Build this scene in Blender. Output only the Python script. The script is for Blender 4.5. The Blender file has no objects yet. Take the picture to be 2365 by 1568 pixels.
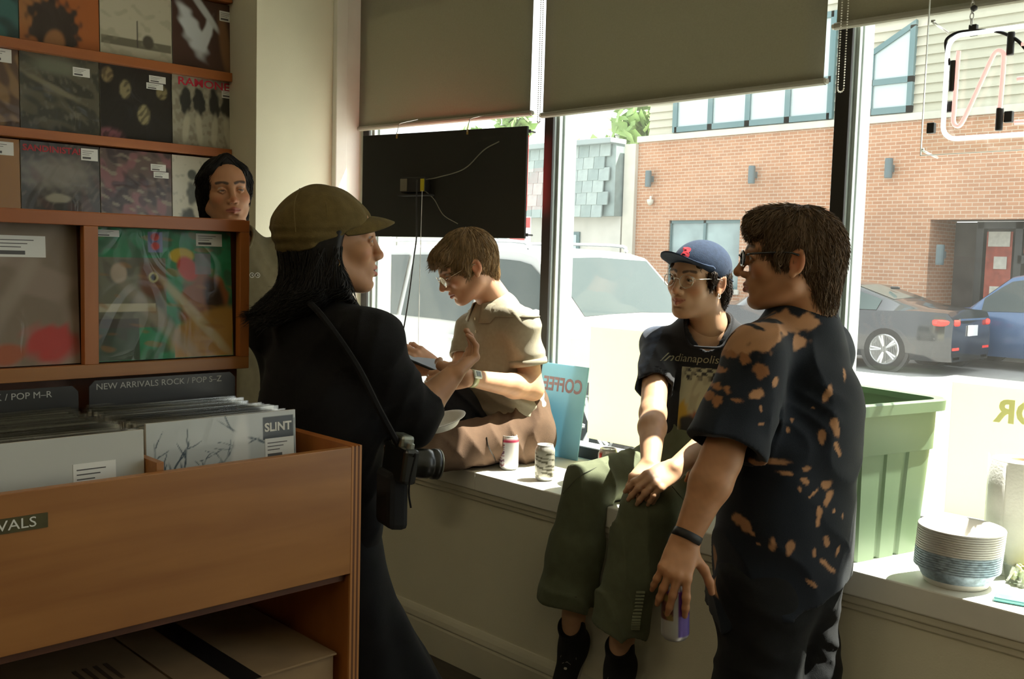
import bpy, bmesh, math, random, time
import numpy as np
from mathutils import Vector, Matrix, Quaternion
random.seed(7); RNG = np.random.default_rng(7)
T0 = time.time()
SC = bpy.context.scene
COL = SC.collection
# ---------------------------------------------------------------- camera
# world: X along the shop window wall, Y out to the street, Z up, floor at 0, camera above the origin
CAMZ = 1.45
FPX, PCX, PCY = 2299.3, 1182.5, 784.0
CAMR = np.array([[0.69436701, -0.0773417, 0.7154528], [0.71910576, 0.03695693, -0.6939172], [0.02722779, 0.99631945, 0.08127853]])
cam = bpy.data.cameras.new('camera'); cam.lens = 35; cam.sensor_width = 36; cam.sensor_fit = 'HORIZONTAL'; cam.clip_end = 400; cam.clip_start = .05
camo = bpy.data.objects.new('camera', cam); COL.objects.link(camo)
mw = Matrix(CAMR.tolist()).to_4x4(); mw.translation = (0, 0, CAMZ); camo.matrix_world = mw
SC.camera = camo
# ---------------------------------------------------------------- view, sky, sun
SC.view_settings.view_transform = 'Standard'; SC.view_settings.look = 'None'
SC.view_settings.exposure = 0.5; SC.view_settings.gamma = 1.0; SC.view_settings.use_curve_mapping = False
try:
    SC.cycles.max_bounces = 9; SC.cycles.diffuse_bounces = 5; SC.cycles.glossy_bounces = 4
    SC.cycles.transparent_max_bounces = 16; SC.cycles.transmission_bounces = 6
    SC.cycles.sample_clamp_indirect = 6.0; SC.cycles.caustics_reflective = False; SC.cycles.caustics_refractive = False
except Exception: pass
world = bpy.data.worlds.new('sky'); SC.world = world; world.use_nodes = True
bg = world.node_tree.nodes['Background']; bg.inputs[0].default_value = (0.93, 0.98, 1.0, 1); bg.inputs[1].default_value = 1.75
sun = bpy.data.lights.new('sun', 'SUN'); sun.energy = 19.0; sun.angle = math.radians(0.8); sun.color = (1.0, 0.95, 0.84)
suno = bpy.data.objects.new('sun', sun); COL.objects.link(suno)
SUND = Vector((0.25, 0.41, 0.86)).normalized()
suno.rotation_euler = SUND.to_track_quat('Z', 'Y').to_euler(); suno.location = (6, 8, 14)
def area(name, loc, size, energy, color, rot=(0, 0, 0), sy=None):
    l = bpy.data.lights.new(name, 'AREA'); l.energy = energy; l.color = color; l.size = size
    if sy: l.shape = 'RECTANGLE'; l.size_y = sy
    o = bpy.data.objects.new(name, l); COL.objects.link(o); o.location = loc; o.rotation_euler = rot
    return o
# warm shop lamps on the ceiling behind and beside the camera
for lx, ly in ((-1.6, -0.9), (1.2, -0.9), (-0.2, -3.0)):
    area('ceiling_lamp_light', (lx, ly, 3.13), 1.2, 6.5, (1.0, 0.80, 0.52), sy=.25)
# ---------------------------------------------------------------- pixel -> world helpers (frame 2365 x 1568)
def ray(px, py):
    return CAMR @ np.array([px - PCX, -(py - PCY), -FPX])
def onX(px, py, x): d = ray(px, py); d = d * (x / d[0]); return np.array([d[0], d[1], d[2] + CAMZ])
def onY(px, py, y): d = ray(px, py); d = d * (y / d[1]); return np.array([d[0], d[1], d[2] + CAMZ])
def onZ(px, py, z): d = ray(px, py); d = d * ((z - CAMZ) / d[2]); return np.array([d[0], d[1], z])
def atd(px, py, t): d = ray(px, py) * (t / FPX); return np.array([d[0], d[1], d[2] + CAMZ])
RIGHT = CAMR[:, 0]; FWD = -CAMR[:, 2]
def V(*a): return np.array(a, float)
def nrm(v): v = np.asarray(v, float); return v / (np.linalg.norm(v) + 1e-12)
# ---------------------------------------------------------------- materials
MATS = {}
def _n(nt, t, **kw):
    n = nt.nodes.new(t)
    for k, v in kw.items(): setattr(n, k, v)
    return n
def mat(name, col, rough=.6, metal=0., var=.0, vscale=30., bump=0., bscale=60., spec=.5, sheen=0., emit=None, estr=0., trans=0., stretch=None, sss=0., attr=None, detail=3., coat=0., alpha=None, translucent=None):
    if name in MATS: return MATS[name]
    m = bpy.data.materials.new(name); m.use_nodes = True; nt = m.node_tree; b = nt.nodes['Principled BSDF']
    L = nt.links.new
    b.inputs['Base Color'].default_value = (*col, 1); b.inputs['Roughness'].default_value = rough; b.inputs['Metallic'].default_value = metal
    b.inputs['Specular IOR Level'].default_value = spec
    if sheen: b.inputs['Sheen Weight'].default_value = sheen; b.inputs['Sheen Roughness'].default_value = .6
    if coat: b.inputs['Coat Weight'].default_value = coat; b.inputs['Coat Roughness'].default_value = .08
    if sss: b.inputs['Subsurface Weight'].default_value = sss; b.inputs['Subsurface Radius'].default_value = (.012, .004, .002); b.inputs['Subsurface Scale'].default_value = 1.0
    if emit: b.inputs['Emission Color'].default_value = (*emit, 1); b.inputs['Emission Strength'].default_value = estr
    if trans: b.inputs['Transmission Weight'].default_value = trans
    if alpha is not None: b.inputs['Alpha'].default_value = alpha
    src = None
    if attr:
        a = _n(nt, 'ShaderNodeAttribute', attribute_name=attr); src = a.outputs['Color']; L(src, b.inputs['Base Color'])
    if var or bump:
        tc = _n(nt, 'ShaderNodeTexCoord'); co = tc.outputs['Object']
        if stretch:
            mp = _n(nt, 'ShaderNodeMapping'); mp.inputs['Scale'].default_value = stretch; L(co, mp.inputs[0]); co = mp.outputs[0]
    if var:
        nz = _n(nt, 'ShaderNodeTexNoise'); nz.inputs['Scale'].default_value = vscale; nz.inputs['Detail'].default_value = detail; L(co, nz.inputs['Vector'])
        mr = _n(nt, 'ShaderNodeMapRange'); mr.inputs[1].default_value = .25; mr.inputs[2].default_value = .75; mr.inputs[3].default_value = 1 - var; mr.inputs[4].default_value = 1 + var; L(nz.outputs[0], mr.inputs[0])
        mx = _n(nt, 'ShaderNodeMix', data_type='RGBA', blend_type='MULTIPLY'); mx.inputs[0].default_value = 1
        if src: L(src, mx.inputs[6])
        else: mx.inputs[6].default_value = (*col, 1)
        L(mr.outputs[0], mx.inputs[7]); L(mx.outputs[2], b.inputs['Base Color'])
    if bump:
        nb = _n(nt, 'ShaderNodeTexNoise'); nb.inputs['Scale'].default_value = bscale; nb.inputs['Detail'].default_value = 4; L(co, nb.inputs['Vector'])
        bp = _n(nt, 'ShaderNodeBump'); bp.inputs['Strength'].default_value = bump; bp.inputs['Distance'].default_value = .004; L(nb.outputs[0], bp.inputs['Height']); L(bp.outputs[0], b.inputs['Normal'])
    if translucent:
        tr = _n(nt, 'ShaderNodeBsdfTranslucent'); tr.inputs[0].default_value = (*translucent[0], 1)
        ms = _n(nt, 'ShaderNodeMixShader'); ms.inputs[0].default_value = translucent[1]
        L(b.outputs[0], ms.inputs[1]); L(tr.outputs[0], ms.inputs[2]); L(ms.outputs[0], nt.nodes['Material Output'].inputs[0])
    MATS[name] = m
    return m
def clear_film(name, tint=(1, 1, 1), gloss=.04, rough=.05, haze=0.):
    """thin clear sheet: see-through, mirrors more at grazing angles, optional milky mix imitating flare haze"""
    if name in MATS: return MATS[name]
    m = bpy.data.materials.new(name); m.use_nodes = True; nt = m.node_tree; nt.nodes.remove(nt.nodes['Principled BSDF']); L = nt.links.new
    t = _n(nt, 'ShaderNodeBsdfTransparent'); t.inputs[0].default_value = (*tint, 1)
    g = _n(nt, 'ShaderNodeBsdfGlossy'); g.inputs['Roughness'].default_value = rough
    lw = _n(nt, 'ShaderNodeLayerWeight'); lw.inputs[0].default_value = .5
    pw = _n(nt, 'ShaderNodeMath', operation='POWER'); pw.inputs[1].default_value = 5; L(lw.outputs['Facing'], pw.inputs[0])
    ma = _n(nt, 'ShaderNodeMath', operation='MULTIPLY_ADD'); ma.inputs[1].default_value = .6; ma.inputs[2].default_value = gloss; L(pw.outputs[0], ma.inputs[0])
    ms = _n(nt, 'ShaderNodeMixShader'); L(ma.outputs[0], ms.inputs[0]); L(t.outputs[0], ms.inputs[1]); L(g.outputs[0], ms.inputs[2]); out = ms
    if haze:
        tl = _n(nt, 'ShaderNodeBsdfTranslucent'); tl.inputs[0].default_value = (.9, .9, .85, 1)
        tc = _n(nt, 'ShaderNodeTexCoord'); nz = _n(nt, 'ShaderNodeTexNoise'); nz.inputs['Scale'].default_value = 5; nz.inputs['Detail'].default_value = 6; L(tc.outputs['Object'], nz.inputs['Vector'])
        mu = _n(nt, 'ShaderNodeMath', operation='MULTIPLY'); mu.inputs[1].default_value = haze * 2; L(nz.outputs[0], mu.inputs[0])
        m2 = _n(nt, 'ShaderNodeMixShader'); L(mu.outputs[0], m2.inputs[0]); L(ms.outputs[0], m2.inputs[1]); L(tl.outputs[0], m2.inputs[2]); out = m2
    L(out.outputs[0], nt.nodes['Material Output'].inputs[0]); MATS[name] = m
    return m
# ---------------------------------------------------------------- object helpers
def link(o, parent=None):
    COL.objects.link(o)
    if parent is not None: o.parent = parent
    return o
def tag(o, label, cat=None, group=None, kind=None):
    if label: o['label'] = label
    if cat: o['category'] = cat
    if group: o['group'] = group
    if kind: o['kind'] = kind
    return o
def empty(name, loc=(0, 0, 0), rz=0., label=None, cat=None, group=None, rot=None):
    o = bpy.data.objects.new(name, None); o.empty_display_size = .05; COL.objects.link(o); o.location = Vector(loc); o.rotation_euler = rot or (0, 0, rz)
    return tag(o, label, cat, group)
def meshobj(name, verts, faces, m, parent=None, smooth=False, cols=None, mats=None, fmat=None):
    me = bpy.data.meshes.new(name)
    me.from_pydata(verts if isinstance(verts, list) else np.asarray(verts).tolist(), [], faces if isinstance(faces, list) else np.asarray(faces).tolist())
    if smooth: me.shade_smooth()
    if m: me.materials.append(m)
    if mats:
        for mm in mats: me.materials.append(mm)
        me.polygons.foreach_set('material_index', np.asarray(fmat, np.int32))
    if cols is not None:
        a = me.color_attributes.new('Col', 'FLOAT_COLOR', 'POINT'); c = np.ones((len(cols), 4), np.float32); c[:, :3] = cols; a.data.foreach_set('color', c.ravel())
    me.update()
    return link(bpy.data.objects.new(name, me), parent)
class MB:
    """collects shapes into one mesh"""
    def __init__(s): s.v = []; s.f = []; s.m = []
    def add(s, v, f, mi=0):
        o = len(s.v); s.v += [tuple(map(float, p)) for p in v]; s.f += [tuple(i + o for i in q) for q in f]; s.m += [mi] * len(f); return s
    def box(s, c, size, R=None, mi=0, bev=0.):
        hx, hy, hz = [a / 2 for a in size]; c = np.asarray(c, float)
        if bev <= 0:
            P = np.array([(x, y, z) for z in (-hz, hz) for y in (-hy, hy) for x in (-hx, hx)])
            F = [(0, 2, 3, 1), (4, 5, 7, 6), (0, 1, 5, 4), (2, 6, 7, 3), (0, 4, 6, 2), (1, 3, 7, 5)]
        else:
            b = min(bev, hx * .9, hy * .9, hz * .9); bm = bmesh.new(); bmesh.ops.create_cube(bm, size=1)
            for q in bm.verts: q.co = Vector((q.co.x * 2 * hx, q.co.y * 2 * hy, q.co.z * 2 * hz))
            bmesh.ops.bevel(bm, geom=bm.edges[:], offset=b, segments=2, profile=.5, affect='EDGES')
            bm.verts.index_update(); P = np.array([q.co[:] for q in bm.verts]); F = [tuple(w.index for w in q.verts) for q in bm.faces]; bm.free()
        if R is not None: P = P @ np.asarray(R, float).T
        return s.add(P + c, F, mi)
    def bb(s, x0, x1, y0, y1, z0, z1, mi=0, bev=0.): return s.box(((x0 + x1) / 2, (y0 + y1) / 2, (z0 + z1) / 2), (abs(x1 - x0), abs(y1 - y0), abs(z1 - z0)), None, mi, bev)
    def lathe(s, prof, n=24, c=(0, 0, 0), R=None, mi=0, ez=1.):
        a = np.linspace(0, 2 * np.pi, n, endpoint=False); P = []
        for r, z in prof: P += [(r * math.cos(t), r * math.sin(t) * ez, z) for t in a]
        P = np.array(P); k = len(prof)
        F = [(i * n + j, i * n + (j + 1) % n, (i + 1) * n + (j + 1) % n, (i + 1) * n + j) for i in range(k - 1) for j in range(n)]
        if prof[0][0] > 1e-5: F.append(tuple(range(n - 1, -1, -1)))
        if prof[-1][0] > 1e-5: F.append(tuple((k - 1) * n + j for j in range(n)))
        if R is not None: P = P @ np.asarray(R, float).T
        return s.add(P + np.asarray(c, float), F, mi)
    def tube(s, pts, r, n=8, mi=0, closed=False, caps=True):
        pts = np.asarray(pts, float); k = len(pts); rr = np.full(k, r) if np.isscalar(r) else np.asarray(r, float)
        if closed: t = np.roll(pts, -1, 0) - np.roll(pts, 1, 0)
        else: t = np.gradient(pts, axis=0)
        t /= np.linalg.norm(t, axis=1)[:, None] + 1e-12
        u = np.cross(t[0], (0, 0, 1) if abs(t[0][2]) < .9 else (1, 0, 0)); u /= np.linalg.norm(u); P = []
        for i in range(k):
            u = u - t[i] * (u @ t[i]); u /= np.linalg.norm(u) + 1e-12; w = np.cross(t[i], u)
            for j in range(n):
                a = 2 * np.pi * j / n; P.append(pts[i] + rr[i] * (math.cos(a) * u + math.sin(a) * w))
        F = [(i * n + j, i * n + (j + 1) % n, ((i + 1) % k) * n + (j + 1) % n, ((i + 1) % k) * n + j) for i in range(k if closed else k - 1) for j in range(n)]
        if caps and not closed: F += [tuple(range(n - 1, -1, -1)), tuple((k - 1) * n + j for j in range(n))]
        return s.add(P, F, mi)
    def prism(s, poly, thick, M=None, mi=0):
        """polygon (x,z) extruded in y from 0 to thick"""
        n = len(poly); P = np.array([(x, 0, z) for x, z in poly] + [(x, thick, z) for x, z in poly], float)
        F = [tuple(range(n)), tuple(range(2 * n - 1, n - 1, -1))] + [(i, i + n, (i + 1) % n + n, (i + 1) % n) for i in range(n)]
        if M is not None: M = np.asarray(M, float); P = P @ M[:3, :3].T + M[:3, 3]
        return s.add(P, F, mi)
    def build(s, name, m, parent=None, smooth=False, autos=None):
        ms = m if isinstance(m, (list, tuple)) else [m]
        o = meshobj(name, s.v, s.f, None, parent, smooth, mats=ms, fmat=s.m)
        if autos: o.data.set_sharp_from_angle(angle=math.radians(autos)) if not o.data.shade_smooth() else None
        return o
def fixn(o):
    bm = bmesh.new(); bm.from_mesh(o.data); bmesh.ops.recalc_face_normals(bm, faces=bm.faces[:]); bm.to_mesh(o.data); bm.free(); return o
def spline(pts, n=24, closed=False):
    P = np.asarray(pts, float); k = len(P); out = []
    seg = k if closed else k - 1
    for i in range(seg):
        p1 = P[i]; p2 = P[(i + 1) % k]; p0 = P[i - 1] if (i > 0 or closed) else 2 * p1 - p2; p3 = P[(i + 2) % k] if (i + 2 < k or closed) else 2 * p2 - p1
        for t in np.linspace(0, 1, max(2, n // seg), endpoint=False):
            out.append(.5 * ((2 * p1) + (-p0 + p2) * t + (2 * p0 - 5 * p1 + 4 * p2 - p3) * t * t + (-p0 + 3 * p1 - 3 * p2 + p3) * t ** 3))
    if not closed: out.append(P[-1])
    return np.array(out)
def frame_from(y, z):
    """matrix with columns x,y,z: y kept, z made square to it"""
    y = nrm(y); z = np.asarray(z, float); z = nrm(z - y * (z @ y)); return np.stack([np.cross(y, z), y, z], 1)
FONT = None
def text(name, body, size, m, parent=None, loc=(0, 0, 0), R=None, ext=.0006, align='CENTER', sx=1., shear=0., bold=0., kind=None):
    cu = bpy.data.curves.new(name, 'FONT'); cu.body = body; cu.size = size; cu.extrude = ext; cu.align_x = align; cu.align_y = 'CENTER'; cu.shear = shear; cu.offset = bold; cu.resolution_u = 3
    o = bpy.data.objects.new(name, cu); COL.objects.link(o)
    dg = bpy.context.evaluated_depsgraph_get(); me = bpy.data.meshes.new_from_object(o.evaluated_get(dg)); bpy.data.objects.remove(o); bpy.data.curves.remove(cu)
    me.materials.clear(); me.materials.append(m)
    o = bpy.data.objects.new(name, me); link(o, parent)
    M4 = Matrix(np.asarray(R).tolist()).to_4x4() if R is not None else Matrix.Identity(4)
    M4 = Matrix.Translation(Vector(loc)) @ M4 @ Matrix.Diagonal((sx, 1, 1, 1))
    me.transform(M4)
    return o
# ---------------------------------------------------------------- signed-distance modelling (smooth blended bodies, cloth, hair)
class S:
    def __init__(s): s.ops = []; s.post = []
    def cone(s, a, b, ra, rb=None, k=.02, flat=None, sub=False):
        s.ops.append(('c', np.asarray(a, float), np.asarray(b, float), ra, ra if rb is None else rb, k, flat, sub)); return s
    def ell(s, c, r, R=None, k=.02, sub=False):
        s.ops.append(('e', np.asarray(c, float), np.asarray(r, float), np.eye(3) if R is None else np.asarray(R, float), 0, k, None, sub)); return s
    def add(s, other, k=.02):
        lo, hi = other.bounds(); s.ops.append(('g', lo, hi, other, 0, k, None, False)); return s
    def chain(s, pts, rad, k=.02, flat=None):
        for i in range(len(pts) - 1): s.cone(pts[i], pts[i + 1], rad[i], rad[i + 1], k, flat)
        return s
    def plane(s, p, n, k=.003):
        """cut away the side n points to"""
        s.ops.append(('p', np.asarray(p, float), nrm(n), 0, 0, k, None, True)); return s
    def bounds(s):
        lo = np.full(3, 1e9); hi = -lo
        for o in s.ops:
            if o[7]: continue
            if o[0] == 'g': lo = np.minimum(lo, o[1]); hi = np.maximum(hi, o[2])
            elif o[0] == 'c':
                r = max(o[3], o[4]); lo = np.minimum(lo, np.minimum(o[1], o[2]) - r); hi = np.maximum(hi, np.maximum(o[1], o[2]) + r)
            else:
                e = np.sqrt(((o[3] * o[2]) ** 2).sum(1)); lo = np.minimum(lo, o[1] - e); hi = np.maximum(hi, o[1] + e)
        return lo - .012, hi + .012
    def __call__(s, P, marg=.05):
        P = np.asarray(P, np.float32); d = np.full(len(P), 1.0, np.float32); PX, PY, PZ = (np.ascontiguousarray(P[:, i]) for i in range(3))
        for t, a, b, r0, r1, k, flat, sub in s.ops:
            if t == 'p':
                e = (P - a.astype(np.float32)) @ b.astype(np.float32)   # positive on the cut side
                e = -e; h = np.clip(.5 - .5 * (d + e) / k, 0, 1) if k > 0 else 0
                d = d * (1 - h) + (-e) * h + k * h * (1 - h); continue
            if t == 'g': lo, hi = a - marg, b + marg
            elif t == 'c':
                rm = max(r0, r1) + marg; lo = np.minimum(a, b) - rm; hi = np.maximum(a, b) + rm
            else:
                e_ = np.sqrt(((r0 * b) ** 2).sum(1)) + marg; lo = a - e_; hi = a + e_
            ix = np.nonzero((PX >= lo[0]) & (PX <= hi[0]) & (PY >= lo[1]) & (PY <= hi[1]) & (PZ >= lo[2]) & (PZ <= hi[2]))[0]
            if not len(ix): continue
            Q = P[ix]
            if t == 'g': e = r0(Q, marg)
            elif t == 'c':
                ab = (b - a).astype(np.float32); L2 = float(ab @ ab) + 1e-12; q = Q - a.astype(np.float32)
                tt = np.clip((q @ ab) / L2, 0, 1); q = q - tt[:, None] * ab
                if flat is not None:
                    n, sc = flat; n = np.asarray(n, np.float32); q = q + (q @ n)[:, None] * n * (sc - 1)
                e = np.sqrt((q * q).sum(1)) - (r0 + (r1 - r0) * tt)
            else:
                q = (Q - a.astype(np.float32)) @ r0.astype(np.float32); k0 = np.sqrt(((q / b.astype(np.float32)) ** 2).sum(1)); k1 = np.sqrt(((q / (b * b).astype(np.float32)) ** 2).sum(1)) + 1e-9
                e = k0 * (k0 - 1) / k1
            dd = d[ix]
            if sub:
                h = np.clip(.5 - .5 * (dd + e) / k, 0, 1); d[ix] = dd * (1 - h) + (-e) * h + k * h * (1 - h)
            else:
                h = np.clip(.5 + .5 * (dd - e) / k, 0, 1); d[ix] = dd * (1 - h) + e * h - k * h * (1 - h)
        for f in s.post: d = f(P, d)
        return d
    def grad(s, P, h=.0015):
        g = np.stack([s(P + V(*(h if i == j else 0 for j in range(3)))) - s(P - V(*(h if i == j else 0 for j in range(3)))) for i in range(3)], 1)
        return g / (np.linalg.norm(g, axis=1)[:, None] + 1e-9)
def polygonise(f, h, bounds=None, B=8):
    lo, hi = bounds if bounds else f.bounds()
    n = np.ceil((hi - lo) / (h * B)).astype(int)
    N = n * B
    bc = np.stack(np.meshgrid(*[np.arange(k) for k in n], indexing='ij'), -1).reshape(-1, 3)
    cen = lo + (bc + .5) * B * h; dc = f(cen)
    sign = np.where(dc > 0, 1., -1.).astype(np.float32).reshape(n)
    vals = np.repeat(np.repeat(np.repeat(sign, B, 0), B, 1), B, 2)
    vals = np.pad(vals, ((0, 1),) * 3, mode='edge')
    near = bc[np.abs(dc) < .5 * math.sqrt(3) * B * h * 1.35 + .006]
    loc = np.stack(np.meshgrid(*[np.arange(B + 1)] * 3, indexing='ij'), -1).reshape(-1, 3)
    ids = (near[:, None] * B + loc[None]).reshape(-1, 3)
    flat = np.unique((ids[:, 0] * (N[1] + 1) + ids[:, 1]) * (N[2] + 1) + ids[:, 2])
    I = np.stack([flat // ((N[1] + 1) * (N[2] + 1)), flat // (N[2] + 1) % (N[1] + 1), flat % (N[2] + 1)], 1)
    out = np.empty(len(I), np.float32)
    for c0 in range(0, len(I), 400000): out[c0:c0 + 400000] = f(lo + I[c0:c0 + 400000] * h)
    out[out == 0] = 1e-7
    vals[I[:, 0], I[:, 1], I[:, 2]] = out
    neg = vals < 0
    cs = np.zeros(tuple(N), np.int8)
    for dx in (0, 1):
        for dy in (0, 1):
            for dz in (0, 1): cs += neg[dx:N[0] + dx, dy:N[1] + dy, dz:N[2] + dz]
    cell = np.argwhere((cs > 0) & (cs < 8)); idx = np.full(tuple(N), -1, np.int32); idx[cell[:, 0], cell[:, 1], cell[:, 2]] = np.arange(len(cell))
    corners = np.array([(x, y, z) for x in (0, 1) for y in (0, 1) for z in (0, 1)])
    cv = np.stack([vals[cell[:, 0] + c[0], cell[:, 1] + c[1], cell[:, 2] + c[2]] for c in corners], 1)
    acc = np.zeros((len(cell), 3)); cnt = np.zeros(len(cell))
    for i in range(8):
        for j in range(i + 1, 8):
            if np.abs(corners[i] - corners[j]).sum() != 1: continue
            va, vb = cv[:, i], cv[:, j]; m = (va < 0) != (vb < 0); t = np.where(m, va / np.where(m, va - vb, 1), 0)
            acc += np.where(m[:, None], corners[i] + t[:, None] * (corners[j] - corners[i]), 0); cnt += m
    verts = lo + (cell + acc / cnt[:, None]) * h
    faces = []
    for ax in range(3):
        o1, o2 = [(1, 2), (2, 0), (0, 1)][ax]
        sl0 = [slice(None)] * 3; sl1 = [slice(None)] * 3; sl0[ax] = slice(0, -1); sl1[ax] = slice(1, None)
        a = neg[tuple(sl0)]; b = neg[tuple(sl1)]; E = np.argwhere(a != b)
        E = E[(E[:, o1] > 0) & (E[:, o2] > 0) & (E[:, o1] < N[o1]) & (E[:, o2] < N[o2])]
        if not len(E): continue
        fl = a[E[:, 0], E[:, 1], E[:, 2]]
        q = []
        for s1, s2 in ((1, 1), (0, 1), (0, 0), (1, 0)):
            C = E.copy(); C[:, o1] -= s1; C[:, o2] -= s2; q.append(idx[C[:, 0], C[:, 1], C[:, 2]])
        q = np.stack(q, 1); q[~fl] = q[~fl][:, ::-1]; q = q[(q >= 0).all(1)]; faces.append(q)
    return verts, np.concatenate(faces)
def fast_mesh(name, verts, faces, m, parent=None, cols=None, smooth=True, strands=None):
    me = bpy.data.meshes.new(name); n = len(verts); k = len(faces)
    me.vertices.add(n); me.vertices.foreach_set('co', np.asarray(verts, np.float32).ravel())
    me.loops.add(k * 4); me.loops.foreach_set('vertex_index', np.asarray(faces, np.int32).ravel())
    me.polygons.add(k); me.polygons.foreach_set('loop_start', np.arange(0, 4 * k, 4, dtype=np.int32))
    me.polygons.foreach_set('use_smooth', np.ones(k, bool) if smooth else np.zeros(k, bool))
    me.update(calc_edges=True)
    if m: me.materials.append(m)
    if cols is not None:
        a = me.color_attributes.new('Col', 'FLOAT_COLOR', 'POINT'); c = np.ones((n, 4), np.float32); c[:, :3] = cols; a.data.foreach_set('color', c.ravel())
    return link(bpy.data.objects.new(name, me), parent)
def smooth_mesh(v, f, it=1, lam=.5):
    for _ in range(it):
        a = np.zeros_like(v); c = np.zeros(len(v))
        for i in range(4):
            j = f[:, (i + 1) % 4]; np.add.at(a, f[:, i], v[j]); np.add.at(c, f[:, i], 1); np.add.at(a, j, v[f[:, i]]); np.add.at(c, j, 1)
        v = v + lam * (a / c[:, None] - v)
    return v
def noise3(P, f, seed=0):
    """cheap smooth pseudo noise from warped sines, about -1..1"""
    r = np.random.default_rng(seed); o = np.zeros(len(P)); Q = np.asarray(P, float) * f
    for i in range(5):
        d = nrm(r.normal(size=3)); ph = r.uniform(0, 6.28, 2); e = nrm(r.normal(size=3)); o += np.sin(Q @ d * (1 + .35 * i) + ph[0] + 1.3 * np.sin(Q @ e * .7 + ph[1]))
    return o / 3.2
# ---------------------------------------------------------------- people: head, hands, hair, wrap helpers
def head_frame(fwd, up=(0, 0, 1), roll=0.):
    f = nrm(fwd); r = nrm(np.cross(f, up)); u = np.cross(r, f)
    if roll: r, u = r * math.cos(roll) + u * math.sin(roll), u * math.cos(roll) - r * math.sin(roll)
    return np.stack([r, f, u], 1)
def head_sdf(o=None):
    g = dict(jaw=1., nose=1., chin=0., lid=0., smile=0., open=0., cheek=1.); g.update(o or {}); s = S()
    s.ell((0, -.016, .035), (.074, .094, .084), k=.02)
    s.ell((0, .030, .050), (.058, .058, .052), k=.03)
    s.ell((0, .034, -.034), (.053 * g['jaw'], .056, .070), k=.03)
    for q in (-1, 1):
        s.cone((q * .048 * g['jaw'], -.004, -.050), (q * .018, .060, -.090 - g['chin']), .020, .017, k=.03)
        s.ell((q * .039, .059, -.018), (.021 * g['cheek'], .021, .020), k=.025)
        s.cone((q * .012, .083, .027), (q * .044, .070, .030), .0105, .0095, k=.016)
    s.ell((0, .074, -.092 - g['chin']), (.021, .016, .016), k=.018)
    for q in (-1, 1): s.ell((q * .031, .098, .008), (.0175, .015, .0115), k=.014, sub=True)
    for q in (-1, 1):
        s.ell((q * .031, .0765, .008), (.0128,) * 3, k=.0010)
        z = .0152 - g['lid']
        s.chain([(q * .0175, .083, .0065), (q * .025, .0885, z - .001), (q * .033, .0890, z), (q * .044, .0800, .0075)], [.0024, .0030, .0030, .0024], k=.003)
        s.chain([(q * .0175, .083, .0055), (q * .031, .0870, -.0012), (q * .044, .0795, .0055)], [.0022, .0026, .0020], k=.003)
    n = g['nose']
    s.cone((0, .088, .022), (0, .088 + .021 * n, -.022), .0080, .0088, k=.014)
    s.ell((0, .091 + .019 * n, -.027), (.0105, .0105, .0095), k=.008)
    for q in (-1, 1):
        s.ell((q * .0125, .098 + .001 * n, -.031), (.0082, .0105, .0078), k=.007)
    for q in (-1, 1): s.ell((q * .0065, .103, -.0395), (.0034, .0052, .0040), k=.002, sub=True)
    s.ell((0, .076, -.056), (.030, .020, .022), k=.016)
    m = g['smile'] * .004; op = g['open']
    for q in (-1, 1):
        s.cone((q * .003, .0965, -.0545), (q * .0225, .0845, -.0590 + m), .0052, .0026, k=.005)
        s.cone((0, .0950, -.0665 - op), (q * .0190, .0850, -.0625 + m - op * .6), .0062, .0032, k=.005)
    s.ell((0, .0900, -.0785 - op), (.012, .006, .003), k=.008, sub=True)
    for q in (-1, 1): s.cone((0, .1010, -.0605 - op * .5), (q * .0235, .0885, -.0605 + m - op * .4), .0012 + op * .45, .0010, k=.0022, sub=True)
    for q in (-1, 1):
        R = head_frame((q * -.28, .96, .12))
        e = R.copy()
        s.ell((q * .077, -.014, .000), (.0075, .018, .030), e, k=.006)
        s.ell((q * .0835, -.010, .003), (.0055, .0115, .019), e, k=.004, sub=True)
        s.cone((q * .0795, -.002, .018), (q * .0815, -.024, .022), .0032, .0032, k=.004); s.cone((q * .0815, -.024, .022), (q * .080, -.022, -.010), .0032, .0030, k=.004)
        s.ell((q * .077, -.004, -.028), (.0050, .0085, .0095), e, k=.005)
    return s
def seg_dist(P, pts):
    d = np.full(len(P), 9.)
    for a, b in zip(pts[:-1], pts[1:]):
        a = np.asarray(a, float); ab = np.asarray(b, float) - a; t = np.clip(((P - a) @ ab) / (ab @ ab), 0, 1); d = np.minimum(d, np.linalg.norm(P - a - t[:, None] * ab, axis=1))
    return d
def sm(x, a, b): t = np.clip((x - a) / (b - a), 0, 1); return t * t * (3 - 2 * t)
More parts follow.
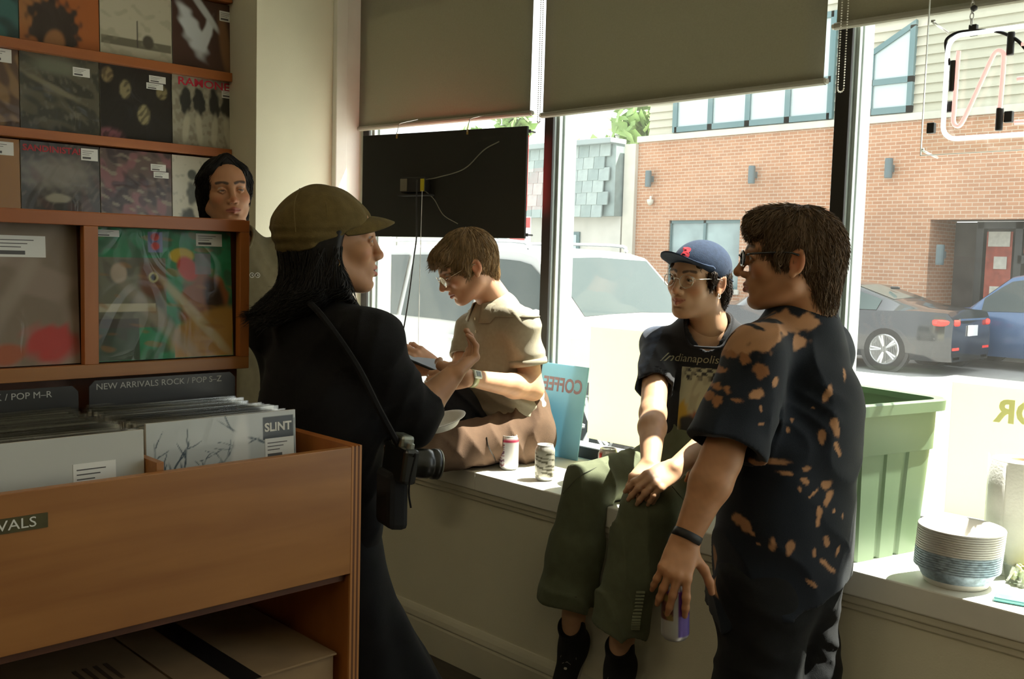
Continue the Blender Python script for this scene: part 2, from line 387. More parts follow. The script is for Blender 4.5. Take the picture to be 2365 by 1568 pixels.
def face_cols(P, skin, brow=(.03, .02, .012), lip=(.42, .13, .09), gaze=(0, 1, 0), iris=(.05, .025, .012), thick=.0048, stubble=0., o=None):
    g = dict(smile=0., open=0., lid=0.); g.update(o or {}); skin = np.array(skin); C = np.tile(skin, (len(P), 1))
    def mix(c, w): nonlocal C; w = np.clip(w, 0, 1)[:, None]; C = C * (1 - w) + np.array(c) * w
    n = noise3(P, 60, 3) * .5 + noise3(P, 170, 4) * .35; C *= (1 + .07 * n)[:, None]
    red = skin * np.array([1.12, .78, .70])
    for q in (-1, 1):
        mix(red, .65 * (1 - sm(np.linalg.norm((P - V(q * .042, .07, -.022)) / V(1, 1, .8), axis=1), .008, .030)))
        mix(red * .95, .8 * (1 - sm(np.linalg.norm(P - V(q * .079, -.012, .0), axis=1), .012, .034)))
    mix(red, .7 * (1 - sm(np.linalg.norm(P - V(0, .112, -.028), axis=1), .004, .020)))
    if stubble: mix(skin * .45, stubble * (1 - sm(np.linalg.norm((P - V(0, .070, -.075)) / V(1.6, 1, 1), axis=1), .015, .042)))
    m = g['smile'] * .004; op = g['open']
    for q in (-1, 1):
        mix(lip, .85 * (1 - sm(seg_dist(P, [(0, .1005, -.0545), (q * .0215, .0865, -.0590 + m)]), .0040, .0062)))
        mix(lip, .85 * (1 - sm(seg_dist(P, [(0, .0995, -.0660 - op), (q * .0180, .0870, -.0625 + m - op * .6)]), .0046, .0070)))
        mix((.05, .012, .01), .9 * (1 - sm(seg_dist(P, [(0, .0980, -.0605 - op * .5), (q * .0230, .0860, -.0602 + m - op * .4)]), .0010 + op * .5, .0026 + op * .5)))
        mix(brow, .88 * (1 - sm(seg_dist(P, [(q * .013, .0945, .0300), (q * .030, .0920, .0365), (q * .047, .0790, .0330)]), thick * .6, thick * 1.25)))
        c = V(q * .031, .0765, .008); r = np.linalg.norm(P - c, axis=1); on = (r < .0132) & (P[:, 1] > .0785)
        C[on] = (.44, .40, .36); gz = c + nrm(gaze) * .0125; dd = np.linalg.norm(P - gz, axis=1)
        C[on & (dd < .0066)] = iris; C[on & (dd < .0027)] = (.008, .008, .008)
        z = .0152 - g['lid']
        mix((.02, .013, .01), .8 * (1 - sm(seg_dist(P, [(q * .0195, .0875, .0060), (q * .026, .0905, z - .0042), (q * .033, .0905, z - .0032), (q * .044, .0820, .0060)]), .0008, .0024)))
        mix(skin * .25, .9 * (1 - sm(np.linalg.norm(P - V(q * .0065, .103, -.0395), axis=1), .003, .0052)))
    return C
def build_head(R, c, sc, neck, cols, opt=None, h=.0023, neckr=(.054, .058)):
    """neck: world point at the base of the neck; returns world verts, faces, colours, and the local sdf"""
    s = head_sdf(opt); nb = (R.T @ (np.asarray(neck) - c)) / sc
    s2 = S(); s2.ops = [('c', V(0, -.022, -.030), nb, neckr[0], neckr[1], .035, None, False)] + s.ops
    v, f = polygonise(s2, h / sc if sc < 1 else h)
    C = face_cols(v, o=opt, **cols)
    return (v * sc) @ R.T + c, f, C, s
HAND_F = [(.030, .087, .000), (.0105, .091, .0035), (-.0095, .087, .0020), (-.0280, .079, -.0020)]
HAND_L = [(.042, .025, .021), (.046, .029, .022), (.042, .027, .021), (.033, .020, .019)]
def hand_cones(s, wrist, R, side=1, curl=((20, 25, 15),) * 4, spread=(6, 1, -4, -9), thumb=((.70, .62, -.30), (.40, .85, -.30), (.25, .92, -.30)), sc=1., k=.006):
    """side +1: thumb on local +x. y fingers, z back of the hand"""
    def W(p): p = np.asarray(p, float) * V(side, 1, 1) * sc; return np.asarray(wrist) + R @ p
    fl = (R[:, 2], 1.35)
    for i, m in enumerate(HAND_F):
        s.cone(W((m[0] * .55, .002, 0)), W(m), .0185 * sc, .0118 * sc, k=.012, flat=fl)
    s.ell(W((.024, .036, -.010)), V(.017, .030, .014) * sc, R, k=.012); s.ell(W((-.021, .036, -.009)), V(.014, .034, .013) * sc, R, k=.012)
    tips = []
    for i, m in enumerate(HAND_F):
        p = np.array(m); a = 0.; sp = math.radians(spread[i]); r = [.0098, .0090, .0080, .0066] if i < 3 else [.0085, .0078, .0070, .0058]
        for j in range(3):
            a += math.radians(curl[i][j]); d = V(math.sin(sp) * math.cos(a), math.cos(sp) * math.cos(a), -math.sin(a)); q = p + d * HAND_L[i][j]
            s.cone(W(p), W(q), r[j] * sc, r[j + 1] * sc, k=k if j else .008); p = q
        tips.append(W(p))
    p = V(.022, .020, -.008); L = (.046, .034, .027); r = (.0150, .0112, .0098, .0080)
    for j in range(3):
        q = p + nrm(thumb[j]) * L[j]; s.cone(W(p), W(q), r[j] * sc, r[j + 1] * sc, k=.010 if j == 0 else .006); p = q
    tips.append(W(p)); return tips
def arm_sdf(sh, el, wr, r=(.046, .040, .036, .026), hand=None, k=.02):
    s = S(); sh, el, wr = map(np.asarray, (sh, el, wr)); s.cone(sh, el, r[0], r[1], k=k); m = el + (wr - el) * .28
    s.cone(el, m, r[1] * .98, r[1] * 1.02, k=k); s.cone(m, wr, r[1] * 1.02, r[3], k=k)
    tips = hand_cones(s, wr, **hand) if hand else []
    return s, tips
def join_parts(parts):
    v = []; f = []; c = []; n = 0
    for a, b, d in parts: v.append(a); f.append(np.asarray(b) + n); c.append(d); n += len(a)
    return np.concatenate(v), np.concatenate(f), np.concatenate(c)
def skin_cols(v, skin): return np.array(skin) * (1 + .06 * noise3(v, 45, 8) + .05 * noise3(v, 190, 9))[:, None]
def march(P, D, f, tmax=.3):
    """move points along unit dirs D onto the surface of f"""
    P = np.asarray(P, float).copy(); t = np.zeros(len(P))
    for _ in range(40):
        d = f(P + D * t[:, None], marg=.3); t = np.minimum(t + np.clip(d, -.02, .05) * .8, tmax)
    return P + D * t[:, None]
def wrap(o, f, D, off=.0015, tmax=.3):
    me = o.data; n = len(me.vertices); co = np.empty(n * 3, np.float32); me.vertices.foreach_get('co', co); P = co.reshape(-1, 3); D = nrm(D)
    Q = march(P - D * 0, np.tile(D, (n, 1)), f, tmax) - D * off; me.vertices.foreach_set('co', Q.astype(np.float32).ravel()); me.update(); return o
def strands(f, roots, flow, L, steps=7, off=.002, r=.0011, lift=0., taper=True, grav=0., jit=.25, seed=1, sides=3):
    """tapered hair locks that run over the surface of f; flow(P)->directions"""
    rg = np.random.default_rng(seed); P = np.asarray(roots, float).copy(); n = len(P); L = np.asarray(L) * rg.uniform(.65, 1.25, n); path = [P.copy()]
    J = rg.normal(size=(n, 3)) * jit; N0 = f.grad(P); prev = None
    for i in range(steps):
        D = flow(P) + J; N = f.grad(P); D = D - N * (D * N).sum(1)[:, None] * (1. if i < steps * .6 else .5)
        D[:, 2] -= grav * i / steps; D /= np.linalg.norm(D, axis=1)[:, None] + 1e-9
        if prev is not None: D = .55 * D + .45 * prev; D /= np.linalg.norm(D, axis=1)[:, None] + 1e-9
        prev = D; P = P + D * (L / steps)[:, None]; d = f(P); tgt = off + lift * (i / steps) ** 2
        P = P + N * np.clip(tgt - d, -.004 if i < steps - 2 else -.001, .012)[:, None]; path.append(P.copy())
    path = np.stack(path, 1); K = steps + 1
    T = np.gradient(path, axis=1); T /= np.linalg.norm(T, axis=2)[..., None] + 1e-9
    U = np.cross(T, rg.normal(size=(n, 1, 3))); U /= np.linalg.norm(U, axis=2)[..., None] + 1e-9; W = np.cross(T, U)
    rad = r * (1 - .85 * (np.linspace(0, 1, K) ** 2)) if taper else np.full(K, r); rad = rad[None] * rg.uniform(.7, 1.4, (n, 1))
    V_ = []
    for j in range(sides):
        a = 2 * math.pi * j / sides; V_.append(path + rad[..., None] * (math.cos(a) * U * 1.6 + math.sin(a) * W))
    V_ = np.stack(V_, 2)  # n,K,sides,3
    id_ = np.arange(n * K * sides).reshape(n, K, sides); F = []
    for j in range(sides): F.append(np.stack([id_[:, :-1, j], id_[:, :-1, (j + 1) % sides], id_[:, 1:, (j + 1) % sides], id_[:, 1:, j]], -1).reshape(-1, 4))
    return V_.reshape(-1, 3), np.concatenate(F)
def folds(amp, freq, dirs, seed=0, mask=None):
    """post op: soft ridged cloth folds running across dirs, sharper on the crest, fading in and out"""
    d = nrm(dirs)
    def f(P, dd):
        ph = P @ d * freq + 2.2 * noise3(P, 7, seed) + .8 * noise3(P, 17, seed + 4)
        n = (1 - 2 * np.abs(np.sin(ph)) ** .8) * np.clip(.55 + .6 * noise3(P, 8, seed + 1), 0, 1.2)
        n2 = (1 - 2 * np.abs(np.sin(P @ nrm(d + V(.5, .3, .4)) * freq * 1.9 + 2.5 * noise3(P, 12, seed + 6)))) * np.clip(noise3(P, 10, seed + 7), 0, 1)
        w = 1. if mask is None else mask(P)
        return dd - amp * w * (n + .5 * n2 + .35 * noise3(P, 30, seed + 2))
    return f
def sleeve(a, b, ra, rb, hole, k=.03, depth=.022):
    """tube of cloth from a to b, cut square and hollow at b"""
    s = S(); d = nrm(np.asarray(b) - a); s.cone(a, np.asarray(b) + d * .05, ra, rb, k=k); s.plane(b, d, .003); s.cone(np.asarray(b) - d * depth, np.asarray(b) + d * .08, hole, hole + .004, k=.003, sub=True); return s
def pixel_of(P):
    q = (np.asarray(P) - V(0, 0, CAMZ)) @ CAMR; return PCX + FPX * q[:, 0] / -q[:, 2], PCY - FPX * q[:, 1] / -q[:, 2], -q[:, 2]
def hits(v, pts):
    """nearest mesh point that stands in front at each listed direction from the photograph's viewpoint"""
    x, y, z = pixel_of(v); out = []
    for px, py in pts:
        r2 = (x - px) ** 2 + (y - py) ** 2; m = r2 < 15 ** 2
        if not m.any(): m = r2 <= r2.min() + 1
        i = np.nonzero(m)[0]; z0 = z[i].min(); i = i[z[i] < z0 + .03]; out.append(v[i[np.argmin(r2[i])]])
    return np.array(out)
def blotch(v, C, pts, col, jag=.25, seed=0):
    """pts: (px,py,half_w,half_h,angle) real spots on the cloth, sized in metres from the photograph"""
    H = hits(v, [(p[0], p[1]) for p in pts]); up = CAMR[:, 1]
    for h, p in zip(H, pts):
        dep = (h - V(0, 0, CAMZ)) @ FWD; sc = dep / FPX; a = math.radians(p[4]); A = RIGHT * math.cos(a) - up * math.sin(a); B = RIGHT * math.sin(a) + up * math.cos(a)
        q = v - h; e = np.sqrt(((q @ A) / (p[2] * sc)) ** 2 + ((q @ B) / (p[3] * sc)) ** 2 + ((q @ FWD) / (.07)) ** 2) + jag * noise3(v, 70, seed + int(p[0])) + jag * .6 * noise3(v, 160, seed + 5)
        w = 1 - sm(e, .75, 1.1); C[:] = C * (1 - w[:, None]) + np.array(col) * w[:, None] * (1 + .12 * noise3(v, 50, seed + 9))[:, None]
    return C
# ---------------------------------------------------------------- the room
WALLM = mat('wall_paint', (.76, .73, .57), .75, var=.05, vscale=3, bump=.15, bscale=220)
TRIMM = mat('trim_paint', (.66, .63, .50), .5, var=.05, vscale=5, bump=.08, bscale=120)
SILLM = mat('sill_paint', (.80, .79, .72), .35, var=.04, vscale=8, bump=.1, bscale=90)
FLOORM = mat('floor_boards', (.045, .036, .028), .5, var=.35, vscale=6, stretch=(1, 8, 1), bump=.2)
CEILM = mat('ceiling_paint', (.62, .60, .54), .8, var=.03, vscale=3)
BLACKF = mat('dark_bronze_frame', (.012, .010, .008), .45)
ALUM = mat('frame_aluminium', (.42, .47, .45), .38, metal=.55, var=.06, vscale=20)
def struct(o, label=None): o['kind'] = 'structure'; return o
YW, ZS, YG = 2.285, .715, 2.80
def slab(name, b, m, bev=0.): return struct(MB().bb(*b, bev=bev).build(name, m))
slab('floor', (-4.35, 3.6, -4.6, 2.95, -.12, 0), FLOORM)
slab('ceiling', (-4.35, 3.6, -4.6, 2.95, 3.2, 3.3), CEILM)
slab('wall_left', (-4.42, -4.30, -4.6, 2.95, 0, 3.2), WALLM)
slab('wall_right', (3.5, 3.6, -4.6, 2.95, 0, 3.2), WALLM)
slab('wall_back', (-4.35, 3.6, -4.7, -4.6, 0, 3.2), WALLM)
slab('wall_front', (-4.35, 3.5, YW, 2.90, 0, .652), WALLM)
slab('wall_front_header', (-4.35, 3.5, 2.76, 2.92, 2.90, 3.2), WALLM)
slab('wall_pier', (-4.35, -3.90, 2.215, 2.95, 0, 3.2), WALLM)
slab('wall_pier_right', (2.15, 3.5, 2.72, 2.92, .715, 2.90), WALLM)
j = onY(1096, 1100, 2.26)[0]
sil = struct(MB().bb(-3.90, j - .0012, 2.262, 2.87, .652, ZS, bev=.004).build('trim_1', SILLM)); tag(sil, 'white painted window sill board beside the pier', None)
sil2 = struct(MB().bb(j + .0012, 3.5, 2.26, 2.87, .652, ZS, bev=.004).build('trim_2', SILLM)); tag(sil2, 'long white painted window sill board', None)
struct(MB().bb(-3.90, 3.5, 2.268, YW + .01, .630, .652, bev=.004).bb(-3.90, 3.5, 2.276, YW + .01, .612, .630, bev=.003).build('trim_3', TRIMM))
prof = [(0, 0), (-.018, 0), (-.018, .105), (-.015, .113), (-.019, .120), (-.016, .138), (-.010, .150), (-.005, .158), (0, .160)]
m = MB(); n = len(prof)
m.add([(x, YW + y, z) for x in (-3.9, 3.5) for y, z in prof], [tuple((i, (i + 1) % n, (i + 1) % n + n, i + n)) for i in range(n)]); struct(m.build('baseboard_front', TRIMM))
# jamb trim on the pier beside the glass
struct(MB().bb(-3.90, -3.865, 2.60, 2.66, ZS, 2.9, bev=.004).bb(-3.90, -3.88, 2.66, 2.74, ZS, 2.9, bev=.003).build('trim_4', SILLM))
# ---- windows: black inner face, aluminium sides, glass
GLASS = clear_film('window_glass', (.96, .975, .965), .02, .02, haze=.009)  # pale translucent mix put into the glass to imitate flare haze
mulls = [-3.845, -2.667, -1.472, -.27, .93, 2.12]
for i in range(5):
    a, b = mulls[i] + .0225, mulls[i + 1] - .0225
    w = struct(empty('window_%d' % (i + 1), ((a + b) / 2, 2.80, ZS)));
    def loc(mb, name, mm): o = mb.build(name, mm); o.parent = w; o.matrix_parent_inverse = Matrix.Translation(-Vector(w.location)); return o
    ml = mulls[i]
    loc(MB().bb(ml - .0225, ml + .0225, 2.75, 2.762, ZS, 2.90, bev=.002), 'mullion_face', BLACKF)
    loc(MB().bb(ml - .0215, ml + .0215, 2.762, 2.885, ZS, 2.90).bb(ml + .0215, ml + .033, 2.775, 2.792, ZS, 2.9, bev=.002).bb(ml + .0215, ml + .030, 2.808, 2.83, ZS, 2.9, bev=.002), 'mullion_body', ALUM)
    loc(MB().bb(a, b, 2.75, 2.765, ZS, .757, bev=.002), 'bottom_rail_face', BLACKF)
    loc(MB().bb(a, b, 2.765, 2.87, ZS, .750), 'bottom_rail', ALUM)
    loc(MB().bb(a, b, 2.75, 2.87, 2.86, 2.90), 'top_rail', ALUM)
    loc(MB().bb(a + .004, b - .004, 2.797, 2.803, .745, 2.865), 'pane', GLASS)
# ---- roller shades
SHADE = mat('shade_cloth', (.33, .32, .24), .85, var=.05, vscale=160, bump=.25, bscale=420, translucent=((.50, .47, .33), .13))
SHBAR = mat('shade_hem_bar', (.36, .35, .28), .5)
STEELM = mat('steel', (.55, .55, .52), .3, metal=.9)
BEADM = mat('chain_beads', (.62, .60, .52), .35)
def shade(xl, xr, zl, zr, label, chain=None):
    y = 2.735; e = empty('roller_shade', ((xl + xr) / 2, y, 2.86), label=label, cat='roller shade', group='roller shades over the shop windows'); T = Matrix.Translation(-Vector(e.location))
    def ad(o): o.parent = e; o.matrix_parent_inverse = T; return o
    nx, nz = 14, 16; g = []
    for k in range(nz + 1):
        for i in range(nx + 1):
            u = i / nx; zb = zl + (zr - zl) * u; t = k / nz; g.append((xl + (xr - xl) * u, y + .004 * math.sin(u * 5 + t * 2) * (1 - t), zb + (2.85 - zb) * t))
    F = [(k * (nx + 1) + i, k * (nx + 1) + i + 1, (k + 1) * (nx + 1) + i + 1, (k + 1) * (nx + 1) + i) for k in range(nz) for i in range(nx)]
    c = ad(meshobj('shade_cloth', g, F, SHADE, None, True)); sm_ = c.modifiers.new('thick', 'SOLIDIFY'); sm_.thickness = .0012
    ad(MB().tube([(xl - .004, y, zl + .006), (xr + .004, y, zr + .006)], .011, 10).build('hem_bar', SHBAR, smooth=False))
    for q, z in ((xl, zl), (xr, zr)): ad(MB().tube([(q - .012, y, z + .006), (q + .012, y, z + .006)], .0085, 10).build('hem_end_cap', BEADM))
    ad(MB().tube([(xl, y + .02, 2.87), (xr, y + .02, 2.87)], .024, 12).build('roller_tube', SHBAR, smooth=False))
    if chain:
        x, zb, w = chain; mb = MB(); pts = [(x - w, y - .035, z) for z in np.arange(2.86, zb + w, -.0075)] + [(x - w * math.cos(a), y - .035, zb + w - w * math.sin(a)) for a in np.linspace(0, math.pi, 7)] + [(x + w, y - .035, z) for z in np.arange(zb + w, 2.86, .0075)]
        for p in pts: mb.lathe([(0, -.0026), (.0021, -.0014), (.0026, 0), (.0021, .0014), (0, .0026)], 6, p)
        ad(mb.build('bead_chain', BEADM))['kind'] = 'stuff'
    return e
shade(-3.885, -2.752, 2.023, 2.001, 'olive roller shade beside the pier, over the black panel')
shade(-2.686, -1.525, 1.987, 1.990, 'olive roller shade lowered the furthest over the bright street view', (-2.672, 1.960, .006))
a = onY(1938, 213, 2.700); shade(-1.494, -.30, 2.145, 2.135, 'olive roller shade raised above the neon sign', (a[0] + .004, a[2], .0095))
# ceiling lamps of the shop (out of view, above the room)
LAMPM = mat('lamp_diffuser', (.9, .85, .7), .6, emit=(1., .85, .6), estr=1.2)
for i, (lx, ly) in enumerate(((-1.6, -.9), (1.2, -.9), (-.2, -3.0))):
    l = empty('ceiling_lamp', (lx, ly, 3.2), label='long shop ceiling lamp with a warm diffuser', cat='lamp', group='ceiling lamps over the shop floor')
    MB().box((0, 0, -.02), (1.25, .3, .04), bev=.005).build('housing', SILLM, l); MB().box((0, 0, -.045), (1.2, .25, .01)).build('diffuser', LAMPM, l)
# ---------------------------------------------------------------- the street
ROAD = mat('asphalt', (.30, .30, .29), .9, var=.12, vscale=2.5, bump=.3, bscale=50)
WALK = mat('concrete', (.46, .46, .43), .9, var=.08, vscale=3, bump=.2, bscale=40)
slab('sidewalk', (-60, 25, 2.95, 5.0, -.30, -.06), WALK); slab('street', (-60, 25, 5.0, 19.5, -.40, -.20), ROAD); slab('sidewalk_far', (-60, -9.6, 17.45, 40, -.30, -.06), WALK); slab('sidewalk_far_right', (-9.6, 25, 19.45, 40, -.30, -.06), WALK)
def brickmat():
    m = bpy.data.materials.new('brick_wall'); m.use_nodes = True; nt = m.node_tree; b = nt.nodes['Principled BSDF']; L = nt.links.new
    tc = _n(nt, 'ShaderNodeTexCoord'); sx = _n(nt, 'ShaderNodeSeparateXYZ'); cx_ = _n(nt, 'ShaderNodeCombineXYZ'); L(tc.outputs['Object'], sx.inputs[0]); ad = _n(nt, 'ShaderNodeMath', operation='ADD'); L(sx.outputs[0], ad.inputs[0]); L(sx.outputs[1], ad.inputs[1]); L(ad.outputs[0], cx_.inputs[0]); L(sx.outputs[2], cx_.inputs[1])
    br = _n(nt, 'ShaderNodeTexBrick'); br.inputs['Scale'].default_value = 1; br.inputs['Brick Width'].default_value = .215; br.inputs['Row Height'].default_value = .075; br.inputs['Mortar Size'].default_value = .008
    br.inputs['Color1'].default_value = (.45, .235, .135, 1); br.inputs['Color2'].default_value = (.37, .185, .105, 1); br.inputs['Mortar'].default_value = (.52, .40, .30, 1); L(cx_.outputs[0], br.inputs['Vector'])
    nz = _n(nt, 'ShaderNodeTexNoise'); nz.inputs['Scale'].default_value = .8; nz.inputs['Detail'].default_value = 5; L(tc.outputs['Object'], nz.inputs['Vector'])
    mx = _n(nt, 'ShaderNodeMix', data_type='RGBA', blend_type='OVERLAY'); mx.inputs[0].default_value = .25; L(br.outputs[0], mx.inputs[6]); L(nz.outputs[0], mx.inputs[7]); L(mx.outputs[2], b.inputs['Base Color'])
    bp = _n(nt, 'ShaderNodeBump'); bp.inputs['Strength'].default_value = .5; bp.inputs['Distance'].default_value = .01; bp.invert = True; L(br.outputs['Fac'], bp.inputs['Height']); L(bp.outputs[0], b.inputs['Normal']); b.inputs['Roughness'].default_value = .9
    return m
BRICK = brickmat(); STONE = mat('pale_stone', (.55, .53, .46), .85, var=.06, vscale=4); SIDING = mat('siding_board', (.46, .44, .35), .6, var=.05, vscale=3, stretch=(1, 1, 6))
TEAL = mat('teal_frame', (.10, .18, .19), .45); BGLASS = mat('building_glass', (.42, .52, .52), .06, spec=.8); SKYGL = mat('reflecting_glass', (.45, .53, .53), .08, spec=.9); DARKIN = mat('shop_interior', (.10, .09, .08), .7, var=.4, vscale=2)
YB = 20.
bl = empty('brick_building', (-8, YB, -.06), label='two storey brick building with pale siding above, across the street', cat='building')
def lb(mb, name, mm, par=bl, smooth=False): o = mb.build(name, mm); o.parent = par; o.matrix_parent_inverse = Matrix.Translation(-Vector(bl.location)) if par is bl else Matrix.Identity(4); return o
def sub(mb, name, mm, par): o = mb.build(name, mm); o.parent = par; return o
XL, XR = -16.2, 4.
# brick wall around the window (-15.15..-13.1, .85..2.49) and the entrance (-8.65..-5.2)
mb = MB(); w0, w1, wz0, wz1 = -15.15, -13.10, .86, 2.49; e0, e1, ez = -8.65, -4.6, 2.45
for b in ((XL, w0, -.06, 4.45), (w0, w1, -.06, wz0), (w0, w1, wz1, 4.45), (w1, e0, -.06, 4.45), (e0, e1, ez, 4.45), (e1, XR, -.06, 4.45)): mb.bb(b[0], b[1], YB, YB + .35, b[2], b[3])
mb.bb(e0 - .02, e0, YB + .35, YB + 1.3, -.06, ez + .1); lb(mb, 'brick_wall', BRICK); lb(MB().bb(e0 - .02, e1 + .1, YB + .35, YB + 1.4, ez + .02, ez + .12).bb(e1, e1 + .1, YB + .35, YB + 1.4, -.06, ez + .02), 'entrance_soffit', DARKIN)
lb(MB().bb(XL - .02, XR, YB - .06, YB + .1, 4.45, 4.60, bev=.01), 'stone_band', STONE); lb(MB().bb(XL - .36, XL, YB - .12, YB + .4, -.06, 4.42, bev=.01), 'stone_pilaster', STONE)
lb(MB().bb(w0 - .05, w1 + .05, YB - .05, YB + .2, wz0 - .12, wz0, bev=.01), 'window_ledge', STONE)
# clapboards of the upper storey
H0 = .19; brd = None
lb(MB().bb(-15.9, XR, YB + .06, YB + .3, 4.6, 8.4), 'upper_wall', SIDING)
for i in range(20):
    if brd is None:
        mbm = MB(); mbm.add([(-10, 0, 0), (10, 0, 0), (10, .05, H0), (-10, .05, H0), (-10, .06, 0), (10, .06, 0), (10, .06, H0), (-10, .06, H0)], [(0, 1, 2, 3), (5, 4, 7, 6), (0, 4, 5, 1), (3, 2, 6, 7)]); brd = mbm.build('siding_board', SIDING)
    else: o = bpy.data.objects.new('siding_board', brd.data); COL.objects.link(o)
    o = brd if i == 0 else o; o.parent = bl; o.location = (2.1, .0, 4.60 + .06 + i * H0)
def win(x0, x1, z0, z1, y, cols, rows, fr=.08, glass=SKYGL, name='window', top=None):
    """framed window: one part, its panes sub-parts"""
    f = MB(); f.bb(x0, x1, y, y + .1, z0, z0 + fr); f.bb(x0, x1, y, y + .1, z1 - fr, z1)
    xs = np.linspace(x0, x1, cols + 1); zs = [z0 + (z1 - z0) * r for r in rows]
    for x in xs: f.bb(x - fr / 2, x + fr / 2, y, y + .1, z0, z1)
    for z in zs[1:-1]: f.bb(x0, x1, y, y + .1, z - fr / 2, z + fr / 2)
    fo = lb(f, name, TEAL)
    for i in range(cols):
        for k in range(len(zs) - 1):
            p = MB().bb(xs[i] + fr / 2, xs[i + 1] - fr / 2, y + .05, y + .06, zs[k] + fr / 2, zs[k + 1] - fr / 2).build('pane', glass); p.parent = fo
    return fo
win(-15.05, -10.95, 4.62, 6.9, YB - .08, 4, (0, .37, 1), .13)
# slant-topped window
f = MB(); x0, x1 = -10.75, -9.15; f.bb(x0, x1, YB - .08, YB + .02, 4.62, 4.75); f.bb(x0, x1, YB - .08, YB + .02, 5.22, 5.34); f.bb(x1 - .11, x1, YB - .08, YB + .02, 4.62, 6.35); f.bb(-10.12, -10.0, YB - .08, YB + .02, 4.62, 5.85)
f.prism([(x0, 5.45), (x1, 6.33), (x1, 6.45), (x0, 5.57)], .1, np.array([[1, 0, 0, 0], [0, 1, 0, YB - .08], [0, 0, 1, 0]])); fo = lb(f, 'slanted_window', TEAL)
for poly in ([(x0, 4.75), (-10.12, 4.75), (-10.12, 5.22), (x0, 5.22)], [(-10, 4.75), (x1 - .11, 4.75), (x1 - .11, 5.22), (-10, 5.22)], [(x0, 5.34), (-10.12, 5.34), (-10.12, 5.80), (x0, 5.46)], [(-10, 5.34), (x1 - .11, 5.34), (x1 - .11, 6.28), (-10, 5.87)]):
    o = fixn(MB().prism(poly, .012, np.array([[1, 0, 0, 0], [0, 1, 0, YB - .03], [0, 0, 1, 0]])).build('pane', SKYGL)); o.parent = fo
win(w0, w1, wz0, wz1, YB + .05, 2, (0, 1), .07, mat('shop_window_glass', (.22, .30, .30), .08, spec=.8, var=.5, vscale=1.2))
# entrance: recessed dark frames, red posters, door
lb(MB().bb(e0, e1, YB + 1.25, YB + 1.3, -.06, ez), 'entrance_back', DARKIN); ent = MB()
for x in (-8.05, -7.3, -6.1, -5.0): ent.bb(x - .07, x + .07, YB + 1.0, YB + 1.2, -.06, ez)
ent.bb(-8.1, e1, YB + 1.0, YB + 1.2, ez - .14, ez); ent.bb(-7.3, -6.1, YB + 1.0, YB + 1.2, 1.62, 1.78); lb(ent, 'entrance_frame', mat('charcoal_frame', (.02, .022, .02), .4))
REDP = mat('red_poster', (.36, .07, .04), .6, var=.3, vscale=9); PALE = mat('pale_poster', (.6, .58, .5), .6, var=.15, vscale=12)
for b, mm in (((-7.92, -7.42, .3, 2.25), REDP), ((-7.2, -6.2, 1.82, 2.26), REDP), ((-7.0, -6.25, .1, 1.55), REDP)): lb(MB().bb(b[0], b[1], YB + 1.02, YB + 1.03, b[2], b[3]), 'poster', mm)
for b in ((-7.88, -7.46, 1.95, 2.25), (-7.75, -7.5, 1.5, 1.75), (-6.55, -6.2, 1.9, 2.26), (-7.8, -7.5, .95, 1.15), (-6.62, -6.3, .55, .85)): lb(MB().bb(b[0], b[1], YB + .995, YB + 1.005, b[2], b[3]), 'notice', PALE)
lb(MB().bb(-7.02, -6.60, YB + .98, YB + .99, .2, .98), 'door_glass', BGLASS); t = text('street_number', '2139', .2, PALE, bl, (1.55, 1.01, 1.42), np.array([[1, 0, 0], [0, 0, -1], [0, 1, 0]]), .004)
SCON = mat('sconce_metal', (.10, .14, .15), .4)
for x, z in ((-15.73, 3.52), (-12.75, 3.50), (-9.51, 3.50), (-8.35, 1.75)):
    s_ = empty('wall_sconce', (x, YB, z), label={-15.73: 'grey wall sconce on the brick facade beside the stone pilaster', -12.75: 'grey wall sconce on the brick above the end of the shop window', -9.51: 'grey wall sconce on the brick below the slant-topped window'}[x] if z > 2 else 'grey wall box in the brick entrance recess', cat='wall light' if z > 2 else 'wall box', group='sconces along the brick facade' if z > 2 else None)
    MB().lathe([(.0, -.2), (.075, -.2), (.08, -.16), (.08, .16), (.075, .2), (0, .2)], 14, (0, -.16, 0)).build('barrel', SCON, s_); MB().box((0, -.04, 0), (.1, .1, .14)).build('bracket', SCON, s_)
sc_ = tag(MB().lathe([(0, -.09), (.06, -.06), (.085, 0), (.085, .06), (0, .06)], 12, (-15.69, YB - .1, 2.95)).lathe([(.03, 0), (.03, .12)], 8, (-15.69, YB - .08, 2.98)).build('security_camera', PALE, smooth=True), 'small white dome camera on the brick facade', 'camera')
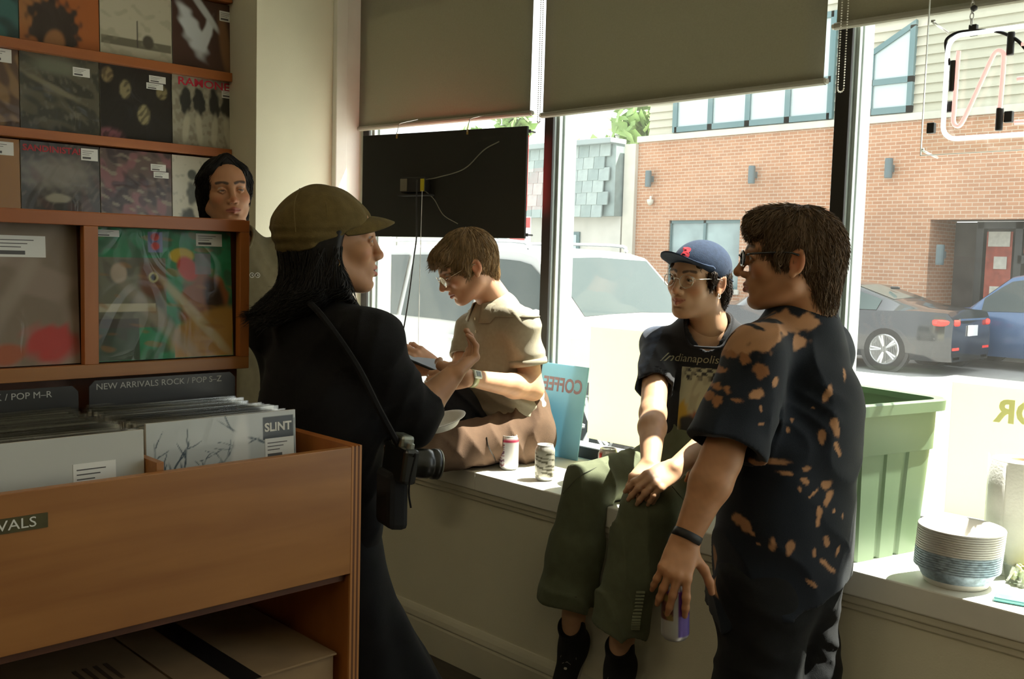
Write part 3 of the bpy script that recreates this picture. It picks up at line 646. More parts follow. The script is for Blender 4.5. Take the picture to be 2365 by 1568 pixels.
# neighbour with the shingled mansard
SHG = [mat('shingle_%d' % i, c, .8, var=.12, vscale=6) for i, c in enumerate(((.30, .36, .35), (.25, .31, .30), (.34, .40, .385)))]
nb = empty('shingled_building', (-20, 19.9, -.06), label='low building with a grey shingled mansard front, next to the brick building', cat='building')
def nlb(o): o.parent = nb; o.matrix_parent_inverse = Matrix.Translation(-Vector(nb.location)); return o
nlb(MB().bb(-26, -16.62, 19.9, 22, -.06, 2.6).build('wall', mat('stucco', (.55, .54, .49), .85, var=.08, vscale=3))); nlb(MB().bb(-26, -16.62, 19.62, 22, 2.6, 4.42).build('mansard_core', SHG[1]))
nlb(MB().bb(-26, -16.60, 19.35, 20, 4.42, 4.56, bev=.02).build('coping', mat('coping', (.28, .33, .33), .6)))
base = {}
for r in range(6):
    z = 2.58 + r * .31
    for c in range(25):
        w = .362; k = (r * 7 + c * 5) % 3
        if k not in base: base[k] = MB().box((0, 0, .16), (w - .012, .05, .34), bev=.008).build('shingle', SHG[k]); o = base[k]
        else: o = bpy.data.objects.new('shingle', base[k].data); COL.objects.link(o)
        o.parent = nb; o.location = (-25.8 + 20 + c * w + (r % 2) * .18, 19.50 - 19.9 + .0125 * r, z + .06 + random.uniform(-.012, .012)); o.rotation_euler = (-.09, 0, 0)
for x, z0, z1 in ((-18.6, .9, 2.2), (-20.6, .7, 2.3), (-22.6, .7, 2.3)): nlb(MB().bb(x - .6, x + .6, 19.84, 19.9, z0, z1).build('window', TEAL)); nlb(MB().bb(x - .52, x + .52, 19.82, 19.84, z0 + .08, z1 - .08).build('pane', BGLASS))
# far row of shops to the left and trees over the roofs
fr_ = empty('far_shop_row', (-36, 20, -.06), label='pale far row of shops down the street behind the black panel', cat='building')
def flb(o): o.parent = fr_; o.matrix_parent_inverse = Matrix.Translation(-Vector(fr_.location)); return o
flb(MB().bb(-58, -26.2, 20, 24, -.06, 4.2).build('wall', mat('pale_shop_wall', (.62, .62, .58), .8, var=.08, vscale=2)))
for i in range(9):
    x = -28 - i * 3.2; f = flb(MB().bb(x - 1.1, x + 1.1, 19.9, 20, .5, 2.6).build('window', TEAL)); p = MB().bb(x - 1.0 + 36, x + 1.0 + 36, -.13, -.1, .66, 2.56).build('pane', BGLASS); p.parent = fr_
LEAF = mat('leaves', (.22, .33, .12), .7, var=.4, vscale=1.5); BARK = mat('bark', (.10, .07, .05), .9)
def tree(x, y, h, r, seed, label):
    t = empty('street_tree', (x, y, -.06), label=label, cat='tree'); rg = np.random.default_rng(seed); n = 2600
    MB().tube([(0, 0, 0), (.1, 0, h * .4), (0, .1, h * .75)], [.22, .17, .08], 8).build('trunk', BARK, t)
    d = rg.normal(size=(n, 3)); d /= np.linalg.norm(d, axis=1)[:, None]; cl = rg.normal(size=(14, 3)) * r * .45; P = cl[rg.integers(0, 14, n)] + d * r * .42 * rg.uniform(.3, 1, (n, 1)) + V(0, 0, h * .8)
    a = rg.normal(size=(n, 3)) * .16; b = rg.normal(size=(n, 3)) * .16; v = np.stack([P - a, P + b, P + a, P - b], 1).reshape(-1, 3); f = np.arange(4 * n).reshape(-1, 4)
    fast_mesh('foliage', v, f, LEAF, t, smooth=False)['kind'] = 'stuff'
tree(-22.5, 28, 5.6, 2.6, 3, 'leafy tree showing above the shingled mansard roof'); tree(-34, 31, 5.5, 2.4, 5, 'leafy tree standing above the far row of shops')
# parking sign
ps = empty('parking_sign', (-18.0, 17.6, -.06), label='red and white parking sign on a post by the far kerb', cat='street sign'); MB().tube([(0, .02, 0), (0, .02, 2.3)], .03, 8).build('post', ALUM, ps)
MB().bb(-.42, .42, -.01, 0, 1.35, 2.55, bev=.004).build('sign_plate', mat('sign_white', (.8, .78, .74), .5), ps); RD = mat('sign_red', (.55, .05, .05), .5); MB().bb(-.40, .40, -.014, -.008, 2.28, 2.53).build('header', RD, ps)
for k in range(5): MB().bb(-.32, .30 - .08 * (k % 2), -.014, -.008, 1.58 + k * .13, 1.62 + k * .13).build('lettering', RD, ps)
# ---- cars: x forward
TYRE = mat('tyre', (.012, .012, .012), .8); RIM = mat('alloy_rim', (.62, .63, .62), .25, metal=.8); CARGL = mat('car_glass', (.10, .13, .13), .05, spec=.9); CHROME = mat('chrome', (.75, .76, .76), .12, metal=1.); PLAST = mat('black_plastic', (.02, .02, .02), .5)
def car(name, label, loc, flip, L, W, top, paint, wheelr=.36, glass=CARGL, kind='suv', spokes=5, group=None):
    e = empty(name, loc, math.pi if flip else 0, label=label, cat='car', group=group); hw = W / 2
    xs = np.array([p[0] for p in top]) * L; zb = np.array([p[1] for p in top]); zt = np.array([p[2] for p in top]); wr = np.array([p[3] for p in top]) * hw
    X = np.unique(np.concatenate([np.linspace(xs[0], xs[-1], 56), xs])); ZB = np.interp(X, xs, zb); ZT = np.interp(X, xs, zt); WR = np.interp(X, xs, wr); endt = np.clip(np.minimum(X - X[0], X[-1] - X) / .45, 0, 1) ** .5; HW = hw * (.80 + .20 * endt)
    rows = []
    for x, b, t, w, h in zip(X, ZB, ZT, WR, HW):
        w = min(w, h * .99); half = [(h * .93, .22), (h * .99, .34), (h, .55), (h * .985, (b + .55) / 2 + .03), (h * .955, b), (w, t - .02), (w * .93, t + .005), (w * .5, t + .022), (0, t + .03)]; rows.append([(x, -y, z) for y, z in half] + [(x, y, z) for y, z in half[-2::-1]])
    K = len(rows[0]); v = [p for r in rows for p in r]; f = [(i * K + j, (i + 1) * K + j, (i + 1) * K + j + 1, i * K + j + 1) for i in range(len(rows) - 1) for j in range(K - 1)] + [tuple(range(K)), tuple((len(rows) - 1) * K + j for j in range(K - 1, -1, -1))] + [(i * K, i * K + K - 1, (i + 1) * K + K - 1, (i + 1) * K) for i in range(len(rows) - 1)]
    body = fixn(meshobj('body', v, f, paint, e, True)); body.data.set_sharp_from_angle(angle=math.radians(38))
    gl = np.nonzero(ZT - ZB > .16)[0]; g0, g1 = X[gl[0]], X[gl[-1]]
    it = lambda x: (np.interp(x, X, ZB), np.interp(x, X, ZT), np.interp(x, X, WR), np.interp(x, X, HW))
    roof = np.nonzero(ZT > ZT.max() - .10)[0]; r0, r1 = X[roof[0]], X[roof[-1]]
    for q in (-1, 1):      # side glass, split at the pillars
        cuts = np.linspace(g0 + .10, g1 - .10, 4 if kind == 'suv' else 3)
        for c0, c1 in zip(cuts[:-1], cuts[1:]):
            pts = []; xx = np.linspace(c0 + .035, c1 - .035, 8)
            for t in (.06, .90):
                for x in xx: b, tp, w, h = it(x); pts.append((x, q * (h * .955 * (1 - t) + w * t + .016), b * (1 - t) + (tp - .02) * t))
            fixn(meshobj('side_window', pts, [(i, i + 1, i + 9, i + 8) for i in range(7)], glass, e, True))
    def topglass(nm, x0, x1):
        pts = [];
        for x in np.linspace(x0, x1, 6):
            b, tp, w, h = it(x)
            for s in (-.9, -.45, 0, .45, .9): pts.append((x, w * s, tp + .03 - .012 * abs(s) * 2 + .006))
        fixn(meshobj(nm, pts, [(i * 5 + k, i * 5 + k + 1, i * 5 + k + 6, i * 5 + k + 5) for i in range(5) for k in range(4)], glass, e, True))
    topglass('windshield', r1 + .04, g1 + .02); topglass('rear_window', g0 - .02, r0 - .04)
    wm = None
    for x in (-L / 2 + .19 * L, L / 2 - .18 * L):
        for q in (-1, 1):
            wh = empty('wheel'); wh.parent = e; wh.location = (x, q * (hw - .10), wheelr); wh.rotation_euler = (0, 0, 0 if q > 0 else math.pi)
            if wm is None:
                Rx = np.array([[1, 0, 0], [0, 0, 1], [0, -1, 0]]); r = wheelr
                a = MB().lathe([(r * .70, -.10), (r * .93, -.11), (r, -.07), (r, .07), (r * .93, .112), (r * .70, .10)], 32, R=Rx).build('tyre', TYRE, wh, smooth=True)
                rm = MB().lathe([(r * .70, .10), (r * .66, .115), (r * .62, .09), (r * .60, -.02), (0, -.03)], 32, R=Rx)
                for k in range(spokes):
                    for dv in (-.11, .11):
                        t = 2 * math.pi * k / spokes + dv; d = V(math.cos(t), 0, math.sin(t)); rm.tube([d * .05 + V(0, .085, 0), d * r * .64 + V(0, .098, 0)], .020, 6)
                rm.lathe([(0, .10), (.06, .10), (.07, .07)], 12, R=Rx); b = rm.build('rim', RIM, wh); b2 = MB().lathe([(r * 1.13, -.04), (r * 1.13, .085), (r * .98, .085), (r * .98, -.04)], 32, R=Rx).build('wheel_arch', PLAST, wh); wm = (a, b, b2)
            else:
                for o in wm: c = o.copy(); COL.objects.link(c); c.parent = wh
    return e, it, hw
WHITE = mat('white_car_paint', (.36, .37, .365), .25, coat=.6); BLACKP = mat('black_car_paint', (.012, .014, .017), .2, coat=.9); BLUEP = mat('blue_car_paint', (.03, .085, .20), .25, coat=.8, metal=.2)
SUV = [(-.5, .98, 1.02, .84), (-.485, 1.02, 1.30, .82), (-.44, 1.04, 1.66, .76), (-.36, 1.05, 1.735, .77), (-.10, 1.04, 1.76, .78), (.09, 1.02, 1.72, .77), (.13, 1.02, 1.68, .77), (.27, 1.03, 1.10, .83), (.31, 1.04, 1.06, .84), (.42, .98, 1.0, .84), (.48, .88, .90, .80), (.5, .72, .74, .72)]
SED = [(-.5, .86, .88, .70), (-.485, .98, 1.00, .78), (-.40, 1.0, 1.03, .80), (-.33, .98, 1.10, .74), (-.17, .95, 1.36, .66), (-.05, .93, 1.43, .66), (.06, .92, 1.41, .66), (.12, .92, 1.34, .67), (.25, .92, .99, .78), (.30, .92, .95, .80), (.42, .84, .86, .80), (.485, .74, .76, .74), (.5, .60, .62, .66)]
CARGLW = mat('bright_car_glass', (.035, .05, .05), .10, spec=.35)
c1, it1, h1 = car('suv', 'large white car parked at the near kerb behind the yellow poster', (-6.50, 6.75, -.20), False, 4.50, 1.95, SUV, WHITE, glass=CARGLW)
for q in (-1, 1):
    MB().tube(spline([(-1.6, q * .66, 1.76), (-1.4, q * .66, 1.80), (.2, q * .66, 1.80), (.4, q * .66, 1.74)], 12), .018, 6).build('roof_rail', CHROME, c1); o = MB().lathe([(0, -.11), (.07, -.09), (.10, 0), (.07, .09), (0, .11)], 12, (.92, q * 1.08, 1.14)).build('side_mirror', WHITE, c1, smooth=True)
    MB().box((2.22, q * .74, .84), (.34, .26, .13), bev=.04).build('headlight', mat('headlight', (.75, .72, .62), .15), c1); MB().bb(-.3, -.12, q * .985 - .01, q * .985 + .01, .93, .96).build('door_handle', CHROME, c1)
c2, it2, h2 = car('sedan', 'black sedan parked across the street with a red tail light', (-8.9, 16.35, -.20), True, 5.2, 1.9, SED, BLACKP, wheelr=.355, glass=CARGLW, kind='sedan')
TAIL = mat('tail_light', (.65, .04, .03), .2, emit=(1, .05, .03), estr=.25)
for q in (-1, 1):
    MB().box((-2.43, q * .70, .83), (.30, .42, .10), R=np.array([[math.cos(q * .5), math.sin(q * .5), 0], [-math.sin(q * .5), math.cos(q * .5), 0], [0, 0, 1]]), bev=.03).build('tail_light', TAIL, c2)
    MB().box((-2.55, q * .55, .27), (.1, .30, .10), bev=.03).build('exhaust', CHROME, c2); MB().box((-2.58, q * .60, .42), (.05, .25, .04)).build('reflector', TAIL, c2)
MB().box((-2.60, 0, .88), (.03, 1.0, .03)).build('chrome_strip', CHROME, c2); MB().box((-2.615, 0, .70), (.02, .36, .17)).build('license_plate', mat('plate_white', (.75, .77, .80), .4), c2)
MB().box((-1.3, 0, 1.33), (.16, .05, .05), bev=.02).build('antenna_fin', PLAST, c2)
c3, it3, h3 = car('suv', 'blue car parked across the street behind the black sedan', (-5.6, 18.38, -.20), True, 4.6, 1.9, [(a_, b_ * .93, c_ * .93, d_) for a_, b_, c_, d_ in SUV], BLUEP, glass=CARGLW)
c4, it4, h4 = car('suv', 'silver white off-road car seen under the hanging black panel', (-21.6, 16.3, -.20), True, 4.4, 1.85, SUV, mat('silver_car_paint', (.72, .74, .74), .3, coat=.5), wheelr=.40, glass=CARGLW)
c5, it5, h5 = car('suv', 'dark grey car between the white car and the brick shop window', (-14.4, 16.4, -.20), True, 4.6, 1.9, SED, mat('grey_car_paint', (.20, .23, .24), .3, coat=.5), glass=CARGLW, kind='sedan')
# ---------------------------------------------------------------- record bin, rack, wall shelf, records
def woodmat(name, c1, c2, c3, axis, scale=1., rough=.38):
    m = bpy.data.materials.new(name); m.use_nodes = True; nt = m.node_tree; b = nt.nodes['Principled BSDF']; L = nt.links.new
    tc = _n(nt, 'ShaderNodeTexCoord'); mp = _n(nt, 'ShaderNodeMapping'); st = [9., 9., 9.]; st[axis] = .7; mp.inputs['Scale'].default_value = [q * scale for q in st]; L(tc.outputs['Object'], mp.inputs[0])
    n1 = _n(nt, 'ShaderNodeTexNoise'); n1.inputs['Scale'].default_value = 2.2; n1.inputs['Detail'].default_value = 7; n1.inputs['Distortion'].default_value = .8; L(mp.outputs[0], n1.inputs['Vector'])
    mp2 = _n(nt, 'ShaderNodeMapping'); st2 = [4., 4., 4.]; st2[axis] = 1.6; mp2.inputs['Scale'].default_value = st2; L(tc.outputs['Object'], mp2.inputs[0]); n2 = _n(nt, 'ShaderNodeTexNoise'); n2.inputs['Scale'].default_value = 1.5; n2.inputs['Detail'].default_value = 3; L(mp2.outputs[0], n2.inputs['Vector'])
    cr = _n(nt, 'ShaderNodeValToRGB'); cr.color_ramp.elements[0].position = .3; cr.color_ramp.elements[0].color = (*c1, 1); cr.color_ramp.elements[1].position = .72; cr.color_ramp.elements[1].color = (*c2, 1)
    ad = _n(nt, 'ShaderNodeMath', operation='MULTIPLY_ADD'); ad.inputs[1].default_value = .5; L(n2.outputs[0], ad.inputs[0]); h_ = _n(nt, 'ShaderNodeMath', operation='MULTIPLY'); h_.inputs[1].default_value = .5; L(n1.outputs[0], h_.inputs[0]); L(h_.outputs[0], ad.inputs[2]); L(ad.outputs[0], cr.inputs[0])
    vo = _n(nt, 'ShaderNodeTexVoronoi'); vo.inputs['Scale'].default_value = .85; L(mp2.outputs[0], vo.inputs['Vector']); kr = _n(nt, 'ShaderNodeMapRange'); kr.inputs[1].default_value = .02; kr.inputs[2].default_value = .22; kr.inputs[3].default_value = .55; kr.inputs[4].default_value = 0; L(vo.outputs['Distance'], kr.inputs[0])
    mx = _n(nt, 'ShaderNodeMix', data_type='RGBA'); L(kr.outputs[0], mx.inputs[0]); L(cr.outputs[0], mx.inputs[6]); mx.inputs[7].default_value = (*c3, 1); L(mx.outputs[2], b.inputs['Base Color'])
    b.inputs['Roughness'].default_value = rough; bp = _n(nt, 'ShaderNodeBump'); bp.inputs['Strength'].default_value = .08; bp.inputs['Distance'].default_value = .002; L(n1.outputs[0], bp.inputs['Height']); L(bp.outputs[0], b.inputs['Normal']); return m
WOODY = woodmat('stained_maple_along', (.24, .088, .022), (.42, .19, .055), (.12, .038, .012), 1)
WOODR = woodmat('stained_rail_wood', (.30, .085, .018), (.40, .13, .03), (.22, .06, .015), 1)
WOODZ = woodmat('stained_upright_wood', (.30, .09, .018), (.42, .15, .035), (.2, .06, .015), 2)
DARKW = mat('dark_stained_board', (.10, .032, .012), .5, var=.2, vscale=10)
PLY = [mat('ply_light', (.46, .20, .06), .5), mat('ply_dark', (.14, .05, .015), .6)]
bin_ = empty('record_bin', (-1.9, .6, 0), label='stained wood record bin with an album rack along its back', cat='record bin')
def bp_(mb, name, mm, par=None):
    o = mb.build(name, mm)
    if par is None: o.parent = bin_; o.matrix_parent_inverse = Matrix.Translation(-Vector(bin_.location))
    else: o.parent = par
    return o
bp_(MB().bb(-1.668, -1.65, -.9, 1.158, .798, 1.060, bev=.0015), 'front_panel', WOODY)
sp = bp_(MB().bb(-2.14, -1.656, 1.158, 1.182, 0, 1.062), 'side_panel', WOODZ)
for i in range(5): bp_(MB().bb(-1.656, -1.650, 1.158 + i * .0048, 1.158 + (i + 1) * .0048, 0, 1.062 - (.002 if i % 2 else 0)), 'ply_layer', PLY[i % 2])
bp_(MB().bb(-2.14, -2.122, -.9, 1.158, .02, 1.180), 'back_panel', DARKW); bp_(MB().bb(-2.12, -1.668, -.9, 1.156, .780, .797), 'bin_floor', DARKW)
bp_(MB().bb(-2.12, -1.670, .757, .771, .797, 1.075, bev=.001), 'divider_board', WOODY); bp_(MB().bb(-2.12, -1.670, .40, .414, .797, 1.075, bev=.001), 'divider_board', WOODY)
bp_(MB().bb(-2.12, -1.66, -.9, 1.156, .30, .32), 'lower_shelf', DARKW)
# plate with the section name
pl = bp_(MB().bb(-1.650, -1.6478, .20, .566, .997, 1.021), 'name_plate', mat('olive_brass_plate', (.105, .095, .045), .35, metal=.5, var=.2, vscale=20))
RX = np.array([[0, 0, 1], [1, 0, 0], [0, 1, 0]])  # text facing +X, reading along +Y
LET = mat('white_lettering', (.72, .72, .66), .5)
text('lettering', 'NEW ARRIVALS', .0235, LET, pl, (-1.6474, .455, 1.009), RX, .0003, sx=1.15)
# rack over the back of the bin
ra = dict(X=-2.09)
for b, nm, mm in (((-2.11, -2.09, -.9, 1.172, 1.493, 1.520), 'rack_top_rail', WOODR), ((-2.11, -2.09, -.9, 1.172, 1.177, 1.205), 'rack_bottom_rail', WOODY), ((-2.11, -2.09, .794, .824, 1.205, 1.493), 'rack_post', WOODZ), ((-2.11, -2.09, 1.148, 1.172, 1.205, 1.493), 'rack_post', WOODZ), ((-2.14, -2.132, -.9, 1.172, 1.18, 1.515), 'rack_backboard', DARKW), ((-2.132, -2.11, -.9, 1.172, 1.18, 1.196), 'rack_ledge', WOODR), ((-2.132, -2.11, 1.160, 1.172, 1.196, 1.515), 'rack_end', DARKW), ((-2.132, -2.11, .800, .816, 1.196, 1.515), 'rack_partition', DARKW), ((-2.14, -2.11, -.9, 1.172, 1.514, 1.522), 'rack_cap', WOODR)):
    bp_(MB().bb(*b, bev=.0012), nm, mm)
# ---- painted record covers (colour lives on a fine grid of the sleeve)
def covermat(name, crinkle=.35, rough=.3):
    if name in MATS: return MATS[name]
    m = bpy.data.materials.new(name); m.use_nodes = True; nt = m.node_tree; b = nt.nodes['Principled BSDF']; L = nt.links.new
    a = _n(nt, 'ShaderNodeAttribute', attribute_name='Col'); L(a.outputs['Color'], b.inputs['Base Color']); b.inputs['Roughness'].default_value = .55; b.inputs['Coat Weight'].default_value = .55; b.inputs['Coat Roughness'].default_value = rough * .5; b.inputs['Coat IOR'].default_value = 1.45; b.inputs['Specular IOR Level'].default_value = .25
    tc = _n(nt, 'ShaderNodeTexCoord'); n1 = _n(nt, 'ShaderNodeTexNoise'); n1.inputs['Scale'].default_value = 5; n1.inputs['Detail'].default_value = 1; n1.inputs['Distortion'].default_value = .6; L(tc.outputs['Object'], n1.inputs['Vector'])
    vo = _n(nt, 'ShaderNodeTexVoronoi'); vo.inputs['Scale'].default_value = 5; vo.feature = 'DISTANCE_TO_EDGE'; L(n1.outputs['Color'], vo.inputs['Vector'])
    ad = _n(nt, 'ShaderNodeMath', operation='ADD'); L(n1.outputs[0], ad.inputs[0]); L(vo.outputs['Distance'], ad.inputs[1])
    bp = _n(nt, 'ShaderNodeBump'); bp.inputs['Strength'].default_value = crinkle; bp.inputs['Distance'].default_value = .02; L(ad.outputs[0], bp.inputs['Height']); L(bp.outputs[0], b.inputs['Coat Normal']); MATS[name] = m; return m
COVM = covermat('bagged_cover', .16); COVM2 = covermat('smooth_bagged_cover', .06)
def paint_new(bg, n): u, v = np.meshgrid(np.linspace(0, 1, n), np.linspace(0, 1, n)); C = np.tile(np.array(bg, float), (n, n, 1)); return [u, v, C]
def p_blob(p, c, cu, cv, ru, rv, soft=.25, ang=0., op=1., seed=None):
    u, v, C = p; a = math.radians(ang); x = (u - cu) * math.cos(a) + (v - cv) * math.sin(a); y = -(u - cu) * math.sin(a) + (v - cv) * math.cos(a); e = np.sqrt((x / ru) ** 2 + (y / rv) ** 2)
    if seed is not None: e = e + .22 * noise3(np.stack([u.ravel(), v.ravel(), 0 * u.ravel()], 1), 26, seed).reshape(u.shape)
    w = (op * (1 - sm(e, 1 - soft, 1 + soft)))[..., None]; p[2] = C * (1 - w) + np.array(c) * w
def p_rect(p, c, u0, u1, v0, v1, op=1.):
    u, v, C = p; w = (op * ((u > u0) & (u < u1) & (v > v0) & (v < v1)))[..., None]; p[2] = C * (1 - w) + np.array(c) * w
def p_noise(p, c, f, th, op, seed, su=1., sv=1.):
    u, v, C = p; n = noise3(np.stack([u.ravel() * su, v.ravel() * sv, 0 * u.ravel()], 1), f, seed).reshape(u.shape); w = (op * sm(n, th - .25, th + .25))[..., None]; p[2] = C * (1 - w) + np.array(c) * w
STICK = mat('price_sticker', (.74, .75, .72), .5); INK = mat('sticker_ink', (.09, .09, .09), .6); SLEEVE = mat('sleeve_card', (.52, .50, .44), .6, var=.1, vscale=15)
def album(loc, size, p, label, group=None, stick=(), cm=COVM, tilt=-.06, rz=0., th=.004, name='album', cat='album'):
    """sleeve facing +X; u runs along +Y, v up; loc = lower left front corner"""
    e = empty(name, loc, label=label, cat=cat, group=group, rot=(0, tilt, rz)); u, v, C = p; n = len(u); wd, ht = size
    v3 = np.stack([0 * u, u * wd, v * ht], -1).reshape(-1, 3); idx = np.arange(n * n).reshape(n, n); f = np.stack([idx[:-1, :-1], idx[:-1, 1:], idx[1:, 1:], idx[1:, :-1]], -1).reshape(-1, 4)
    fast_mesh('cover', v3, f, cm, e, C.reshape(-1, 3), smooth=False); MB().bb(-th, -.0002, 0, wd, 0, ht).build('sleeve', SLEEVE, e)
    for su, sv, sw, sh in stick:
        s_ = MB().bb(.0002, .0008, su * wd, (su + sw) * wd, sv * ht, (sv + sh) * ht).build('price_sticker', STICK, e)
        m_ = MB(); m_.bb(.0008, .0010, (su + sw * .08) * wd, (su + sw * .58) * wd, (sv + sh * .12) * ht, (sv + sh * .30) * ht)
        for k in range(3): m_.bb(.0008, .0010, (su + sw * .08) * wd, (su + sw * (.5 + .13 * k)) * wd, (sv + sh * (.45 + .16 * k)) * ht, (sv + sh * (.49 + .16 * k)) * ht)
        o = m_.build('sticker_print', INK, s_); o['kind'] = 'stuff'
    return e
N = 58
# rack albums
p = paint_new((.20, .155, .115), N); p_noise(p, (.27, .21, .17), 9, .1, .8, 1); p_blob(p, (.06, .05, .04), .12, .25, .42, .30, .1, 40); p_blob(p, (.42, .05, .045), .82, .15, .17, .13, .3, seed=4); p_blob(p, (.34, .10, .05), .55, .08, .10, .07, .3, seed=5); p_blob(p, (.32, .27, .22), .62, .55, .05, .40, .7, -28, .6); p_blob(p, (.36, .32, .27), .35, .62, .05, .35, .8, -50, .5)
album((-2.112, .479, 1.207), (.315, .288), p, 'brown album with a red triangle in the rack over the bin', 'albums in the rack over the bin', [(.50, .76, .30, .15)], COVM)
p = paint_new((.02, .20, .085), 116); p_noise(p, (.03, .25, .12), 14, .2, .7, 2); p_rect(p, (.16, .14, .10), 0, .5, .25, .78, .9); p_noise(p, (.05, .05, .04), 22, .35, .5, 3); p_blob(p, (.40, .32, .24), .17, .66, .055, .075, .2); p_blob(p, (.13, .05, .02), .41, .62, .10, .14, .3, seed=7); p_blob(p, (.42, .40, .20), .41, .63, .035, .04, .15); p_blob(p, (.01, .01, .01), .41, .63, .02, .025, .15)
p_blob(p, (.24, .085, .03), .80, .45, .20, .20, .15, 20, seed=9); p_blob(p, (.04, .022, .012), .86, .45, .07, .19, .3, 12); p_rect(p, (.36, .20, .045), .55, 1, 0, .22); p_blob(p, (.36, .20, .045), .80, .22, .3, .14, .2, 24); p_blob(p, (.30, .26, .20), .45, .30, .055, .42, .5, 42, .7); p_blob(p, (.42, .36, .20), .72, .32, .04, .42, .4, 40, .75); p_blob(p, (.50, .36, .02), .62, .80, .09, .06, .15); p_blob(p, (.45, .05, .03), .66, .70, .07, .10, .2, 25); p_rect(p, (.45, .42, .30), .03, .42, .37, .43, .9); p_rect(p, (.05, .04, .035), .02, .30, 0, .32, .8); p_noise(p, (.30, .14, .04), 30, .75, .5, 8); p_rect(p, (.14, .16, .30), .38, .48, .82, .98); p_blob(p, (.5, .06, .05), .43, .94, .03, .03, .2); p_blob(p, (.5, .06, .05), .43, .87, .03, .03, .2); p_rect(p, (.20, .18, .22), .72, .84, .66, .82, .8)
album((-2.112, .826, 1.207), (.318, .286), p, 'green album with a collage of figures in the rack over the bin', 'albums in the rack over the bin', [(.73, .88, .20, .10), (.02, .93, .16, .05)], COVM)
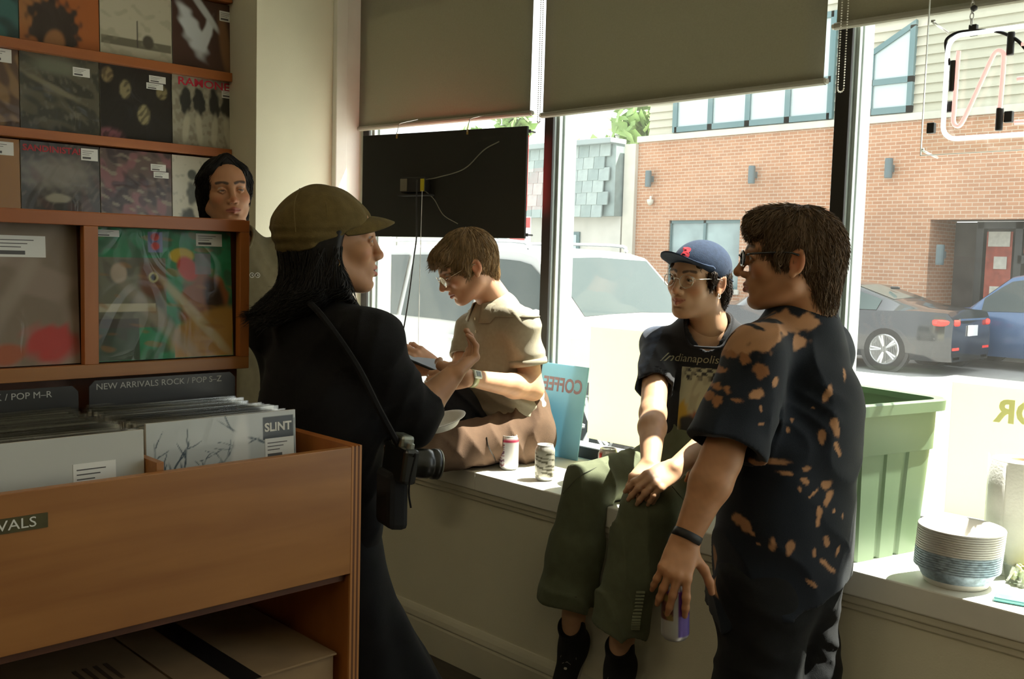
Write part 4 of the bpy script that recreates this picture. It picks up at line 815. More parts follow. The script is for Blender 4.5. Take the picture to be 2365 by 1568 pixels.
# wall shelf
sh_ = empty('wall_display_shelf', (-4.2, 1.4, 1.5), label='red-brown wall shelf holding rows of albums beside the pier', cat='shelf')
for z0, z1 in ((2.535, 2.572), (2.195, 2.233), (1.863, 1.899), (1.520, 1.556)):
    for nm, b in (('rail', (-4.105, -4.120, -.3, 2.212, z0, z1)), ('ledge', (-4.120, -4.30, -.3, 2.212, z0, z0 + .016))):
        o = MB().bb(*b, bev=.0012).build(nm, WOODR); o.parent = sh_; o.matrix_parent_inverse = Matrix.Translation(-Vector(sh_.location))
o = MB().bb(-4.30, -4.288, -.3, 2.212, 1.50, 2.95).build('backboard', WALLM); o.parent = sh_; o.matrix_parent_inverse = Matrix.Translation(-Vector(sh_.location))
YS = [.720, 1.027, 1.334, 1.641, 1.948]
def covers():
    # generic stand-ins: only the colours and rough masses follow the sleeves on the shelf
    q = []
    p = paint_new((.05, .14, .13), N); p_noise(p, (.02, .04, .04), 8, .1, .8, 1); q.append((0, 1, p, 'teal and black album at the end of the upper row', [], None))
    p = paint_new((.40, .12, .03), N); p_blob(p, (.34, .16, .06), .15, .6, .25, .5, .5, op=.8); p_blob(p, (.045, .03, .022), .42, .30, .32, .34, .15, -25, seed=2); p_blob(p, (.28, .13, .05), .55, .80, .12, .14, .3); p_blob(p, (.33, .15, .06), .42, .08, .13, .18, .2, -15); q.append((0, 2, p, 'orange album with a dark shape on the wall shelf', [], None))
    p = paint_new((.50, .47, .36), N); p_rect(p, (.10, .09, .06), 0, 1, .20, .30, .85); p_noise(p, (.3, .28, .2), 30, .5, .4, 6); p_blob(p, (.04, .04, .035), .25, 1.0, .17, .18, .1, seed=8); p_rect(p, (.08, .07, .06), .50, .515, .2, .55); p_blob(p, (.09, .08, .06), .66, .30, .08, .09, .2); p_blob(p, (.05, .05, .04), .82, .98, .10, .09, .1); p_blob(p, (.5, .47, .36), .82, .98, .08, .07, .1); q.append((0, 3, p, 'cream album with a dark horizon strip on the wall shelf', [], None))
    p = paint_new((.07, .032, .022), N); p_blob(p, (.62, .66, .70), .30, .55, .13, .35, .3, 28, seed=5); p_blob(p, (.62, .66, .70), .52, .55, .07, .25, .3, -20, seed=6); p_blob(p, (.55, .58, .60), .45, .90, .05, .42, .3, 42); p_blob(p, (.22, .11, .05), .80, .45, .08, .4, .4, 8); q.append((0, 4, p, 'dark red-brown album with a white splash on the wall shelf', [(.72, .77, .24, .14)], None))
    p = paint_new((.10, .06, .04), N); p_noise(p, (.28, .17, .08), 14, .2, .8, 3); q.append((1, 1, p, 'brown album at the end of the middle row', [(.62, .82, .3, .16)], None))
    p = paint_new((.05, .048, .035), N); p_noise(p, (.12, .11, .075), 20, .1, .8, 5); p_blob(p, (.16, .17, .12), .45, .86, .3, .10, .6); p_blob(p, (.20, .18, .12), .35, .62, .45, .035, .5, -22, .9, 3); p_noise(p, (.17, .16, .12), 38, .6, .55, 9); q.append((1, 2, p, 'murky olive-black landscape album on the wall shelf', [(.66, .78, .22, .11)], None))
    p = paint_new((.022, .018, .013), N); p_blob(p, (.30, .26, .14), .60, .40, .09, .13, .15); p_blob(p, (.26, .22, .12), .34, .70, .08, .12, .2); p_blob(p, (.24, .18, .09), .10, .86, .08, .10, .2); p_blob(p, (.24, .2, .1), .86, .72, .08, .09, .2); p_blob(p, (.26, .10, .12), .12, .08, .18, .10, .4); p_noise(p, (.02, .015, .012), 40, .1, .6, 4); q.append((1, 3, p, 'black album with a few pale ovals on the wall shelf', [(.68, .84, .24, .09), (.64, .75, .24, .08)], None))
    p = paint_new((.36, .34, .26), N); p_noise(p, (.22, .20, .15), 34, .1, .7, 3); 
    for i, uu in enumerate((.20, .40, .64, .84)): p_blob(p, (.035, .035, .03), uu, .66, .085, .20, .2, seed=i); p_blob(p, (.50, .47, .36), uu, .30, .05, .22, .3, (-8, 6, -4, 9)[i], .8)
    q.append((1, 4, p, 'black and cream album with red lettering on the wall shelf', [(.76, .77, .22, .13)], ('RAMONES', (.55, .02, .05))))
    p = paint_new((.30, .14, .03), N); p_blob(p, (.035, .03, .03), .30, .35, .3, .5, .2, seed=2); p_blob(p, (.3, .06, .03), .45, .30, .2, .3, .3, seed=3); q.append((2, 1, p, 'amber and black album at the end of the lower row', [(.6, .80, .33, .16)], None))
    p = paint_new((.06, .055, .05), N); p_blob(p, (.22, .20, .17), .45, .62, .40, .20, .6, seed=1); p_noise(p, (.18, .16, .13), 34, .5, .5, 4); p_blob(p, (.30, .28, .22), .45, .32, .16, .05, .3, seed=6); p_noise(p, (.10, .05, .045), 12, .4, .5, 7); q.append((2, 2, p, 'smoky grey album with red lettering on the wall shelf', [(.76, .82, .22, .15)], ('SANDINISTA!', (.42, .03, .04))))
    p = paint_new((.12, .085, .075), N); p_noise(p, (.26, .11, .12), 12, .3, .7, 2); p_noise(p, (.04, .03, .035), 16, .2, .75, 3); p_noise(p, (.30, .26, .20), 40, .6, .6, 5); p_rect(p, (.34, .32, .30), 0, 1, 0, .09, .8); p_rect(p, (.3, .05, .05), .25, .5, .02, .13, .8); q.append((2, 3, p, 'busy pink and charcoal album on the wall shelf', [(.70, .76, .22, .09), (.74, .67, .22, .08)], None))
    p = paint_new((.55, .54, .46), N); p_blob(p, (.10, .11, .10), .30, .75, .07, .07, .2); p_blob(p, (.14, .15, .14), .30, .50, .08, .16, .3, seed=2); p_blob(p, (.10, .11, .11), .22, .16, .12, .14, .3, seed=3); p_noise(p, (.20, .20, .18), 40, .8, .4, 3); q.append((2, 4, p, 'white album with small grey figures behind the man at the shelf', [], None))
    return q
for row, colm, p, lab, st, tx in covers():
    z = (2.212, 1.880, 1.537)[row]; e = album((-4.128, YS[colm], z), (.303, .318), p, lab, 'albums on the wall shelf', st, COVM2 if row == 2 else COVM, tilt=-.035)
    if tx: text('lettering', tx[0], .047 if tx[0][0] == 'R' else .034, mat('red_print_' + tx[0][0].lower(), tx[1], .5), e, (.0006, .160 if tx[0][0] == 'R' else .118, .291), RX, .0003, sx=1.25 if tx[0][0] == 'R' else 1.1, bold=.0008)
# ---- records standing in the bin
EDGE = [mat('record_edge_%d' % i, c, r, var=.15, vscale=30, coat=.6) for i, (c, r) in enumerate((((.62, .60, .52), .4), ((.46, .45, .41), .35), ((.72, .71, .65), .3), ((.22, .18, .15), .4), ((.58, .58, .55), .25), ((.42, .10, .06), .4)))]
FILM = clear_film('record_bag', (.93, .93, .92), .10, .12)
RG = random.Random(5); meshes = {}
def bin_records(y0, x0, x1, n, grp, lab):
    for i in range(n):
        x = x0 + (x1 - x0) * i / n; th = RG.choice((.0035, .0045, .006)); k = RG.choice((0, 0, 1, 2, 2, 4, 4, 1, 3)) if RG.random() > .03 else 5; key = (th, k)
        dz = RG.uniform(-.006, .004); dy = RG.uniform(-.006, .006)
        e = empty('vinyl_record', (x, y0 + dy, .798), label=('beige', 'grey', 'cream', 'dark brown', 'pale grey', 'red')[k] + lab, cat='record', group=grp, rot=(RG.uniform(-.008, .008), -.075 + RG.uniform(-.015, .015) + .03 * i / n, RG.uniform(-.02, .02)))
        if key not in meshes:
            a = MB().bb(-th, 0, .004, .314, 0, .314, bev=.0008).build('sleeve', EDGE[k]); b = MB().bb(-th - .0008, .0008, 0, .318, .0, .324).build('plastic_bag', FILM); meshes[key] = (a.data, b.data); bpy.data.objects.remove(a); bpy.data.objects.remove(b)
        for nm, d in zip(('sleeve', 'plastic_bag'), meshes[key]): o = bpy.data.objects.new(nm, d); COL.objects.link(o); o.parent = e; o.location = (0, 0, dz)
bin_records(.437, -2.055, -1.722, 44, 'records standing in the M to R section', '-edged bagged record filed in the M to R section of the bin')
bin_records(.786, -2.055, -1.790, 36, 'records standing in the S to Z section', '-edged bagged record filed in the S to Z section of the bin')
# the two front records
p = paint_new((.50, .52, .50), 24); e = album((-1.700, .436, .798), (.318, .330), p, 'plain white sleeve marked NO COVER at the front of the bin', 'front records of the bin sections', [(.61, .70, .23, .155)], COVM2, tilt=-.05, th=.006, name='vinyl_record', cat='record')
text('handwriting', 'NO COVER', .0125, INK, e, (.0011, .250, .238), RX, .0001, sx=.95, bold=.0003)
p = paint_new((.50, .54, .54), 150); u, v, C = p; rg = np.random.default_rng(11)
def twig(x, y, a, L, w, dep):
    n = 8; 
    for i in range(n):
        x2 = x + math.cos(a) * L / n; y2 = y + math.sin(a) * L / n; p_blob(p, (.045, .075, .10), (x + x2) / 2, (y + y2) / 2, L / n * 1.1, w * (1 - .06 * i), .5, math.degrees(a), .9)
        x, y = x2, y2; a += rg.normal() * .14
        if dep and i in (3, 6): twig(x, y, a + rg.choice((-1, 1)) * rg.uniform(.4, .8), L * .55, w * .65, dep - 1)
for bx in (.12, .22, .30, .36): twig(bx, .40, 1.6 + rg.normal() * .25, .34, .010, 2)
for y_ in (.86, .66): twig(.95, y_ - .1, 2.8, .5, .007, 2)
p_rect(p, (.10, .13, .14), .80, 1, .55, .95, .8); p_noise(p, (.5, .54, .54), 40, .3, .5, 12, 3, .3); p_blob(p, (.66, .68, .66), .60, .70, .06, .30, .3, -4); p_rect(p, (.03, .04, .05), .76, .985, .83, .97)
e = album((-1.762, .786, .798), (.318, .328), p, 'pale record with bare blue branches at the front of the S to Z section', 'front records of the bin sections', [(.775, .70, .21, .135)], COVM2, tilt=-.05, th=.006, name='vinyl_record', cat='record')
text('lettering', 'SLINT', .024, LET, e, (.0006, .277, .296), RX, .0002, bold=.0008, sx=1.0)
# divider cards
CARD = mat('black_card', (.022, .022, .022), .35)
for y0, y1, z1, s_, lab in ((.795, 1.125, 1.174, 'NEW ARRIVALS ROCK / POP S–Z', 'black divider card reading S–Z behind the records'), (.40, .773, 1.166, 'NEW ARRIVALS ROCK / POP M–R', 'black divider card reading M–R behind the records')):
    e = empty('divider_card', (-2.062, y0, .798), label=lab, cat='divider card', group='section cards in the bin', rot=(0, -.02, 0)); w, h = y1 - y0, z1 - .798
    MB().prism([(0, 0), (w, 0), (w, h - .012), (w - .012, h), (.012, h), (0, h - .012)], .003, np.array([[0, -1, 0, 0], [1, 0, 0, 0], [0, 0, 1, 0]])).build('card', CARD, e); fixn(e.children[0])
    text('lettering', s_, .0185, mat('grey_lettering', (.45, .46, .44), .5), e, (.0004, w / 2 - .01, h - .014), RX, .0002, sx=1.05)
# carton on the lower shelf
CARTON = mat('cardboard', (.30, .20, .105), .8, var=.12, vscale=14, bump=.1); cb = empty('cardboard_box', (-1.90, .83, .32), label='cardboard box with black tape on the lower bin shelf', cat='box')
MB().bb(-.22, .22, -.31, .31, 0, .305, bev=.002).build('carton', CARTON, cb); MB().bb(-.222, .235, -.312, -.003, .305, .309).bb(-.222, .228, .003, .312, .305, .309).build('top_flap', CARTON, cb)['kind'] = 'stuff'
MB().bb(-.223, .236, .085, .135, .3092, .3100).build('tape', mat('black_tape', (.018, .017, .016), .3), cb)
m_ = MB()
for k in range(4): m_.bb(-.02, .16 - .03 * k, -.13 + k * .02, -.122 + k * .02, .3091, .3095)
m_.build('printed_lines', mat('brown_print', (.10, .06, .03), .7), cb)['kind'] = 'stuff'
# ---------------------------------------------------------------- things on the sill and in the windows
ALC = mat('can_aluminium', (.72, .72, .70), .28, metal=.85)
def canmat(name, base, spots):
    """printed can: base metal colour and print by height/angle, spots = (angle, z, half_angle, half_z, colour)"""
    return base, spots
def can(loc, rz, paintf, label, rot=None, name='drink_can', metal=.55):
    e = empty(name, loc, rz, label=label, cat='can', group='drink cans', rot=rot); n = 56
    prof = [(.0, .006), (.020, .004), (.0235, 0), (.0255, .001), (.0325, .010), (.0331, .014)] + [(.0331, z) for z in np.linspace(.018, .100, 26)] + [(.0322, .105), (.0285, .113), (.0272, .1165), (.0272, .119), (.0266, .1205), (.0255, .120), (.0245, .1155), (0, .1155)]
    a = np.linspace(0, 2 * np.pi, n, endpoint=False); v = np.array([(r * math.cos(t), r * math.sin(t), z) for r, z in prof for t in a]); k = len(prof); f = np.array([(i * n + j, i * n + (j + 1) % n, (i + 1) * n + (j + 1) % n, (i + 1) * n + j) for i in range(k - 1) for j in range(n)])
    C = np.tile(V(.66, .66, .64), (len(v), 1)); body = (v[:, 2] > .010) & (v[:, 2] < .112) & (np.hypot(v[:, 0], v[:, 1]) > .028); ang = np.degrees(np.arctan2(v[:, 1], v[:, 0])); paintf(C, body, ang, v[:, 2], v)
    fast_mesh('can_body', v, f, mat('printed_can', (.7, .7, .7), .3, metal=metal, attr='Col'), e, C)
    MB().tube(spline([(-.002, -.007, .1162), (.006, -.008, .117), (.014, 0, .117), (.006, .008, .117), (-.002, .007, .1162)], 14, True), .0014, 6, closed=True).build('pull_tab', ALC, e, smooth=True); return e
def wrap_d(a, c): return np.abs((a - c + 180) % 360 - 180)
def pf1(C, b, a, z, v):
    C[b] = (.62, .60, .60); n = noise3(np.stack([a / 14, z * 300, 0 * z], 1), 1, 3); C[b & (n > .35) & (wrap_d(a, 215) < 70)] = (.28, .10, .13); C[b & (z > .098)] = (.50, .06, .12); C[b & (n < -.5) & (wrap_d(a, 215) < 70)] = (.16, .08, .12)
def pf2(C, b, a, z, v):
    C[b] = (.55, .53, .45); n = noise3(np.stack([a / 9, z * 420, 0 * z], 1), 1, 5); C[b & (n > .25) & (z > .015) & (z < .095)] = (.14, .13, .09)
def pf3(C, b, a, z, v):
    C[b] = (.70, .68, .64); C[b & (wrap_d(a, -100) < 14 + (z - .05) * 0) & (z > .05)] = (.50, .04, .03); r = np.sqrt((wrap_d(a, -60) / 38) ** 2 + ((z - .062) / .024) ** 2); C[b & (r < 1)] = (.04, .06, .18); C[b & (z < .03) & (wrap_d(a, -60) < 35)] = (.10, .12, .25)
def pf4(C, b, a, z, v):
    C[b] = (.55, .56, .55); C[b & (wrap_d(a, -10) < 52)] = (.17, .05, .30); C[b & (wrap_d(a, -10) < 52) & (z < .055)] = (.20, .15, .50); C[b & (wrap_d(a, -120) < 42) & (z > .045)] = (.17, .07, .06); n = noise3(np.stack([a / 20, z * 200, 0 * z], 1), 1, 7); C[b & (wrap_d(a, -120) < 42) & (z > .045) & (n > .3)] = (.30, .22, .08); C[b & (z > .102)] = (.16, .04, .25)
p = onZ(1175, 1083, ZS); can(p, 0., pf1, 'silver can with a pink rim on the sill before the man in the polo')
p = onZ(1257, 1108, ZS); can(p, 0., pf2, 'cream can printed with dark scribbles standing on the sill')
p = onZ(1405, 1036, ZS + .119); e = can((p[0], p[1], ZS), 0., pf3, 'white can with a blue oval and red stripe by the seated person in the cap')
t = text('lettering', 'Pabst', .019, LET, e, (0, 0, 0), None, .0002, shear=.3)
me = t.data
for q in me.vertices: x, y, z = q.co; an = math.radians(-60) + x / .0333; q.co = (.0334 * math.cos(an), .0334 * math.sin(an), .066 + y)
# blue board leaning on the window
bd = onY(1293, 1046, 2.715); BOARD = mat('blue_board', (.26, .50, .62), .6, var=.08, vscale=9, bump=.1, translucent=((.45, .75, .88), .3))
L0 = onY(1240, 1040, 2.72); R0 = onY(1345, 1050, 2.72); wdt = R0[0] - L0[0]
e = empty('painted_board', ((L0[0] + R0[0]) / 2, 2.690, ZS), label='light blue board with faded red lettering leaning on the window', cat='sign board', rot=(-.14, 0, 0))
MB().bb(-wdt / 2, wdt / 2, 0, .006, 0, .345, bev=.0015).build('board', BOARD, e); RXZm = np.array([[-1, 0, 0], [0, 0, 1], [0, 1, 0]])
FADE = mat('faded_red_paint', (.30, .20, .24), .7)
text('lettering', 'COFFEE', .072, FADE, e, (0, -.0006, .265), RXZm, .0003, sx=.80, bold=.002)
# posters taped to the glass, seen from behind
POST = mat('yellow_poster', (.80, .79, .58), .7, var=.05, vscale=8, translucent=((.92, .91, .66), .6)); PTX = mat('poster_print', (.62, .62, .44), .7, translucent=((.70, .70, .50), .6))
for nm, x0, x1, z0, z1, lab, tx in (('poster', -2.455, -1.60, .785, 1.205, 'pale yellow poster on the glass behind the seated person in the cap', [(.36, .36)]), ('poster', -1.118, -.36, .775, 1.142, 'pale yellow poster on the glass behind the paper towel roll', [(.20, .30), ])):
    e = empty(nm, (x0, 2.789, z0), label=lab, cat='poster', group='posters on the shop windows'); MB().bb(0, x1 - x0, 0, .0012, 0, z1 - z0).build('sheet', POST, e)
    for tx_, tz in tx: text('lettering', 'FOR', .085, PTX, e, (tx_, -.0006, tz), RXZm, .0003, bold=.003)
# LED panel hanging by the window, its back to the room
tl, tr, br = atd(838, 316, 4.22), atd(1218, 288, 3.76), atd(1195, 548, 3.80)
w = np.linalg.norm((tr - tl)[:2]); hgt = tr[2] - br[2]; ang = math.atan2(tr[1] - tl[1], tr[0] - tl[0])
e = empty('led_sign_panel', (tl + tr) / 2, ang, label='black LED window panel hung on hooks, its back to the room', cat='sign panel'); PANEL = mat('matte_black_panel', (.014, .014, .011), .5, var=.25, vscale=3)
MB().bb(-w / 2, w / 2, 0, .012, -hgt, 0, bev=.002).build('panel', PANEL, e)
REDG = mat('red_leds', (.8, .05, .04), .4, emit=(1., .06, .05), estr=2.2); MB().bb(w / 2 - .03, w / 2 - .002, .0125, .016, -hgt * .75, -hgt * .08).bb(-w / 2 + .03, w / 2 - .06, .0125, .016, -hgt * .7, -hgt * .3).build('led_rows', REDG, e)['kind'] = 'stuff'
for sx in (-1, 1):
    for z in (-.015, -hgt + .015): MB().tube([(sx * (w / 2 - .012), .012, z), (sx * (w / 2 - .012), .075, z)], .0035, 8).lathe([(.006, 0), (.006, .012)], 8, (sx * (w / 2 - .012), .035, z - .006)).build('spacer_bolt', PLAST, e)
for u in (.23, .665):
    x = -w / 2 + u * w; MB().tube(spline([(x, -.002, -.012), (x, -.006, -.004), (x, 0, .012), (x + .006, 0, .03), (x, .02, .045), (x, .13, .075)], 24), .0016, 6).build('hook', STEELM, e); MB().box((x, -.003, -.010), (.008, .004, .02), bev=.001).build('hook_plate', mat('brass', (.55, .36, .10), .35, metal=.9), e)
ax = -w / 2 + .37 * w; az = -hgt * .505; ad_ = MB().box((ax, -.02, az), (.125, .036, .062), bev=.004).build('power_adapter', PLAST, e); MB().box((ax - .045, -.039, az), (.036, .003, .05), bev=.001).build('adapter_label', mat('grey_label', (.20, .18, .13), .5), ad_); MB().box((ax + .052, -.039, az - .002), (.018, .003, .05)).build('warning_label', mat('yellow_label', (.60, .50, .02), .5), ad_)
MB().bb(ax - .075, ax + .085, -.045, 0, az - .044, az - .037).build('adapter_shelf', PLAST, e)
CABLE = mat('black_cable', (.012, .010, .010), .45); GREYC = mat('grey_cable', (.16, .15, .11), .4)
MB().tube(spline([(ax + .06, -.03, az + .02), (ax + .12, -.02, az + .03), (ax + .24, -.012, az + .06), (ax + .33, -.008, az + .13), (ax + .40, -.006, az + .16)], 30), .0022, 6).build('low_voltage_cable', GREYC, e); MB().tube(spline([(ax + .06, -.03, az - .025), (ax + .10, -.02, az - .06), (ax + .14, -.01, az - .12), (ax + .21, -.006, az - .155)], 24), .0018, 6).build('low_voltage_cable', GREYC, e)
Tinv = np.array((Matrix.Translation(Vector((tl + tr) / 2)) @ Matrix.Rotation(ang, 4, 'Z')).inverted()); pts = [Tinv[:3, :3] @ atd(*q) + Tinv[:3, 3] for q in ((963, 415, 3.95), (962, 470, 3.95), (962, 545, 3.95), (955, 600, 3.93), (945, 680, 3.90), (932, 760, 3.9), (922, 800, 3.9), (915, 900, 3.9))]; pts.append(V(pts[-1][0], pts[-1][1], ZS + .004 - (tl[2] + tr[2]) / 2)); MB().tube(spline(pts, 60), .0028, 6).build('power_cord', CABLE, e, smooth=True)
pw = [Tinv[:3, :3] @ atd(*q) + Tinv[:3, 3] for q in ((975, 440, 3.96), (972, 545, 3.99), (968, 700, 3.99), (966, 820, 3.99))]; MB().tube(spline(pw, 30), .0012, 5).build('pull_cord', mat('white_cord', (.7, .7, .66), .5), e)
# neon sign, seen from behind
YN = 2.655
e = empty('neon_sign', (-.80, YN, 1.755), label='pink and white neon OPEN sign on a clear sheet in the window', cat='neon sign'); T = Matrix.Translation(-Vector(e.location))
def np_(mb, nm, mm, smooth=True): o = mb.build(nm, mm, smooth=smooth); o.parent = e; o.matrix_parent_inverse = T; return o
def P2(*a): return [onY(x, y, YN) for x, y in a]
PINK = mat('pink_neon', (.85, .55, .50), .3, emit=(1., .50, .44), estr=.75); WNEON = mat('white_neon', (.85, .88, .92), .3, emit=(.88, .94, 1.), estr=.70); ACR = clear_film('clear_acrylic', (.95, .96, .95), .02, .03)
q = P2((2117, 358), (2145, 45)); x0 = q[0][0]; z0, z1 = q[0][2], 2.26; xe = -.40
np_(MB().bb(x0, xe, YN + .022, YN + .026, z0, z1), 'acrylic_sheet', ACR, False); ED = mat('acrylic_edge', (.75, .78, .75), .3); np_(MB().bb(x0 - .0006, x0 + .0012, YN + .021, YN + .027, z0, z1), 'sheet_edge', ED, False); np_(MB().bb(x0, xe, YN + .021, YN + .027, z0 - .0006, z0 + .0012), 'sheet_edge', ED, False)
A = P2((2166, 320), (2196, 90), (2240, 72), (2365, 60)); lf = A[0][0] + .012; tz = A[3][2] + .0; bz = P2((2180, 322))[0][2]; rr = .035; bx1 = -.43; pth = []
for cx_, cz_, a0 in ((lf + rr, tz - rr, 180), (bx1 - rr, tz - rr, 90), (bx1 - rr, bz + rr, 0), (lf + rr, bz + rr, -90)):
    for a in np.linspace(a0, a0 - 90, 7): pth.append((cx_ + rr * math.cos(math.radians(a)), YN, cz_ + rr * math.sin(math.radians(a))))
dense = []
for i in range(len(pth)):
    a_, b_ = np.array(pth[i]), np.array(pth[(i + 1) % len(pth)]); m_ = max(1, int(np.linalg.norm(b_ - a_) / .04)); dense += [a_ + (b_ - a_) * k / m_ for k in range(m_)]
np_(MB().tube(dense, .0062, 10, closed=True), 'border_tube', WNEON)
nt_ = spline(P2((2214, 118), (2209, 180), (2204, 250), (2202, 280), (2210, 291), (2222, 283), (2245, 235), (2280, 158), (2296, 125), (2308, 117), (2318, 126), (2317, 160), (2312, 220), (2307, 270)), 70); np_(MB().tube(nt_, .0060, 10), 'letter_tube', PINK)
et = P2((2400, 105), (2360, 103), (2340, 112), (2338, 130)); ox = et[1][0]; zt_, zm_, zb_ = et[1][2], P2((2350, 183))[0][2], P2((2350, 282))[0][2]
np_(MB().tube(spline([(ox, YN, zt_), (ox + .09, YN, zt_), (ox + .11, YN, zt_ - .02), (ox + .105, YN, zb_ + .02), (ox + .085, YN, zb_), (ox - .005, YN, zb_)], 50), .0060, 10), 'letter_tube', PINK); np_(MB().tube([(ox - .005, YN, zm_), (ox + .10, YN, zm_)], .0060, 10), 'letter_tube', PINK)
pt = [(ox + .240, YN, zb_), (ox + .242, YN, zm_), (ox + .245, YN, zt_), (ox + .19, YN, zt_), (ox + .165, YN, zt_ - .025), (ox + .175, YN, zm_), (ox + .23, YN, zm_ + .002)]; np_(MB().tube(spline(pt, 60), .0060, 10), 'letter_tube', PINK); np_(MB().tube(spline([(ox + .345 + .045 * math.cos(t), YN, (zt_ + zb_) / 2 + (zt_ - zb_) / 2 * math.sin(t)) for t in np.linspace(0, 2 * np.pi, 14, endpoint=False)], 56, True), .0060, 10, closed=True), 'letter_tube', PINK)
for px, py in ((2207, 165), (2206, 185), (2314, 275), (2340, 100)): c = onY(px, py, YN); np_(MB().lathe([(.0085, -.028), (.009, -.024), (.009, .024), (.0085, .028)], 12, c - V(.006, 0, 0)), 'electrode_cap', PLAST)
for px, py in ((2151, 296), (2193, 247), (2330, 270), (2248, 70)): c = onY(px, py, YN + .012); np_(MB().box(c, (.020, .016, .028), bev=.002), 'tube_clip', PLAST, False)
np_(MB().tube(spline(P2((2194, 150), (2186, 118), (2186, 92), (2210, 76), (2250, 71), (2300, 72), (2345, 90), (2375, 120)), 50), .0042, 8), 'sign_cable', CABLE)
for px, py in ((2155, 52), (2130, 348)): c = onY(px, py, YN + .03); np_(MB().tube([c, c + V(.0, .10, -.01)], .003, 6).lathe([(0, 0), (.006, 0), (.006, .006), (0, .006)], 8, c), 'standoff', STEELM)
ch = onY(2243, 62, YN); mbc = MB()
for k in range(8): R_ = np.eye(3) if k % 2 else np.array([[0, -1, 0], [1, 0, 0], [0, 0, 1]]); lk = np.array([(.0045 * math.cos(t), 0, .009 * math.sin(t)) for t in np.linspace(0, 2 * np.pi, 10, endpoint=False)]) @ R_.T + ch + V(0, 0, .012 + .0145 * k); mbc.tube(lk, .0014, 5, closed=True)
np_(mbc, 'hanging_chain', STEELM)['kind'] = 'stuff'; np_(MB().lathe([(0, -.009), (.008, -.004), (.009, 0), (.008, .004), (0, .009)], 10, ch + V(.006, -.004, .045)), 'chain_knob', PLAST)
# green tote
TOTE = mat('green_plastic', (.17, .25, .155), .35, var=.05, vscale=6, translucent=((.30, .46, .30), .15)); e = empty('storage_tote', (-1.315, 2.475, ZS), math.radians(-13), label='open sage green plastic storage tote on the sill', cat='storage tote')
def rring(hx, hy, z, r, rib=0.):
    pts = [];
    def edge(a, b, nrm_, nseg):
        for i in range(nseg):
            t = i / nseg; d = 0.
            if rib: d = -rib if (abs(((t * 3) % 1) - .5) > .40) else 0
            pts.append((a[0] + (b[0] - a[0]) * t + nrm_[0] * d, a[1] + (b[1] - a[1]) * t + nrm_[1] * d, z))
    c = r; edge((hx, -hy + c), (hx, hy - c), (1, 0), 30)
    for a in np.linspace(0, 90, 6)[:-1]: pts.append((hx - c + c * math.cos(math.radians(a)), hy - c + c * math.sin(math.radians(a)), z))
    edge((hx - c, hy), (-hx + c, hy), (0, 1), 40)
    for a in np.linspace(90, 180, 6)[:-1]: pts.append((-hx + c + c * math.cos(math.radians(a)), hy - c + c * math.sin(math.radians(a)), z))
    edge((-hx, hy - c), (-hx, -hy + c), (-1, 0), 30)
    for a in np.linspace(180, 270, 6)[:-1]: pts.append((-hx + c + c * math.cos(math.radians(a)), -hy + c + c * math.sin(math.radians(a)), z))
    edge((-hx + c, -hy), (hx - c, -hy), (0, -1), 40)
    for a in np.linspace(270, 360, 6)[:-1]: pts.append((hx - c + c * math.cos(math.radians(a)), -hy + c + c * math.sin(math.radians(a)), z))
    return pts
def loft(rings, name, m, par, cap0=True, autos=40):
    k = len(rings[0]); v = [p for r in rings for p in r]; f = [(i * k + j, i * k + (j + 1) % k, (i + 1) * k + (j + 1) % k, (i + 1) * k + j) for i in range(len(rings) - 1) for j in range(k)]
    if cap0: f.append(tuple(range(k - 1, -1, -1)))
    o = meshobj(name, v, f, m, par, True); o.data.set_sharp_from_angle(angle=math.radians(autos)); return o
b0, b1 = (.205, .150), (.222, .178)
out = [rring(b0[0], b0[1], 0, .04, .008), rring(b0[0] + .010, b0[1] + .017, .27, .04, .008), rring(b0[0] + .016, b0[1] + .022, .272, .04), rring(b1[0], b1[1], .385, .045), rring(b1[0] - .006, b1[1] - .006, .386, .045), rring(b0[0] + .004, b0[1] + .012, .26, .04), rring(b0[0] - .006, b0[1] - .006, .005, .04)]
o = loft(out, 'tub', TOTE, e); k = len(out[0]); bm = bmesh.new(); bm.from_mesh(o.data); bm.verts.ensure_lookup_table(); bm.faces.new([bm.verts[(len(out) - 1) * k + j] for j in range(k)]); bm.to_mesh(o.data); bm.free()
rim = [rring(b1[0] - .004, b1[1] - .004, .378, .045), rring(b1[0] + .018, b1[1] + .018, .374, .055), rring(b1[0] + .019, b1[1] + .019, .400, .055), rring(b1[0] + .014, b1[1] + .014, .405, .055), rring(b1[0] - .005, b1[1] - .005, .402, .045), rring(b1[0] - .006, b1[1] - .006, .38, .045)]; loft(rim, 'rim', TOTE, e, False)
